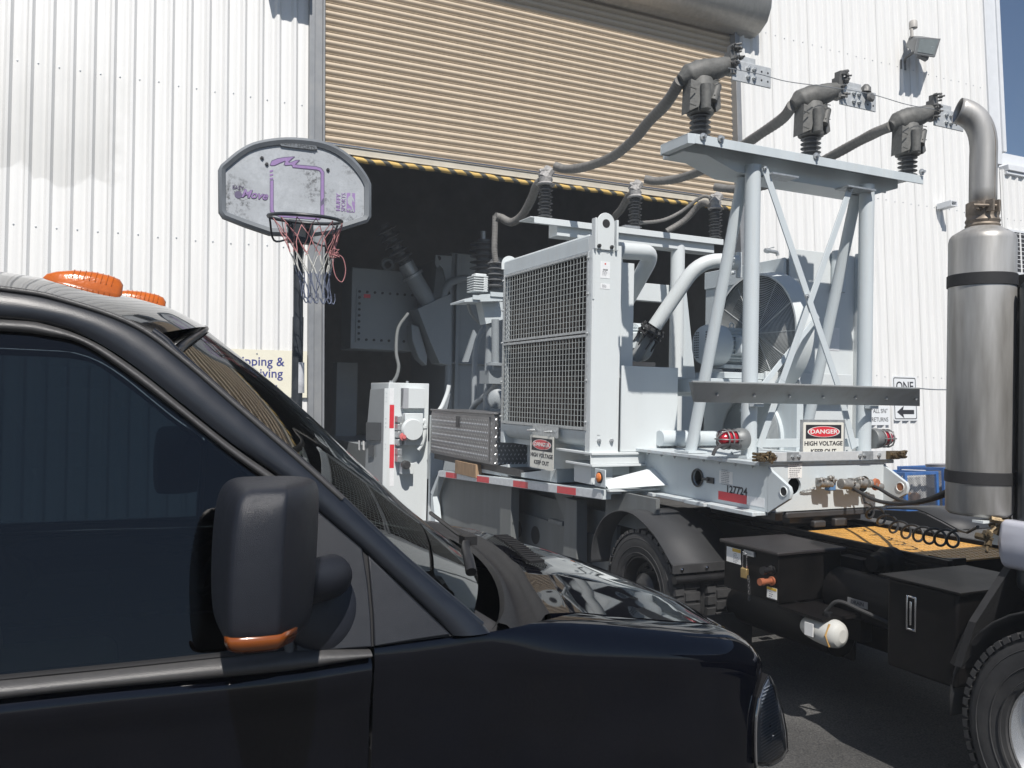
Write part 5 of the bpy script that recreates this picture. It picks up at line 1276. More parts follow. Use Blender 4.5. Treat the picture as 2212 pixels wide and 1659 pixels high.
cq2 = pa(871, 943, ca - .2); MB().lathe(cq2, (0, -1, 0), [(.055, 0), (.055, .03), (.03, .031), (.03, .05)], 20).build('red_knob', mat('knob_red', (.6, .15, .15), .5), cc0)
mb = MB()
for v in (905, 922, 938, 955, 975, 990): 
    c_ = pa(862, v, ca - .1); mb.box(c_ + V(-.035, -.05, -.05), c_ + V(.03, .09, .04))
mb.build('hinge_blocks', galv, cc0, bevel=.006)
MB().tube(bez([pa(912, 914, ca - .12), pa(916, 908, ca - .12), pa(919, 916, ca - .12), pa(916, 940, ca - .12), pa(911, 960, ca - .12), pa(903, 972, ca - .12)], 6), .032, 12).lathe(pa(917, 925, ca - .12), ZH, [(.045, 0), (.045, .04)], 12).build('white_conduit', trailw, cc0)
fq(862, 1000, 887, 1022, trailw, 'lower_box', 0, .14, bev=.005)
cq3 = pa(877, 1004, ca - .2); MB().lathe(cq3, (0, -1, 0), [(.06, -.05), (.06, .03), (.045, .05)], 16).build('socket', darkm, cc0)
mb = MB()
for u in (846, 849, 882): mb.cyl(V(pa(u, 828, ca + .05).x, ca + .1, cz1), V(pa(u, 828, ca + .05).x, ca + .1, cz1 + .03), .02, 8)
mb.build('top_bolt', galv, cc0)
MB().box((cx1 + .01, ca - .1, .0), (cx1 + .2, ca - .02, 1.8)).box((cx1 + .02, ca - .35, 1.62), (cx1 + .32, ca - .08, 1.74)).build('side_post', trailw, cc0, bevel=.004)

# ================================================================ TRANSFORMER INSIDE THE DOORWAY
tfm = thing('transformer', 'large grey transformer tank half hidden in the dark doorway', 'transformer', (5.6, 16.8, .75), FY)
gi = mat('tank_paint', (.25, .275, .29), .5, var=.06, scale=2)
aQ = 16.2
def qx(u, v, a=aQ): return pa(u, v, a)
pA_, pB_ = qx(976, 545), qx(1120, 800)
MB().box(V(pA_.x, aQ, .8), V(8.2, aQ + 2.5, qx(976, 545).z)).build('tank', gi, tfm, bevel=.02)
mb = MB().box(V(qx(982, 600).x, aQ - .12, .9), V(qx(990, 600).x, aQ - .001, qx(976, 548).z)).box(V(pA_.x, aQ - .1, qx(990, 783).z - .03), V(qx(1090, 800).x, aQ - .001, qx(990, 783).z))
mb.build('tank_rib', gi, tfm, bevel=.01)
lgp = [qx(u, v, aQ - .15) for u, v in ((941, 551), (976, 553), (976, 640), (966, 620), (957, 580), (950, 573), (944, 578), (940, 570))]
lg_ = MB().prism(lgp, (0, .05, 0)).build('lifting_lug', gi, tfm); MB().cyl(qx(948, 558, aQ - .155), qx(948, 558, aQ - .151), .045, 16).build('lug_hole', blkm, lg_)
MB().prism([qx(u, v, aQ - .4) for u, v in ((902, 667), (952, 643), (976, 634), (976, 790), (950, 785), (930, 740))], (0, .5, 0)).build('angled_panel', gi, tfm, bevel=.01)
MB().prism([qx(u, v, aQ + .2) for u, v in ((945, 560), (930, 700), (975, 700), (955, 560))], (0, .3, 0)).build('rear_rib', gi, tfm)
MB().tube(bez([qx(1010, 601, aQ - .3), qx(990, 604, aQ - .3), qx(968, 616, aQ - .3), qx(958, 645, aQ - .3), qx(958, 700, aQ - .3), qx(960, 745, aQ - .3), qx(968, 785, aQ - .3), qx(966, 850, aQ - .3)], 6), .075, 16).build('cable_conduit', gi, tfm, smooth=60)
mb = MB()
for u, v in ((959, 657), (960, 742)): mb.lathe(qx(u, v, aQ - .3), ZH, [(.09, 0), (.09, .06)], 16)
mb.build('conduit_clamp', gi, tfm)
# junction box with bolted cover
aX = 16.6
x0_, x1_ = qx(760, 600, aX), qx(899, 759, aX)
MB().box(V(x0_.x, aX, x1_.z), V(x1_.x, aX + .8, qx(775, 578, aX).z)).build('junction_box', gi, tfm, bevel=.015)
y0_, y1_ = qx(770, 623, aX), qx(893, 745, aX)
MB().box(V(y0_.x, aX - .02, y1_.z), V(y1_.x, aX - .002, y0_.z)).build('bolted_cover', gi, tfm)
mb = MB()
for i in range(8):
    for z in (y0_.z - .06, y1_.z + .06): mb.bolt(V(lerp(y0_.x + .06, y1_.x - .06, i / 7), aX - .02, z), (0, -1, 0), .028, .02)
for i in range(1, 8): mb.bolt(V(y0_.x + .06, aX - .02, lerp(y0_.z - .06, y1_.z + .06, i / 8)), (0, -1, 0), .028, .02)
mb.build('cover_bolts', darkm, tfm)
MB().box(qx(786, 635, aX - .025), qx(800, 644, aX - .021)).build('red_label', red, tfm)
MB().torus(qx(838, 572, aX + .1), YA, .11, .04, 20, 8).build('lifting_eye', gi, tfm)
p0_, p1_ = qx(926, 655, aX - .6), qx(893, 598, aX - .6)
MB().tube([p0_, p1_], .17, 20).build('turret', gi, tfm)
dd_ = (p1_ - p0_).normalized(); MB().lathe(p1_, dd_, [(.22, 0), (.22, .05), (.16, .06), (.16, .3)], 20).build('turret_flange', galv, tfm)
insulator(tfm, p1_ + dd_ * .3, .85, .22, 5, axis=dd_, name='bushing', core=.5)
aS = 14.5
insulator(tfm, qx(1044, 590, aS), .62, .26, 5, name='bushing', core=.5)
MB().cyl(qx(1044, 530, aS), qx(1044, 500, aS), .05, 10).build('bushing_stud', galv, tfm)
aR = 10.4
sr = mat('switchgear_paint', (.5, .54, .56), .45, var=.05)
ins = thing('surge_arrester', 'dark ribbed bushing stack with a white finned box just left of the grille', 'bushing', pa(1068, 650, aR), FY)
insulator(ins, pa(1068, 628, aR), .42, .12, 5, name='bushing_shed', core=.6)
a_, b_ = pa(1015, 597, aR), pa(1045, 633, aR)
mb = MB()
for k in range(7):
    z = lerp(a_.z, b_.z, k / 6.5); mb.box(V(a_.x, aR - .14, z - .014), V(b_.x, aR + .1, z))
mb.box(V(a_.x + .03, aR - .1, b_.z), V(b_.x - .01, aR + .08, a_.z)).build('finned_box', trailw, ins, bevel=.003)
c_ = pa(1043, 600, aR - .1); d_ = pa(1051, 630, aR - .1); MB().box(V(c_.x, aR - .14, d_.z), V(d_.x, aR - .06, c_.z)).box(V(a_.x + .04, aR - .1, a_.z), V(d_.x, aR + .05, a_.z + .035)).build('box_face', trailw, ins, bevel=.01)
mb = MB().prism([pa(1003, 648, aR - .15), pa(1040, 636, aR - .15), pa(1086, 633, aR - .15), pa(1086, 650, aR - .15), pa(1003, 652, aR - .15)], (0, .5, 0)).box(pa(1022, 637, aR - .17), pa(1037, 648, aR - .152)).box(pa(1060, 630, aR - .17), pa(1086, 642, aR - .152))
mb.prism([pa(1040, 652, aR), pa(1086, 652, aR), pa(1086, 690, aR), pa(1050, 700, aR)], (0, .2, 0)); mb.build('mount_bracket', trail, ins)
MB().cyl(pa(1060, 700, aR + .1), V(pa(1060, 700, aR).x, aR + .1, 1.2), .06, 12).build('post', gi, ins)
# loose lines in front of the tank
def line(pts, r, name, lab, m):
    q = bez([pa(u, v, a) for u, v, a in pts], 8); return MB().tube(q, r, 10).solo(name, lab, 'conduit', m, q[0])
line([(881, 678, 14), (860, 710, 13.6), (856, 760, 13), (861, 790, 12.6), (857, 812, 12.3), (847, 828, 12)], .028, 'black_hose', 'thin dark hose sagging from the transformer down to the control cabinet', mat('hose_grey', (.14, .15, .15), .6))
line([(1052, 700, 11), (1038, 720, 11), (1028, 750, 11), (1025, 800, 11), (1024, 880, 11)], .04, 'conduit_pipe', 'slim grey conduit running down between the transformer and the grille', gi)
line([(1008, 648, 10.6), (1020, 680, 10.8), (1040, 700, 11)], .022, 'control_wire', 'short curved grey wire under the finned box', gi)
line([(970, 832, 11), (966, 850, 11), (956, 875, 11), (948, 888, 11)], .03, 'white_hose', 'white hose stub rising behind the diamond plate toolbox', trailw)
line([(1100, 800, 10), (1060, 845, 10.4), (1030, 870, 10.8), (1018, 888, 11)], .045, 'grey_hose', 'thick grey hose curving down behind the toolbox right end', gi)
# pipework glimpsed beside the grille
mb = MB().prism([pa(u, v, 12.2) for u, v in ((1024, 712), (1030, 722), (1012, 782), (1000, 782))], (0, .05, 0)).prism([pa(u, v, 12) for u, v in ((965, 855), (973, 850), (965, 888), (955, 888))], (0, .05, 0))
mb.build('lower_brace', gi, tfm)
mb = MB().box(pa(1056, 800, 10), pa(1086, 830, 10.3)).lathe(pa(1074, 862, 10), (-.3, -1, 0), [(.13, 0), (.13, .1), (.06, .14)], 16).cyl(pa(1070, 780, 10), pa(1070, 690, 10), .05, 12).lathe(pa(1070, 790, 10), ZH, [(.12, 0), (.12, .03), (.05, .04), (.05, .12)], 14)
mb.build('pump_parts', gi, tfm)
MB().box((4.2, 12.8, .75), (6.9, 19, 1.15)).build('trailer_bed', gi, tfm)
MB().box(V(pa(770, 785, aX).x, aX + 1.6, .9), V(pa(818, 815, aX).x, aX + 2.0, pa(790, 778, aX).z)).build('lower_junction_box', gi, tfm, bevel=.01)
MB().prism([pa(u, v, aQ - .2) for u, v in ((888, 700), (905, 705), (924, 770), (922, 790), (905, 775), (890, 735))], (0, .3, 0)).build('valve_cover', gi, tfm, bevel=.02)
# ================================================================ TRACTOR UNIT
tk = thing('semi_truck', 'black heavy truck tractor with a yellow deck plate coupled under the trailer nose', 'truck', (5.2, 3.6, 0), FY)
bl2 = mat('frame_black', (.006, .0055, .0055), .5, var=.5, scale=7, dirt=.25, dcol=(.025, .02, .018), dscale=5, spec=.15)
fl0, fl1 = 4.74, 5.72
mb = MB()
for x0 in (fl0, fl1 - .08):
    mb.box((x0, .6, .78), (x0 + .012, 7.0, 1.07)).box((x0 - .02, .6, 1.072), (x0 + .09, 7.0, 1.085)).box((x0 - .02, .6, .765), (x0 + .09, 7.0, .778))
mb.box((fl0 - .035, 3.8, 1.04), (fl0 - .022, 5.4, 1.064)).box((fl0 - .06, 3.7, .98), (fl0 - .021, 5.2, 1.0))
for a in (1.5, 3.2, 4.4, 5.6, 6.9): mb.box((fl0 + .1, a, .8), (fl1 - .1, a + .1, 1.0))
mb.build('chassis_frame', bl2, tk, bevel=.003)
yel = mat('deck_yellow', (.52, .275, .06), .5, var=.18, scale=14, dirt=.45, dcol=(.1, .06, .03), dscale=2.5)
mb = MB().box((fl0 + .06, 3.68, 1.088), (fl1 - .08, 4.95, 1.098)); diamonds(mb, V(fl0 + .06, 3.68, 1.098), XL, YA, fl1 - fl0 - .14, 1.27, ZH, .045, .035, .034, .012, .005)
mb.build('deck_plate', yel, tk, smooth=0, recalc=False)
MB().box((fl0 + .005, 3.6, 1.088), (fl0 + .05, 5.4, 1.125)).box((fl1 - .06, 3.6, 1.088), (fl1 - .015, 5.3, 1.125)).prism([V(fl0 + .05, 3.78, 1.088), V(fl0 + .05, 3.68, 1.088), V(fl0 + .2, 3.62, 1.088), V(fl0 + .05, 3.62, 1.088)], (0, 0, .04)).build('deck_edge', bl2, tk, bevel=.003)
mb = MB().box((4.86, 2.6, .38), (5.6, 5.1, .77)).cyl(V(4.55, 4.25, .5), V(4.55, 5.3, .5), .14, 20).cyl(V(5.9, 3.2, .55), V(5.9, 5.1, .55), .3, 24).box((4.7, 4.3, .3), (4.75, 5.3, .76))
mb.build('driveline', bl2, tk, bevel=.02)
# fifth wheel
mb = MB().prism([V(x, a, 1.19) for x, a in ((4.75, 5.0), (5.65, 5.0), (5.75, 5.6), (5.6, 6.3), (4.8, 6.3), (4.65, 5.6))], (0, 0, .05)).box((4.9, 5.2, 1.09), (5.5, 6.1, 1.19)).box((4.98, 4.94, 1.12), (5.1, 4.99, 1.17)).box((5.2, 4.94, 1.12), (5.33, 4.99, 1.18))
mb.build('fifth_wheel', darkm, tk, bevel=.01)
# fenders: rounded hood over each drive wheel pair
fcA, fcH, fR_ = 5.92, .52, .60
fend = mat('fender_black', (.03, .031, .033), .55, var=.12, bump=.2, bscale=250, scale=3)
def fender(l0, l1, shift=0.0):
    px = [(1277, 1215), (1278, 1185), (1284, 1155), (1300, 1124), (1318, 1109), (1338, 1103.5), (1358, 1107), (1375, 1117), (1398, 1139), (1419, 1165), (1442, 1205), (1458, 1232)]
    prof = [(p.y + shift, p.z) for p in bez([pl(u, v, 4.0) for u, v in px], 4)]
    MB().grid([[V(l, a, h) for a, h in prof] for l in (l0, l1)]).build('fender', fend, tk, solid=.012, recalc=True)
    return prof
prof = fender(4.0, 4.66); fender(5.78, 6.44)
fp = [pl(u, v, 6.0) for u, v in ((1868, 1099), (1930, 1098), (1980, 1100), (1998, 1106), (2030, 1122), (2072, 1145))]
MB().grid([[V(l, p.y, p.z) for p in fp] for l in (6.0, 6.5)]).build('far_fender', fend, tk, solid=.012)
MB().prism([V(6.0, p.y, p.z - .02) for p in fp] + [V(6.0, fp[0].y, fp[-1].z - .02)], (.01, 0, 0)).build('fender_side', fend, tk)
eb = prof[-1]; e0_ = (fcA - fR_ * 1.0, fcH)
# near-end bracket with bolts (nose side is the low a end)
na, nh = prof[-1][0] + .005, prof[-1][1] - .05
MB().box((3.985, na - .01, nh + .02), (4.66, na + .012, nh + .09)).build('fender_strip', darkm, tk, bevel=.002)
mb = MB()
for x in (4.06, 4.3, 4.55): mb.bolt(V(x, na - .012, nh + .055), (0, -1, 0), .014, .01)
mb.build('strip_bolt', chrome, tk)
MB().cyl(V(4.0, na, nh - .03), V(4.7, na, nh - .03), .03, 12).build('fender_arm', blk, tk)
wheel(tk, V(4.02, 5.92, .5), .5, .26); wheel(tk, V(4.33, 5.92, .5), .5, .26)
wheel(tk, V(6.42, 5.92, .5), .5, .26, V(1, 0, 0)); wheel(tk, V(6.11, 5.92, .5), .5, .26, V(1, 0, 0))
MB().cyl(V(4.3, 5.92, .5), V(6.1, 5.92, .5), .12, 16).lathe(V(5.1, 5.92, .5), XL, [(.15, 0), (.26, .1), (.26, .2), (.15, .3)], 20).build('axle', bl2, tk)
MB().box((3.95, 5.2, .1), (4.6, 5.215, .45)).build('mud_flap', rubber, tk)
# battery box
ba0, ba1, bh0, bh1 = 4.28, 4.82, .77, 1.08
mb = MB().box((4.0, ba0, bh0), (4.56, ba1, bh1)); bb = mb.build('battery_box', bl2, tk, bevel=.006)
MB().box((3.975, ba0 - .02, bh1 + .002), (4.59, ba1 + .03, bh1 + .028)).build('box_lid', mat('lid_brownblack', (.02, .017, .017), .5, var=.3, scale=6), bb, bevel=.008)
a_, b_ = pl(1570, 1182, 3.998), pl(1600, 1213, 3.998)
MB().box(V(3.997, a_.y, 1.06), V(3.9995, b_.y, .955)).build('warning_label', paper, bb)
MB().box(V(3.9955, lerp(a_.y, b_.y, .42), 1.058), V(3.9965, b_.y, 1.035)).build('label_band', mat('label_yellow', (.65, .42, .05), .5, var=0), bb)
notes(V(3.9965, lerp(a_.y, b_.y, .7), .99), -YA, ZH, .07, .075, 6, bb, seed=8)
a_, b_ = pl(1657, 1266, 3.998), pl(1679, 1300, 3.998)
MB().box(V(3.997, a_.y, a_.z), V(3.9995, b_.y + .005, b_.z + .01)).build('warning_label', paper, bb); MB().box(V(3.9955, a_.y, a_.z), V(3.9965, b_.y + .005, a_.z - .018)).build('label_band', MATS['label_yellow'], bb)
notes(V(3.9965, (a_.y + b_.y) / 2, (a_.z + b_.z) / 2), -YA, ZH, .06, .09, 6, bb, seed=9)
k1 = pl(1656, 1256, 3.95); MB().lathe(V(4.0, k1.y, k1.z), (-1, 0, 0), [(.03, 0), (.03, .012), (.018, .014), (.018, .07), (.024, .075), (.024, .11)], 14).build('red_stud', mat('stud_copper', (.42, .14, .07), .45, .3, var=.2), bb)
k2 = pl(1656, 1232, 3.95); MB().lathe(V(4.0, k2.y, k2.z), (-1, 0, 0), [(.03, 0), (.03, .012), (.018, .014), (.018, .06), (.026, .062), (.026, .09)], 14).build('black_stud', blk, bb)
MB().box((3.985, 4.5, 1.035), (3.999, 4.6, 1.07)).build('hasp', galv, bb)
py_, pz2 = pl(1609, 1240, 3.97).y, .93
pk = MB().box((3.955, py_ - .03, pz2 - .05), (3.98, py_ + .03, pz2 + .02)).build('padlock', mat('padlock_brass', (.42, .3, .13), .4, .7, var=.2), bb, bevel=.006)
MB().tube([V(3.967, py_ - .02, pz2 + .02), V(3.967, py_ - .02, pz2 + .12), V(3.967, py_ + .02, pz2 + .13), V(3.967, py_ + .02, pz2 + .02)], .005, 8).build('shackle', chrome, pk)
def chain(pts, r, parent, m, name='chain', w=.0035):
    mb = MB(); q = bez(pts, 10); tot = 0; L_ = r * 2.6
    acc = 0; prev = q[0]; i = 0; out_ = []
    for p in q[1:]:
        d = (p - prev).length
        while acc + d >= L_:
            t = (L_ - acc) / d; prev = prev + (p - prev) * t; out_.append(prev.copy()); d = (p - prev).length; acc = 0
        acc += d; prev = p
    for k, p in enumerate(out_[:-1]):
        dr = (out_[k + 1] - p).normalized(); s_, t_ = frame_axes(dr); ax_ = s_ if k % 2 else t_; o_ = t_ if k % 2 else s_
        pts_ = [p + dr * (r * 1.7 * math.cos(a)) + o_ * (r * math.sin(a)) for a in [2 * math.pi * j / 10 for j in range(11)]]
        mb.tube(pts_, w, 5, caps=False)
    return mb.build(name, m, parent)
chain([V(3.96, py_ - .03, pz2 - .02), V(3.965, py_ - .045, .88), V(3.968, py_ - .05, .72)], .008, bb, darkm)
MB().box((4.56, 4.1, .5), (4.66, 4.3, 1.05)).box((4.66, 3.5, .6), (4.73, 5.2, .9)).build('side_bracket', bl2, tk, bevel=.005)
# round tank end and brackets
q = pl(1925, 1214, 4.7); MB().lathe(V(4.72, q.y, q.z), (-1, 0, 0), [(.10, 0), (.10, .06), (.075, .09), (.075, .14), (.055, .15), (.05, .2)], 24).build('round_cap', bl2, tk)
# cabinet with chrome handle
mb = MB().box((4.0, 2.98, .62), (4.66, 3.42, 1.118)); cbx = mb.build('side_cabinet', mat('cabinet_black', (.005, .0045, .0045), .45, var=.4, scale=4, dirt=.2, dcol=(.03, .022, .02), spec=.15), tk, bevel=.02, seg=3)
MB().box((3.97, 2.94, 1.12), (4.7, 3.45, 1.132)).build('cabinet_top', bl2, cbx, bevel=.003)
h0_, h1_ = pl(1962, 1285, 4.0), pl(1978, 1365, 4.0)
cy_ = (h0_.y + h1_.y) / 2; 
P1 = [V(3.992, cy_ + .03 * sx, z) for sx, z in ((-1, h1_.z), (1, h1_.z), (1, h0_.z), (-1, h0_.z))]
mb = MB().box((3.990, cy_ - .032, h1_.z), (3.9995, cy_ - .022, h0_.z)).box((3.990, cy_ + .022, h1_.z), (3.9995, cy_ + .032, h0_.z)).box((3.990, cy_ - .022, h1_.z), (3.9995, cy_ + .022, h1_.z + .012)).box((3.990, cy_ - .022, h0_.z - .012), (3.9995, cy_ + .022, h0_.z)).box((3.986, cy_ - .006, h1_.z + .03), (3.996, cy_ + .006, h0_.z - .03))
mb.build('chrome_handle', chrome, cbx, bevel=.003)
q = pl(1852, 1303, 4.3); MB().box(V(4.3, q.y - .08, q.z - .022), V(4.303, q.y + .08, q.z + .022)).build('drain_label', mat('label_dull', (.2, .2, .2), .6), tk)
text('DRAIN', .034, V(4.299, q.y, q.z), -YA, ZH, ink, tk, bold=.01)
MB().cyl(V(4.46, 3.44, .84), V(4.46, 4.2, .84), .155, 24).build('air_tank', bl2, tk)
# washer jug
jg = mat('jug_white', (.5, .5, .47), .45, var=.08, dirt=.4)
q = pl(1788, 1358, 4.15)
jx, jy, jz = 4.10, q.y - .03, q.z
mb = MB(); rows = []
for t, wy, wz in ((-.2, .03, .03), (-.19, .06, .055), (-.12, .085, .075), (0, .09, .09), (.1, .085, .09), (.15, .06, .075), (.165, .03, .04)):
    rows.append([V(jx + .10 * math.cos(a) * (wy / .09), jy - t * .85, jz + 1.02 * wz * math.sin(a)) for a in [2 * math.pi * k / 14 for k in range(14)]])
mb.grid(rows, closed=True).add(rows[0], [tuple(range(14))]).add(rows[-1], [tuple(range(14))])
jo = mb.build('coolant_jug', jg, tk, subsurf=1)
MB().lathe((jx, jy - .02, jz + .085), ZH, [(.028, 0), (.028, .035), (.02, .04)], 14).build('jug_cap', blk, jo)
MB().tube(bez([V(jx, jy, jz + .12), V(jx + .02, jy - .08, jz + .2), V(jx + .1, jy - .2, jz + .16), V(jx + .2, jy - .35, jz + .1)], 6), .012, 8).build('jug_hose', rubber, jo)
MB().box((jx - .106, jy + .0, jz - .03), (jx - .101, jy + .07, jz + .05)).build('jug_label', paper, jo)
MB().tube([V(jx - .06, jy - .09, jz + .07), V(jx - .088, jy - .085, jz + .0), V(jx - .06, jy - .09, jz - .07)], .006, 6).build('jug_strap', mat('strap_orange', (.5, .3, .1), .6), jo)
MB().box((4.0, 3.9, .74), (4.5, 4.28, .76)).build('jug_tray', bl2, tk)
# steer wheel, rim, fuel tank / white fairing
wheel(tk, V(3.98, 2.40, .53), .53, .32, rimm=mat('polished_rim', (.8, .8, .8), .25, .9, var=.05), blocks=60, rim_r=.57)
wheel(tk, V(6.44, 2.40, .53), .53, .32, V(1, 0, 0), rimm=MATS['polished_rim'], blocks=60, rim_r=.57)
fair = mat('fairing_white', (.5, .51, .57), .3, var=.03, coat=.4)
f0 = pa(2135, 1118, 2.9); f1 = pa(2130, 1215, 2.9)
mb = MB().prism([V(x, 2.86, z) for x, z in ((f0.x + .02, f0.z), (5.3, f0.z - .06), (5.3, f1.z - .1), (f0.x + .04, f1.z - .02), (f0.x + .01, f1.z + .04), (f0.x + .0, lerp(f0.z, f1.z, .5)))], (0, -1.0, 0))
mb.build('cab_fairing', fair, tk, bevel=.03, seg=4)
# cab body behind the stack
cu = pa(2193, 605, 2.82); cbz = cu.z
MB().box((cu.x, -1.4, 1.15), (6.2, 2.82, cbz)).build('cab', mat('cab_dark', (.025, .03, .034), .35, var=.2, coat=.3), tk, bevel=.05, seg=4)
MB().prism([V(4.1, 1.7, .6), V(6.3, 1.7, .6), V(6.3, -1.4, .6), V(4.1, -1.4, .6)], (0, 0, .54)).build('cab_step', bl2, tk, bevel=.03)
MB().prism([V(3.98, 2.9, 1.0), V(3.98, 2.98, .75), V(4.0, 3.02, .75), V(4.6, 3.02, 1.1), V(4.6, 2.88, 1.28), V(4.2, 2.86, 1.28)], (.0, -.02, 0) if False else (0, -.04, 0)).build('fender_back', blkm, tk)
wa = []
for k in range(0, 21):
    t = R(-5 + k * 190 / 20); wa.append((2.40 - .62 * math.cos(t), .53 + .62 * math.sin(t)))
MB().grid([[V(l, a, h) for a, h in wa] for l in (4.0, 4.5)]).build('steer_fender', blkm, tk, solid=.012)
# exhaust
stl = bpy.data.materials.new('stack_steel'); stl.use_nodes = True; n = stl.node_tree; b = n.nodes['Principled BSDF']
b.inputs['Metallic'].default_value = .45; b.inputs['Roughness'].default_value = .45
tc = n.nodes.new('ShaderNodeTexCoord'); mp = n.nodes.new('ShaderNodeMapping'); mp.inputs['Scale'].default_value = (8, 8, 1.2); n.links.new(tc.outputs['Object'], mp.inputs[0])
nz = n.nodes.new('ShaderNodeTexNoise'); nz.inputs['Scale'].default_value = 2; nz.inputs['Detail'].default_value = 8; n.links.new(mp.outputs[0], nz.inputs[0])
cr = n.nodes.new('ShaderNodeValToRGB'); n.links.new(nz.outputs[0], cr.inputs[0]); cr.color_ramp.elements[0].position = .3; cr.color_ramp.elements[0].color = (.30, .29, .27, 1); cr.color_ramp.elements[1].position = .7; cr.color_ramp.elements[1].color = (.5, .49, .47, 1)
n.links.new(cr.outputs[0], b.inputs['Base Color'])
rusty = mat('heat_rust', (.24, .2, .16), .55, .5, var=.4, scale=18)
sx_, sy_ = 4.19, 3.0
ex = thing('exhaust_stack', 'tall silver exhaust muffler with a curved pipe on top at the right edge', 'exhaust stack', (sx_, sy_, 1.2), FY)
zm1 = 3.0; zm0_ = pa(2125, 1118, 2.9).z
MB().lathe((sx_, sy_, zm0_), ZH, [(.146, 0), (.163, .02), (.163, zm1 - zm0_ - .03), (.158, zm1 - zm0_ - .008), (.148, zm1 - zm0_ + .006), (.1, zm1 - zm0_ + .035), (.085, zm1 - zm0_ + .045)], 48).build('muffler', stl, ex, smooth=50)
zc0 = pa(2121, 500, 3.0).z
pr = .066; zt0 = zm1 + .045; pA = pa(2121, 290, sy_)
mb = MB().lathe((sx_, sy_, zt0), ZH, [(.082, 0), (.086, .01), (.080, .02), (.086, .035), (.078, .05), (.078, .06), (.082, .07), (.082, .13), (pr + .002, .132)], 32); mb.build('clamp_collar', rusty, ex, smooth=30)
mb = MB().box((sx_ - .11, sy_ - .05, zt0 + .08), (sx_ - .07, sy_ - .03, zt0 + .12)).cyl(V(sx_ - .13, sy_ - .04, zt0 + .1), V(sx_ - .02, sy_ - .09, zt0 + .1), .008, 8).box((sx_ - .06, sy_ - .1, zt0 + .07), (sx_ - .045, sy_ - .06, zt0 + .13)).box((sx_ - .02, sy_ - .105, zt0 + .07), (sx_ - .005, sy_ - .07, zt0 + .13))
mb.build('clamp_bolt', rusty, ex)
q1_ = pa(2121, 325, sy_); tip = pa(2084, 231, sy_ - .02)
bend = [V(sx_, sy_, zt0 + .1), V(sx_, sy_, lerp(zt0, q1_.z, .5)), V(sx_ + .0, sy_, q1_.z - .03)]
ctl = V(sx_ + .012, sy_ - .006, tip.z - .01); TP = V(sx_ - .11, sy_ + .075, tip.z + .02)
for k in range(1, 13):
    t = k / 12; bend.append((1 - t) ** 2 * bend[2] + 2 * t * (1 - t) * ctl + t * t * TP)
po = MB().tube(bend, pr, 32, caps=False).build('pipe', stl, ex, smooth=60, solid=.003)
dirp = (bend[-1] - bend[-2]).normalized()
MB().lathe(bend[-1] - dirp * .035, dirp, [(pr - .004, 0), (pr - .004, .001)], 24).build('pipe_bore', blkm, ex)
MB().tube([p + V(.0, -pr * 1.01, 0) if i < 3 else p + V(0, -pr * 1.01, 0) for i, p in enumerate(bend)], .0025, 5).build('weld_seam', rusty, ex)
for i, (v,) in enumerate(((595,), (1037,))):
    z_ = pa(2125, v, sy_ - .15).z
    MB().lathe((sx_, sy_, z_ - .032), ZH, [(.166, 0), (.169, .002), (.169, .062), (.166, .064)], 48).box((sx_ + .12, sy_ - .16, z_ - .032), (cu.x + .3, sy_ - .06, z_ + .032)).build('strap', blkm, ex)
MB().box((sx_ + .2, sy_ - .3, 1.2), (sx_ + .3, sy_ - .05, cbz)).build('stack_bracket', blkm, ex)
# air lines and glad hands
gd = thing('air_coupling', 'row of worn metal air couplings on the trailer nose with chains', 'air coupling', pa(1800, 1045, ga - .03), FY)
hz_ = pa(1800, 1043, ga - .08).z; gy = ga - .09
mb = MB()
x_0, x_1 = pa(1765, 1040, gy).x, pa(1905, 1045, gy).x
for k, (u, v, r_, l_) in enumerate(((1768, 1042, .036, .06), (1782, 1044, .03, .07), (1816, 1045, .042, .10), (1840, 1050, .032, .06), (1852, 1042, .042, .08), (1875, 1044, .034, .07), (1893, 1050, .03, .06))):
    p = pa(u, v, gy); mb.cyl(p, p + V(l_, 0, -.008), r_, 12)
for u, v in ((1790, 1034), (1796, 1040), (1855, 1036), (1770, 1038), (1838, 1045)): mb.bolt(pa(u, v, gy), (.2, -1, .4), .022, .03)
for u in (1780, 1800, 1850): mb.box(pa(u, 1040, gy) + V(0, .03, -.03), pa(u, 1040, gy) + V(.05, .09, .02))
mb.build('fittings', mat('fitting_metal', (.3, .29, .27), .5, .5, var=.35, scale=30), gd, bevel=.003)
p = pa(1795, 1046, gy); MB().box(p + V(-.03, -.02, -.05), p + V(.035, .04, .03)).build('blue_handle', mat('valve_blue', (.08, .2, .4), .5, var=.2, dirt=.3), gd, bevel=.008)
p = pa(1888, 1046, gy); MB().lathe(p, (.2, -1, 0), [(.045, 0), (.05, .01), (.045, .03)], 12).build('red_seal', mat('seal_rust', (.4, .13, .06), .6, var=.2), gd)
p = pa(1795, 1056, gy + .02); MB().box(p + V(-.02, 0, -.12), p + V(.03, .02, 0)).box(p + V(-.045, 0, -.14), p + V(.055, .02, -.11)).build('blue_handle_tail', galv, gd) if False else None
chain([pa(1728, 1062, ga - .01), pa(1740, 1060, ga - .02), pa(1755, 1056, ga - .03), pa(1765, 1050, ga - .05)], .006, gd, galv)
chain([pa(1832, 1050, ga - .03), pa(1842, 1060, ga - .02), pa(1855, 1062, ga - .02), pa(1868, 1066, ga - .02)], .006, gd, galv)
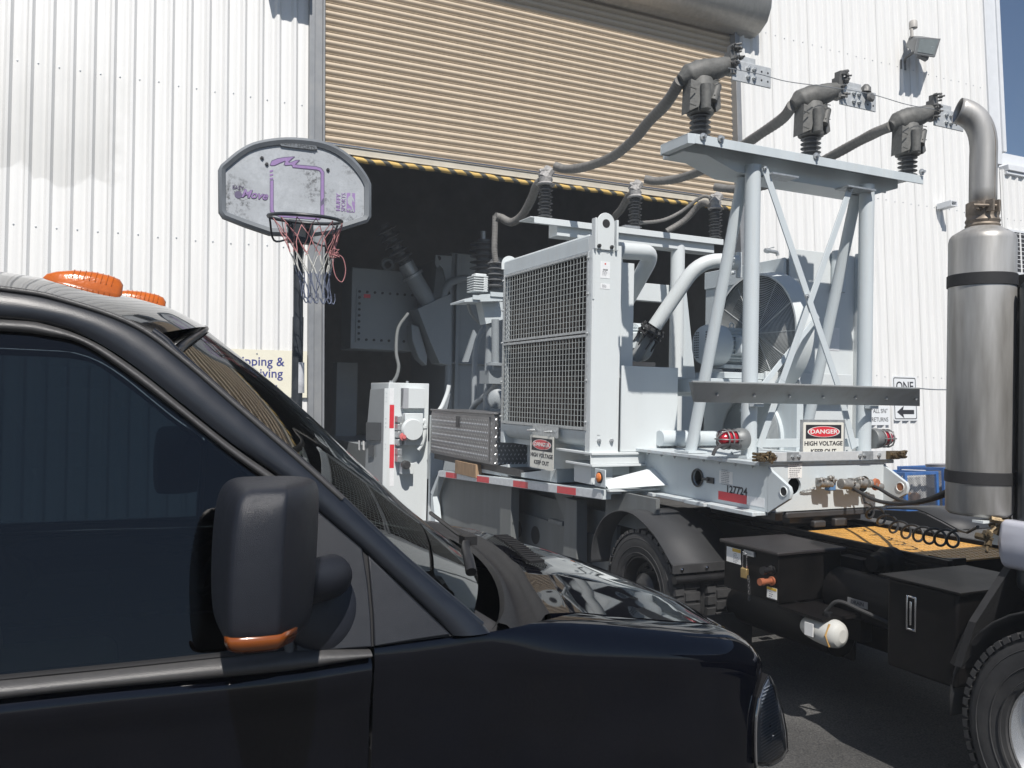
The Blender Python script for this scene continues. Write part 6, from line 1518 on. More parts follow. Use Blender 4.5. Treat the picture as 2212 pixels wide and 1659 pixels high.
ar = [[(1838, 1052, 4.93), (1855, 1062, 4.8), (1885, 1078, 4.5), (1915, 1086, 4.2), (1955, 1088, 3.9), (2000, 1080, 3.6), (2040, 1064, 3.35), (2070, 1048, 3.22)],
      [(1878, 1047, 4.93), (1900, 1056, 4.8), (1930, 1074, 4.5), (1965, 1086, 4.1), (2000, 1082, 3.7), (2045, 1068, 3.35), (2072, 1054, 3.22)]]
for k, (pts, lab) in enumerate(zip(ar, ('black rubber air line hanging lowest from the trailer nose to the exhaust stack', 'black rubber air line starting beside the red coupling seal'))):
    MB().tube(bez([pa(u, v, a) for u, v, a in pts], 8), .014, 10).solo('air_line', lab, 'hose', rubber, pa(*pts[0]), group='black air lines')
# coiled cord
st_ = [pa(1846, 1050, 4.92), pa(1862, 1066, 4.9), pa(1868, 1085, 4.85)]
q = [(1868, 1100, 4.78), (1895, 1112, 4.62), (1925, 1132, 4.42), (1955, 1146, 4.22), (1985, 1153, 4.02), (2012, 1158, 3.85), (2040, 1162, 3.66), (2072, 1164, 3.45)]
ctr = bez([pa(*x) for x in q], 30); path = list(bez(st_, 6)); Nn = len(ctr); turns = 8
rad_c = .052
for i, c_ in enumerate(ctr):
    t = i / (Nn - 1); t1 = (ctr[min(i + 1, Nn - 1)] - ctr[max(i - 1, 0)]).normalized(); s_, u_ = frame_axes(t1)
    an = 2 * math.pi * turns * t; path.append(c_ + (s_ * math.cos(an + 1.5) + u_ * math.sin(an + 1.5)) * rad_c)
path.append(pa(2090, 1150, 3.2)); path.append(pa(2112, 1138, 2.95))
MB().tube(path, .0085, 8).solo('coiled_cord', 'black coiled electric cord stretched above the yellow deck', 'coiled cord', mat('cord_black', (.02, .02, .02), .35, var=.1), path[0])
mb = MB()
p = pa(2140, 1130, 2.88); mb.box(p + V(-.06, -.0, -.0), p + V(.08, .06, .012)).box(p + V(.075, 0, -.12), p + V(.085, .06, .0))
mb.build('fitting_plate', trailw, tk)
mb = MB(); rnd = random.Random(4)
for k in range(9): mb.bolt(p + V(rnd.uniform(-.08, .07), rnd.uniform(-.01, .05), rnd.uniform(-.1, .03)), (rnd.uniform(-1, 1), rnd.uniform(-1, 0), rnd.uniform(-.6, 1)), .018, .05)
mb.build('air_fittings', brass, tk)
# ================================================================ BLACK VAN
A0, AC = 1.75, 2.73
HB, KT = 1.565, .28
van = thing('cutaway_van', 'black van with tinted side glass and amber roof lights parked closest to the camera', 'van', (0.2, AC, 0), FY)
def gp(u, v, off=0.0):
    r = ry(u, v); t = (A0 + off + KT * (EYE - HB)) / (r.y - KT * r.z); return E0 + r * t
def gl2(l, h, off=0.0): return V(l, A0 + off + KT * (h - HB), h)
def mir(p): return V(p.x, 2 * AC - p.y, p.z)
vp = mat('van_plastic', (.013, .015, .02), .42, var=.12, scale=40, bump=.3, bscale=900)
vb = mat('van_paint', (.0016, .002, .0042), .025, var=.3, scale=4, rv=.03, spec=.5)
vpl = mat('van_pillar', (.010, .0125, .018), .34, var=.1, scale=30, coat=.25, bump=.12, bscale=500)
vt = mat('van_trim', (.058, .057, .057), .36, var=.1, scale=60, bump=.3, bscale=500)
gasket = mat('gasket', (.008, .008, .009), .6, var=0)
def glassm(name, col, rough=.0):
    m = bpy.data.materials.new(name); m.use_nodes = True; n = m.node_tree; n.nodes.clear()
    o = n.nodes.new('ShaderNodeOutputMaterial'); tr_ = n.nodes.new('ShaderNodeBsdfTransparent'); tr_.inputs[0].default_value = (*col, 1)
    g = n.nodes.new('ShaderNodeBsdfGlossy'); g.inputs['Roughness'].default_value = rough; fr_ = n.nodes.new('ShaderNodeFresnel'); fr_.inputs[0].default_value = 1.55
    mx = n.nodes.new('ShaderNodeMixShader'); n.links.new(fr_.outputs[0], mx.inputs[0]); n.links.new(tr_.outputs[0], mx.inputs[1]); n.links.new(g.outputs[0], mx.inputs[2]); n.links.new(mx.outputs[0], o.inputs[0])
    return m
tint = glassm('tinted_glass', (.085, .115, .135)); wsg = glassm('windshield_glass', (.62, .76, .70))
HL = -3.4
O = [(0, 622), (150, 650), (290, 700), (390, 768), (520, 880), (640, 983), (740, 1073), (870, 1198), (960, 1275), (1045, 1345), (1059, 1366)]
I = [(0, 687), (100, 697), (200, 732), (300, 796), (400, 876), (500, 956), (600, 1026), (640, 1058), (690, 1105), (780, 1182), (880, 1275), (981, 1373)]
Og = [gp(u, v) for u, v in O]; Ig = [gp(u, v) for u, v in I]
h_o = Og[0].z + .012; h_i = Ig[0].z + .004
Ofull = [gl2(HL, h_o), gl2(-1.2, h_o), gl2(-.6, h_o)] + Og
Ifull = [gl2(HL, h_i), gl2(-1.2, h_i), gl2(-.6, h_i)] + Ig
def side(pts, th, name, m, both=True, parent=van, bevel=0, **k):
    o = None
    for s in ((0, 1) if both else (0,)):
        P_ = [mir(p) for p in pts] if s else pts; v = V(0, -th if s else th, 0)
        o = MB().prism(P_, v).build(name, m, parent, bevel=bevel, **k)
    return o
def curvepts(a, n=4): return bez(a, n)
Oc, Ic = bez(Ofull, 4), bez(Ifull, 4)
# A pillar and roof rail band with a rounded cross section
def strip(c1, c2, name, m, bul=.012, nrow=6, n=60, both=True, back=.02):
    def res(c, n):
        d = [0]; 
        for i in range(1, len(c)): d.append(d[-1] + (c[i] - c[i - 1]).length)
        out_ = []; 
        for k in range(n):
            s = d[-1] * k / (n - 1); i = 1
            while i < len(d) - 1 and d[i] < s: i += 1
            t = (s - d[i - 1]) / max(1e-9, d[i] - d[i - 1]); out_.append(c[i - 1].lerp(c[i], min(1, max(0, t))))
        return out_
    a, b = res(c1, n), res(c2, n)
    for s in ((0, 1) if both else (0,)):
        rows = [[p + V(0, back, 0) for p in a]]
        for k in range(nrow + 1):
            t = k / nrow; rows.append([x.lerp(y, t) + V(0, -bul * math.sin(math.pi * t) ** .7, 0) for x, y in zip(a, b)])
        rows.append([p + V(0, back, 0) for p in b])
        if s: rows = [[mir(p) for p in r_] for r_ in rows]
        MB().grid(rows).build(name, m, van, smooth=60)
cut = [p for p in Ofull]; 
# the pillar band ends: O to the cowl, I to the door corner
strip(Oc, Ic, 'pillar', vpl, .012, 8, 90)
# bright rounded door frame moulding
Gc = [(0, 714), (100, 725), (180, 744), (290, 818), (400, 903), (500, 983), (585, 1044), (604, 1062)]
Gg = [gp(u, v) for u, v in Gc]; h_g = Gg[0].z
I2 = [gl2(HL + 2.2, h_i - .004), gl2(-.6, h_i - .004)] + [gp(u, v, .0) for u, v in ((0, 690), (100, 701), (200, 737), (300, 802), (400, 882), (500, 962), (600, 1032), (622, 1052))]
G2 = [gl2(HL + 2.2, h_g), gl2(-.6, h_g)] + Gg
strip(bez(I2, 4), bez(G2, 4), 'door_frame', vt, .010, 6, 90)
strip([gp(622, 1050), gp(634, 1062), gp(636, 1100), gp(638, 1420)], [gp(604, 1060), gp(610, 1072), gp(612, 1100), gp(614, 1420)], 'window_post', vt, .006, 5, 14)
# side glass
gpoly = [gp(u, v, .012) for u, v in ((0, 712), (100, 723), (180, 742), (290, 816), (400, 901), (500, 981), (590, 1046), (612, 1062), (616, 1200), (616, 1416), (300, 1440), (0, 1462))]
gtop = [gl2(-.62, h_g, .012), gl2(-.4, h_g, .012)] + gpoly[:7]
gtop = bez(gtop, 3) + [gp(602, 1054, .012), gp(612, 1064, .012), gp(618, 1072, .012)]
def gbot(l): return gl2(l, interp(l, [gpoly[11].x, gpoly[10].x, gpoly[9].x], [gpoly[11].z, gpoly[10].z, gpoly[9].z]), .012)
for s in (0, 1):
    rows = []
    for p in gtop:
        b_ = gbot(p.x); rows.append([p.lerp(b_, k / 4) for k in range(5)])
    if s: rows = [[mir(p) for p in r_] for r_ in rows]
    MB().grid(rows).build('side_window', tint, van, smooth=0)
gb = gpoly[-1].z
rear = [gl2(-.68, h_g, .012), gl2(HL + .3, h_g, .012), gl2(HL + .3, gb, .012), gl2(-.68, gb, .012)]
for s in (0, 1): MB().add([mir(p) for p in rear] if s else rear, [(0, 1, 2, 3)]).build('rear_window', tint, van, smooth=0)
side([gl2(-.60, h_g + .02), gl2(-.70, h_g + .02), gl2(-.70, gb), gl2(-.60, gb)], .03, 'door_pillar', vpl)
# mirror sail and triangle
side([gp(u, v, -.002) for u, v in ((636, 1062), (648, 1066), (690, 1107), (783, 1186), (795, 1260), (801, 1330), (804, 1398), (720, 1404), (640, 1416))], .03, 'mirror_sail', vp, bevel=.003)
side([gp(u, v, -.001) for u, v in ((796, 1200), (880, 1281), (974, 1371), (900, 1382), (809, 1397), (807, 1330), (801, 1260))], .03, 'corner_panel', vp, bevel=.003)
side([gp(u, v, .008) for u, v in ((622, 1044), (700, 1094), (990, 1372), (625, 1420))], .01, 'inner_seal', gasket)
# belt moulding
def belt(v0, v1, off, bul, m, name):
    u_ = [-0, 120, 250, 380, 505, 640]; top = [v0 + (v1[0] - v0) * 0 for _ in u_]
sl0 = [(0, 1459), (250, 1434), (505, 1407), (640, 1392)]; sl1 = [(0, 1510), (250, 1484), (505, 1461), (640, 1447), (800, 1420)]
ta = [gl2(HL, gp(0, 1460).z, 0), gl2(-.7, gp(0, 1460).z, 0)] + [gp(u, v + 12, -.001) for u, v in sl0] + [gp(800, 1404, -.001)]
tb_ = [gl2(HL, gp(0, 1510).z, -.0), gl2(-.7, gp(0, 1510).z, 0)] + [gp(u, v, -.001) for u, v in sl1]
strip(bez(ta, 4), bez(tb_, 4), 'belt_moulding', vt, .016, 7, 70)
ta2 = [gl2(HL, gp(0, 1459).z, .01), gl2(-.7, gp(0, 1459).z, .01)] + [gp(u, v, .008) for u, v in sl0]
tb2 = [gl2(HL, gp(0, 1460).z - .008, 0), gl2(-.7, gp(0, 1460).z - .008, 0)] + [gp(u, v + 11, .0) for u, v in sl0]
strip(bez(ta2, 4), bez(tb2, 4), 'window_wiper_strip', gasket, .004, 3, 50)
# lower side body profile, rows from the belt down
h_belt = gp(0, 1510).z
def prof_side(ht):      # returns [(da, h)]
    return [(.03, ht + .004), (.004, ht), (-.006, ht - .012), (-.010, ht - .03), (-.006, ht - .055), (.0, ht - .075), (.004, ht - .12), (.006, ht - .25), (.012, ht - .4), (.03, ht - .6), (.06, ht - .8), (.1, ht - .95)]
us_ = [(0, 1512), (250, 1486), (505, 1463), (640, 1449), (795, 1423)]
sl_ = [gl2(-.62, h_belt)] + [gp(u, v) for u, v in us_]
lsq = [p.x for p in sl_]; hsq = [p.z for p in sl_]
def body_strip(l0, l1, hf, name, n=12, both=True):
    for s in ((0, 1) if both else (0,)):
        cols = []
        for i in range(n + 1):
            l = lerp(l0, l1, i / n); cols.append([V(l, A0 + da, h) for da, h in prof_side(hf(l))])
        if s: cols = [[mir(p) for p in c] for c in cols]
        o = MB().grid(cols).build(name, vb, van, smooth=50, solid=.0)
    return o
lseam = pa(806, 1410, A0).x
hfun = lambda l: interp(l, lsq, hsq)
body_strip(-.62, lseam - .004, hfun, 'door', 16)
body_strip(HL, -.628, lambda l: h_belt, 'rear_body', 8)
MB().box((HL, A0 + .05, .45), (1.4, A0 + .09, 1.2)).box((HL, 2 * AC - A0 - .09, .45), (1.4, 2 * AC - A0 - .05, 1.2)).box((HL, A0 + .1, .42), (1.6, 2 * AC - A0 - .1, .47)).build('underbody', gasket, van)
# fender, front and hood as one plan path mirrored about the centre
cre = [(808, 1414), (973, 1420), (1150, 1412), (1345, 1405), (1481, 1410), (1560, 1413), (1604, 1418)]
cl = [pa(u, v, A0) for u, v in cre]; clx = [p.x for p in cl]; clz = [p.z for p in cl]
PL = [(lseam + .004, .0), (.70, 0), (.85, 0), (1.0, 0), (1.15, 0), (1.3, 0), (1.42, .002), (1.5, .008), (1.57, .022), (1.62, .045), (1.655, .075), (1.69, .13), (1.73, .22), (1.78, .36), (1.84, .55), (1.88, .75), (1.90, .98)]
# hood edge (top row) for each plan column
HE = [(lseam + .004, .012, 1.562), (.70, .012, 1.563), (.83, .015, 1.563), (.98, .07, 1.560), (1.1, .13, 1.548), (1.25, .13, 1.522), (1.38, .13, 1.50), (1.46, .135, 1.488), (1.52, .145, 1.478), (1.56, .16, 1.465), (1.59, .19, 1.452), (1.62, .24, 1.44), (1.66, .33, 1.43), (1.70, .44, 1.42), (1.75, .60, 1.41), (1.79, .77, 1.405), (1.81, .98, 1.40)]
cols = []
for (l, da), (hl, ha, hh) in zip(PL, HE):
    c = interp(l, clx, clz)
    if l > 1.5: c = lerp(c, 1.36, min(1, (l - 1.5) / .25))
    top = V(hl, A0 + ha, hh); s0 = V(l, A0 + da, c - .02)
    # rounded shoulder: quadratic with control at the outer top
    ctrl = V(lerp(hl, l, .75), A0 + lerp(ha, da, .85), hh - .004 if l < 1.0 else lerp(hh, c, .12))
    col = []
    for k in range(7):
        t = k / 6; col.append((1 - t) ** 2 * top + 2 * t * (1 - t) * ctrl + t * t * s0)
    inw = lerp(0, 1, min(1, max(0, (l - 1.5) / .2)))
    for da2, dh in ((.004, .06), (.008, .12), (.012, .25), (.02, .4), (.04, .6), (.07, .8)):
        col.append(V(l - da2 * inw, A0 + da + da2 * (1 - inw), c - dh))
    cols.append(col)
full = cols + [[mir(p) for p in c] for c in reversed(cols[:-1])]
# refine along the path
def refine(cols, n=4):
    nc = len(cols[0]); rowsT = [bez([c[j] for c in cols], n) for j in range(nc)]
    return [[rowsT[j][i] for j in range(nc)] for i in range(len(rowsT[0]))]
MB().grid(refine(full, 3)).build('fender', vb, van, smooth=60)
# hood
hp0 = [V(x + (.004 if x > 1 else .0), A0 + a + .006, h + .0) for x, a, h in HE if x >= 1.1]
NE = 26; NS = 12
edge_l = [p[0] for p in HE]; edge_a = [p[1] for p in HE]; edge_h = [p[2] for p in HE]
def hood_pt(q, s):
    """q 0..1 from cowl to front, s 0..1 from side edge to centre"""
    le = lerp(1.0, 1.60, q); ae = .135 + (.0 if q < .8 else .06 * ((q - .8) / .2) ** 2); he = interp(le, [1.0, 1.1, 1.25, 1.38, 1.46, 1.52, 1.56, 1.60], [1.556, 1.550, 1.524, 1.502, 1.490, 1.480, 1.467, 1.447])
    lc = lerp(1.165, 1.80, q); hc = interp(q, [0, .15, .45, .75, .92, 1.0], [1.612, 1.60, 1.545, 1.478, 1.43, 1.398])
    l = lerp(le, lc, math.sin(s * math.pi / 2)); a = lerp(A0 + ae, AC, s); h = lerp(he, hc, math.sin(s * math.pi / 2))
    h += .012 * math.exp(-((s - .38) / .07) ** 2) * (1 - q * .6)       # raised crease along the hood
    return V(l, a, h)
rows = []
for i in range(NE + 1):
    q = i / NE; r_ = [hood_pt(q, j / NS) for j in range(NS + 1)]; r_[0:0] = [r_[0] + V(0, -.001, -.02)]; r_ += [mir(p) for p in reversed(r_[:-1])]; rows.append(r_)
rows.append([p + V(.004, 0, -.02) for p in rows[-1]])
MB().grid(rows).build('hood', vb, van, smooth=60)
# dark inner fender shelf closing the gaps under hood edges
MB().prism([V(.55, A0 + .06, 1.3), V(1.55, A0 + .06, 1.3), V(1.75, A0 + .4, 1.3), V(1.8, AC, 1.3), V(1.75, 2 * AC - A0 - .4, 1.3), V(1.55, 2 * AC - A0 - .06, 1.3), V(.55, 2 * AC - A0 - .06, 1.3)], (0, 0, -.5)).build('engine_bay', gasket, van)
# cowl: curved plastic trough between windshield and hood
rows = []
for j in range(25):
    s = j / 24; sm = s if s <= .5 else 1 - s; t = sm * 2
    hoodp = hood_pt(0, min(1, t)) if t > 0 else hood_pt(0, 0)
    wl = lerp(.80, 1.085, math.sin(t * math.pi / 2) ** .8); wh_ = lerp(1.566, 1.60, t); wa_ = lerp(A0 + .02, AC, t)
    w_ = V(wl, wa_, wh_); hp_2 = hoodp + V(-.006, -.05 * (1 - t) ** 3, 0)
    r_ = []
    for k, (f_, dz) in enumerate(((0, -.005), (.12, .012), (.25, .004), (.42, -.028), (.6, -.03), (.75, -.012), (.88, .012), (.96, .014), (1.0, -.004))):
        r_.append(w_.lerp(hp_2, f_) + V(0, 0, dz * (1 - .55 * t)))
    r_.append(hp_2 + V(.0, 0, -.06))
    if s > .5: r_ = [mir(p) for p in r_]
    rows.append(r_)
MB().grid(rows).build('cowl', mat('cowl_plastic', (.010, .010, .011), .5, var=.12, scale=40, bump=.25, bscale=900), van, smooth=60)
# cowl louvres
mb = MB()
for k in range(16):
    s = .42 + k * .03; p = hood_pt(.0, min(1, s)) + V(.03, 0, .012); mb.box(p + V(0, -.006, -.004), p + V(.05, .006, .004))
mb.build('cowl_vents', gasket, van)
# windshield
NC = [gp(u, v, .03) for u, v in ((383, 772), (515, 888), (640, 995), (740, 1087), (870, 1210), (1020, 1340))]
CC = [V(.262, AC, 2.272), V(.42, AC, 2.15), V(.56, AC, 2.03), V(.72, AC, 1.88), V(.88, AC, 1.735), V(1.06, AC, 1.60)]
Nb, Cb = bez(NC, 5), bez(CC, 5); rows = []
for a_, c_ in zip(Nb, Cb):
    r_ = []
    for k in range(13):
        t = k / 12; f_ = math.sin(t * math.pi / 2)
        r_.append(V(lerp(a_.x, c_.x, f_), lerp(a_.y, c_.y, t), lerp(a_.z, c_.z, f_)))
    r_ += [mir(p) for p in reversed(r_[:-1])]; rows.append(r_)
MB().grid(rows).build('windshield', wsg, van, smooth=60)
# black frit band behind the pillar edge
fr_rows = [[p + V(-.004, .004, -.002) for p in r_[:2]] for r_ in rows]
MB().grid(fr_rows).build('windshield_band', gasket, van, smooth=60); MB().grid([[mir(p) for p in r_] for r_ in fr_rows]).build('windshield_band', gasket, van, smooth=60)
wl_ = [gp(u, v, .004) for u, v in ((330, 716), (360, 738), (385, 764), (515, 880), (640, 988), (740, 1080), (870, 1204), (1040, 1350))]
MB().tube(bez(wl_, 5), .009, 8).build('windshield_moulding', vpl, van, smooth=60)
hdr = [rows[0][1] + V(-.012, 0, .0), rows[0][2] + V(-.01, 0, .008), rows[0][5] + V(-.01, 0, .008), rows[0][9] + V(-.01, 0, .008), rows[0][12] + V(-.01, 0, .008)]
hdf = hdr + [mir(p) for p in reversed(hdr[:-1])]
MB().tube(bez(hdf, 5), .010, 8).build('roof_lip', vpl, van, smooth=60)
# roof
crl = [HL, -1.2, -.6, -.28, .0, .14, .255]; crh = [2.43, 2.43, 2.42, 2.404, 2.365, 2.33, 2.285]
near = bez([gl2(HL, h_o, .004), gl2(-1.2, h_o, .004), gl2(-.6, h_o, .004), gp(0, 623, .004), gp(150, 651, .004), gp(290, 700, .004), gp(335, 722, .004)], 6)
ccv = bez([V(l, AC, h) for l, h in ((HL, 2.43), (-1.2, 2.43), (-.6, 2.42), (-.2, 2.392), (0, 2.362), (.14, 2.335), (.258, 2.279))], 6)
rows2 = []
for a_, c_ in zip(near, ccv):
    r_ = [a_ + V(0, -.004, -.03)]
    for k in range(11):
        t = k / 10; f_ = math.sin(t * math.pi / 2) ** .8
        r_.append(V(lerp(a_.x, c_.x, math.sin(t * math.pi / 2) ** .75), lerp(a_.y, c_.y, t), lerp(a_.z, c_.z, f_)))
    r_ += [mir(p) for p in reversed(r_[:-1])]; rows2.append(r_)
MB().grid(rows2).build('roof', vb, van, smooth=60)
MB().tube(bez([gl2(HL, h_o + .004, -.004), gl2(-.6, h_o + .004, -.004), gp(0, 623, -.006), gp(150, 652, -.006), gp(290, 702, -.006), gp(390, 772, -.006), gp(520, 884, -.006), gp(640, 988, -.006), gp(740, 1078, -.006)], 6), .006, 8).build('drip_rail', vt, van, smooth=60)
MB().box((HL, A0 + .15, .9), (HL + .03, 2 * AC - A0 - .15, 2.35)).build('rear_wall', vb, van)
# amber roof lamps
amb = mat('amber_lens_van', (.50, .115, .012), .22, var=.12, scale=60, coat=.6, bump=.25, bscale=160)
def clearance(pf, pr_, aoff, hgt):
    """pf front base, pr_ rear base"""
    L_ = (pf - pr_).length; d = (pf - pr_).normalized(); sd_ = V(0, 1, 0); up = sd_.cross(d) * -1
    if up.z < 0: up = -up
    rows = []
    prof = [(0, .02, .10), (.04, .28, .45), (.15, .52, .75), (.35, .8, .95), (.6, .97, 1.0), (.8, 1.0, .97), (.92, .93, .9), (.98, .7, .8), (1.0, .1, .6)]
    for t, hh, ww in prof:
        c = pr_ + d * L_ * t; r_ = []
        for k in range(9):
            an = math.pi * k / 8; r_.append(c + sd_ * (-.036 * ww * math.cos(an)) + up * (hgt * hh * math.sin(an) ** .6))
        rows.append(r_)
    o = MB().grid(rows).build('clearance_lamp', amb, van, smooth=60)
    for q in range(1, 9):
        t = .28 + q * .07; c = pr_ + d * L_ * t; k_ = interp(t, [p_[0] for p_ in prof], [p_[1] for p_ in prof]); w_ = interp(t, [p_[0] for p_ in prof], [p_[2] for p_ in prof])
        MB().tube([c + sd_ * (-.0365 * w_ * math.cos(an)) + up * ((hgt + .0006) * k_ * math.sin(an) ** .6) for an in [math.pi * j / 12 for j in range(1, 8)]], .0011, 5).build('lens_rib', mat('amber_rib', (.42, .095, .01), .35, var=0), o)
    MB().prism([pr_ + sd_ * -.008 + d * .0, pr_ + sd_ * -.033 + d * .07, pf + sd_ * -.038 + d * .004, pf + sd_ * .038 + d * .004, pr_ + sd_ * .033 + d * .07, pr_ + sd_ * .008], up * -.005).build('lamp_base', gasket, o, bevel=.004)
    return o
def lampat(a, uf, vf, ur, vr, hgt): return clearance(pa(uf, vf, a), pa(ur, vr, a), 0, hgt)
lampat(2.47, 262, 645, 92, 601, .052)
lampat(2.70, 355, 675, 222, 641, .046)
# the other three across the roof
for aa in (2.97, 3.2, 3.42):
    s = min(1, abs(aa - AC) / .98); p = V(.12 - .1 * s * s, aa, 2.335 - .03 * s); clearance(p, p + V(-.2, 0, .03), 0, .04)
# mirror
mrr = mat('mirror_plastic', (.014, .016, .022), .36, var=.1, scale=50, bump=.35, bscale=900)
rows = []
zs = [(1.662, .60, .004), (1.668, .84, .003), (1.682, .93, .002), (1.72, .975, 0), (1.78, 1.0, 0), (1.84, 1.0, .0), (1.885, .985, .002), (1.913, .95, .004), (1.930, .86, .008), (1.938, .72, .012), (1.941, .45, .014)]
plan = [(.178, 1.60), (.180, 1.50), (.183, 1.462), (.190, 1.448), (.205, 1.442), (.235, 1.438), (.262, 1.438), (.270, 1.441), (.276, 1.450), (.300, 1.475), (.332, 1.52), (.356, 1.575), (.366, 1.62), (.36, 1.665), (.32, 1.70), (.25, 1.705), (.19, 1.70), (.179, 1.68)]
cxm, cam_ = .255, 1.57
for z, k, sh in zs:
    lean = (z - 1.8) * .02
    rows.append([V(cxm + (x - cxm) * k + sh + lean, cam_ + (a - cam_) * k, z) for x, a in plan])
mb = MB().grid(rows, closed=True).add(rows[0], [tuple(range(len(plan)))]).add(rows[-1], [tuple(range(len(plan)))])
mo = mb.build('wing_mirror', mrr, van, subsurf=2, weld=.0001)
lr = []
for z, k in ((1.664, .80), (1.672, .93), (1.684, 1.0), (1.696, 1.012)):
    lr.append([V(cxm + (x - cxm) * k - .0, cam_ + (a - cam_) * k, z) for x, a in plan[2:10]])
MB().grid(lr).build('turn_lamp', mat('amber_dark', (.2, .052, .008), .2, var=.1, coat=.6), mo, smooth=60, solid=.004)
MB().tube(bez([V(.33, 1.66, 1.735), V(.37, 1.69, 1.725), V(.41, 1.73, 1.72), V(.43, 1.77, 1.715)], 4), .045, 20).build('mirror_arm', mrr, mo, smooth=60)
MB().lathe(pa(700, 1316, A0 + .03), (.15, -1, .25), [(.094, -.03), (.092, .0), (.08, .014), (.05, .024), (.001, .03)], 32).build('mirror_pivot', mrr, mo, smooth=70)
# mirror on the far side
far = mb.mesh('wing_mirror', mrr, ORIG['cutaway_van'] if 'cutaway_van' in ORIG else ORIG[van.name]); fo = bpy.data.objects.new('wing_mirror', far); COL.objects.link(fo); fo.parent = van; ORIG[fo.name] = ORIG[van.name]
for v_ in far.vertices:
    w_ = v_.co + ORIG[van.name]; v_.co = V(w_.x, 2 * AC - w_.y, w_.z) - ORIG[van.name]
# wiper, washer nozzle
wp = [pa(u, v, 2.5) for u, v in ((1015, 1158), (1012, 1190), (1018, 1216), (1022, 1236))]
wpm = mat('wiper_grey', (.06, .06, .062), .4, var=.2)
wpm = mat('wiper_black', (.02, .02, .021), .4, var=.2)
MB().tube(bez([pa(1012, 1164, 2.08), pa(1006, 1182, 2.05), pa(1012, 1206, 2.0), pa(1018, 1236, 1.96)], 6), [.011 + .0002 * k for k in range(19)], 10).box(pa(1004, 1160, 2.06), pa(1018, 1172, 2.1)).tube([pa(1010, 1166, 2.09), pa(985, 1150, 2.2), pa(930, 1108, 2.5)], .006, 6).build('wiper', wpm, van)
wn = pa(1250, 1350, 1.9) + V(0, 0, .012)
MB().lathe(wn + V(0, 0, -.03), ZH, [(.018, 0), (.019, .012), (.013, .02), (.007, .022), (.007, .04), (.004, .045)], 14).build('antenna_base', gasket, van)
# headlamp
hlp = [(1661, 1458), (1672, 1480), (1688, 1528), (1698, 1584), (1700, 1622), (1689, 1640), (1664, 1654), (1638, 1654), (1633, 1640), (1633, 1560), (1640, 1508), (1650, 1478)]
def fs(u, v, off=0):
    """point on the van's front corner, a vertical cylinder patch"""
    best = None
    pl_ = bez([V(l, A0 + d_, 0) for l, d_ in PL], 8)
    r = ry(u, v)
    for i in range(len(pl_) - 1):
        p, q = pl_[i], pl_[i + 1]; dx, dy = q.x - p.x, q.y - p.y; det = r.x * (-dy) + dx * r.y
        if abs(det) < 1e-9: continue
        t = (p.x * (-dy) + dx * p.y) / det; s = (r.x * p.y - r.y * p.x) / det
        if -0.01 <= s <= 1.01 and t > 0:
            nn = V(dy, -dx, 0).normalized()
            if nn.dot(V(r.x, r.y, 0)) > 0: nn = -nn
            c = V(r.x * t, r.y * t, EYE + r.z * t) + nn * off
            if best is None or t < best[0]: best = (t, c)
    return best[1] if best else V(r.x, r.y, r.z) * (1.85 / r.y) + E0
hn = V(.38, -.925, 0).normalized(); hp_0 = V(1.62, A0 + .035, 1.2)
def onlamp(u, v): r = ry(u, v); return E0 + r * ((hp_0 - E0).dot(hn) / r.dot(hn))
hpts = [onlamp(u, v) for u, v in hlp]
ctr = sum(hpts, V(0, 0, 0)) / len(hpts)
MB().prism([p - hn * .003 for p in hpts], V(0, .16, 0)).build('lamp_housing', gasket, van, smooth=0)
mb = MB(); n_ = len(hpts); vs = []
rg = [[ctr + (p - ctr) * k + hn * d_ for p in hpts] for k, d_ in ((1.0, 0), (.97, .006), (.8, .012), (.45, .018), (.05, .02))]
mb.grid(rg, closed=True)
lens = glassm('lamp_lens', (.8, .82, .85), .08)
hlo = mb.build('headlight', lens, van, smooth=70)
mb = MB(); 
mb.grid([[ctr + (p - ctr) * k + hn * d_ for p in hpts] for k, d_ in ((.99, -.002), (.93, -.004), (.9, -.001), (.05, -.001))], closed=True)
mb.build('reflector', mat('lamp_inner', (.22, .24, .27), .3, .6, var=.15, scale=40), hlo, smooth=30)
mb = MB(); zmin = min(p.z for p in hpts); zmax = max(p.z for p in hpts); z = zmin + .02
def row_at(z):
    xs_ = []
    for i in range(n_):
        p, q = hpts[i], hpts[(i + 1) % n_]
        if (p.z - z) * (q.z - z) < 0: xs_.append(p.lerp(q, (z - p.z) / (q.z - p.z)))
    return xs_
while z < zmax - .03:
    e = row_at(z)
    if len(e) == 2: mb.tube([ctr.lerp(e[0], 0) * 0 + e[0].lerp(e[1], .15) + hn * .001, e[0].lerp(e[1], .85) + hn * .001], .0016, 4)
    z += .009
mb.build('lens_ribs', mat('rib_grey', (.35, .37, .4), .3, .3, var=0), hlo)
MB().tube(bez([hpts[-2] * 1, hpts[-3] * 1, hpts[-4] * 1, hpts[-5] * 1, hpts[-6] * 1, hpts[-7] * 1], 4), .004, 6).build('lamp_bezel', chrome, hlo)
MB().box((1.62, A0 + .1, .5), (1.95, 2 * AC - A0 - .1, .85)).build('bumper', blkm, van, bevel=.04, seg=4)
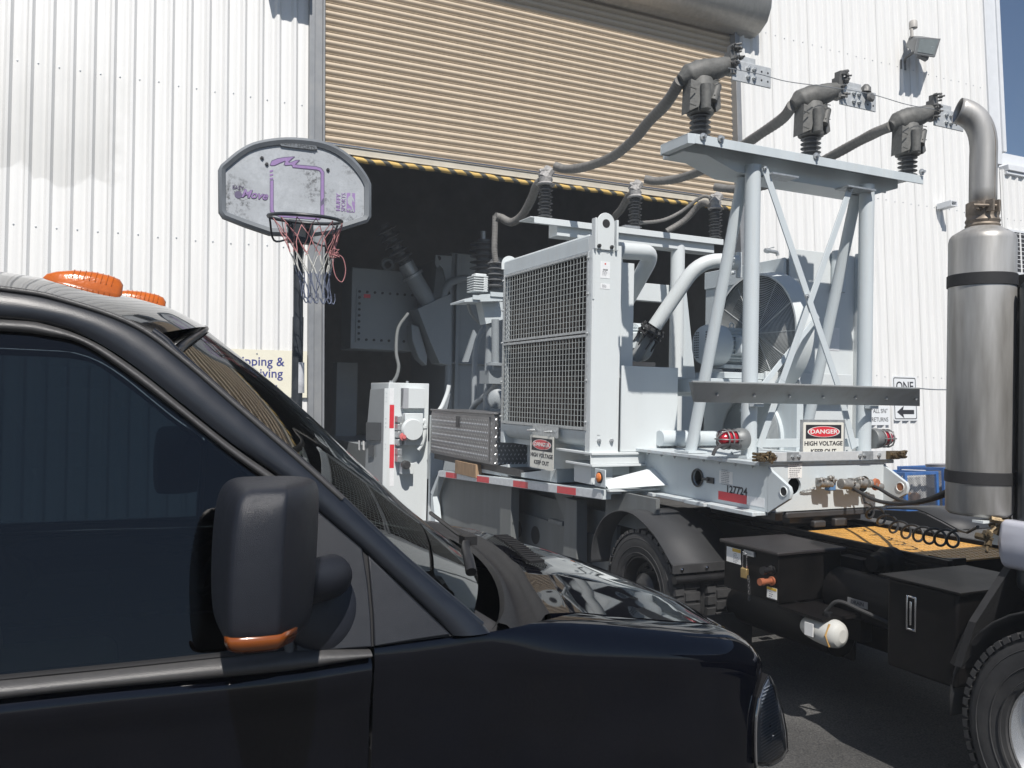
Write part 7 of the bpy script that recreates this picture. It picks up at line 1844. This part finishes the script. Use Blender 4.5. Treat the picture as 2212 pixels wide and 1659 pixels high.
# wheels and cabin
for (l, s) in ((1.05, 1), (-2.3, 1), (1.05, 0), (-2.3, 0)):
    ax = V(0, -1, 0) if s else V(0, 1, 0); y_ = A0 + .03 if s else 2 * AC - A0 - .03
    wheel(van, V(l, y_, .38), .38, .22, ax, rimm=galv, blocks=40)
MB().box((-.62, A0 + .15, .9), (.9, 2 * AC - A0 - .15, .98)).box((.62, A0 + .16, 1.3), (.9, 2 * AC - A0 - .16, 1.54)).build('dashboard', mat('cabin_dark', (.03, .03, .033), .7, var=.1), van, bevel=.03)
seatm = mat('seat_tan', (.42, .28, .12), .8, var=.15)
for a_ in (AC + .42, AC - .42):
    st2 = MB().box((-.45, a_ - .24, .98), (.05, a_ + .24, 1.22)).prism([V(-.41, a_ - .24, 1.2), V(-.55, a_ - .2, 1.86), V(-.43, a_ - .2, 1.86), V(-.29, a_ - .24, 1.2)], (0, .44, 0)).build('seat', seatm, van, bevel=.05, seg=4)
    MB().box((-.56, a_ - .13, 1.88), (-.46, a_ + .13, 2.03)).build('headrest', seatm, st2, bevel=.03, seg=3)
MB().torus(V(.42, AC + .42, 1.55), V(-.8, 0, .6), .19, .014, 36, 8).build('steering_wheel', gasket, van)
MB().box((HL + .04, A0 + .2, .95), (-.62, 2 * AC - A0 - .2, .99)).build('cabin_floor', gasket, van)
# ================================================================ ADDED HAZE STANDING IN FOR LENS GLARE
hm = bpy.data.materials.new('glare_haze_air'); hm.use_nodes = True; n = hm.node_tree; n.nodes.clear()
o_ = n.nodes.new('ShaderNodeOutputMaterial'); pv_ = n.nodes.new('ShaderNodeVolumePrincipled')
pv_.inputs['Color'].default_value = (.86, .92, 1.0, 1); pv_.inputs['Density'].default_value = 0.003; pv_.inputs['Anisotropy'].default_value = 0.0
n.links.new(pv_.outputs[0], o_.inputs['Volume'])
MB().box((-255, -255, -3), (255, 255, 15)).solo('glare_haze', 'thin added volume standing in for lens glare', 'glare_haze', hm, (0, 0, 0), FW, kind='stuff', smooth=0)
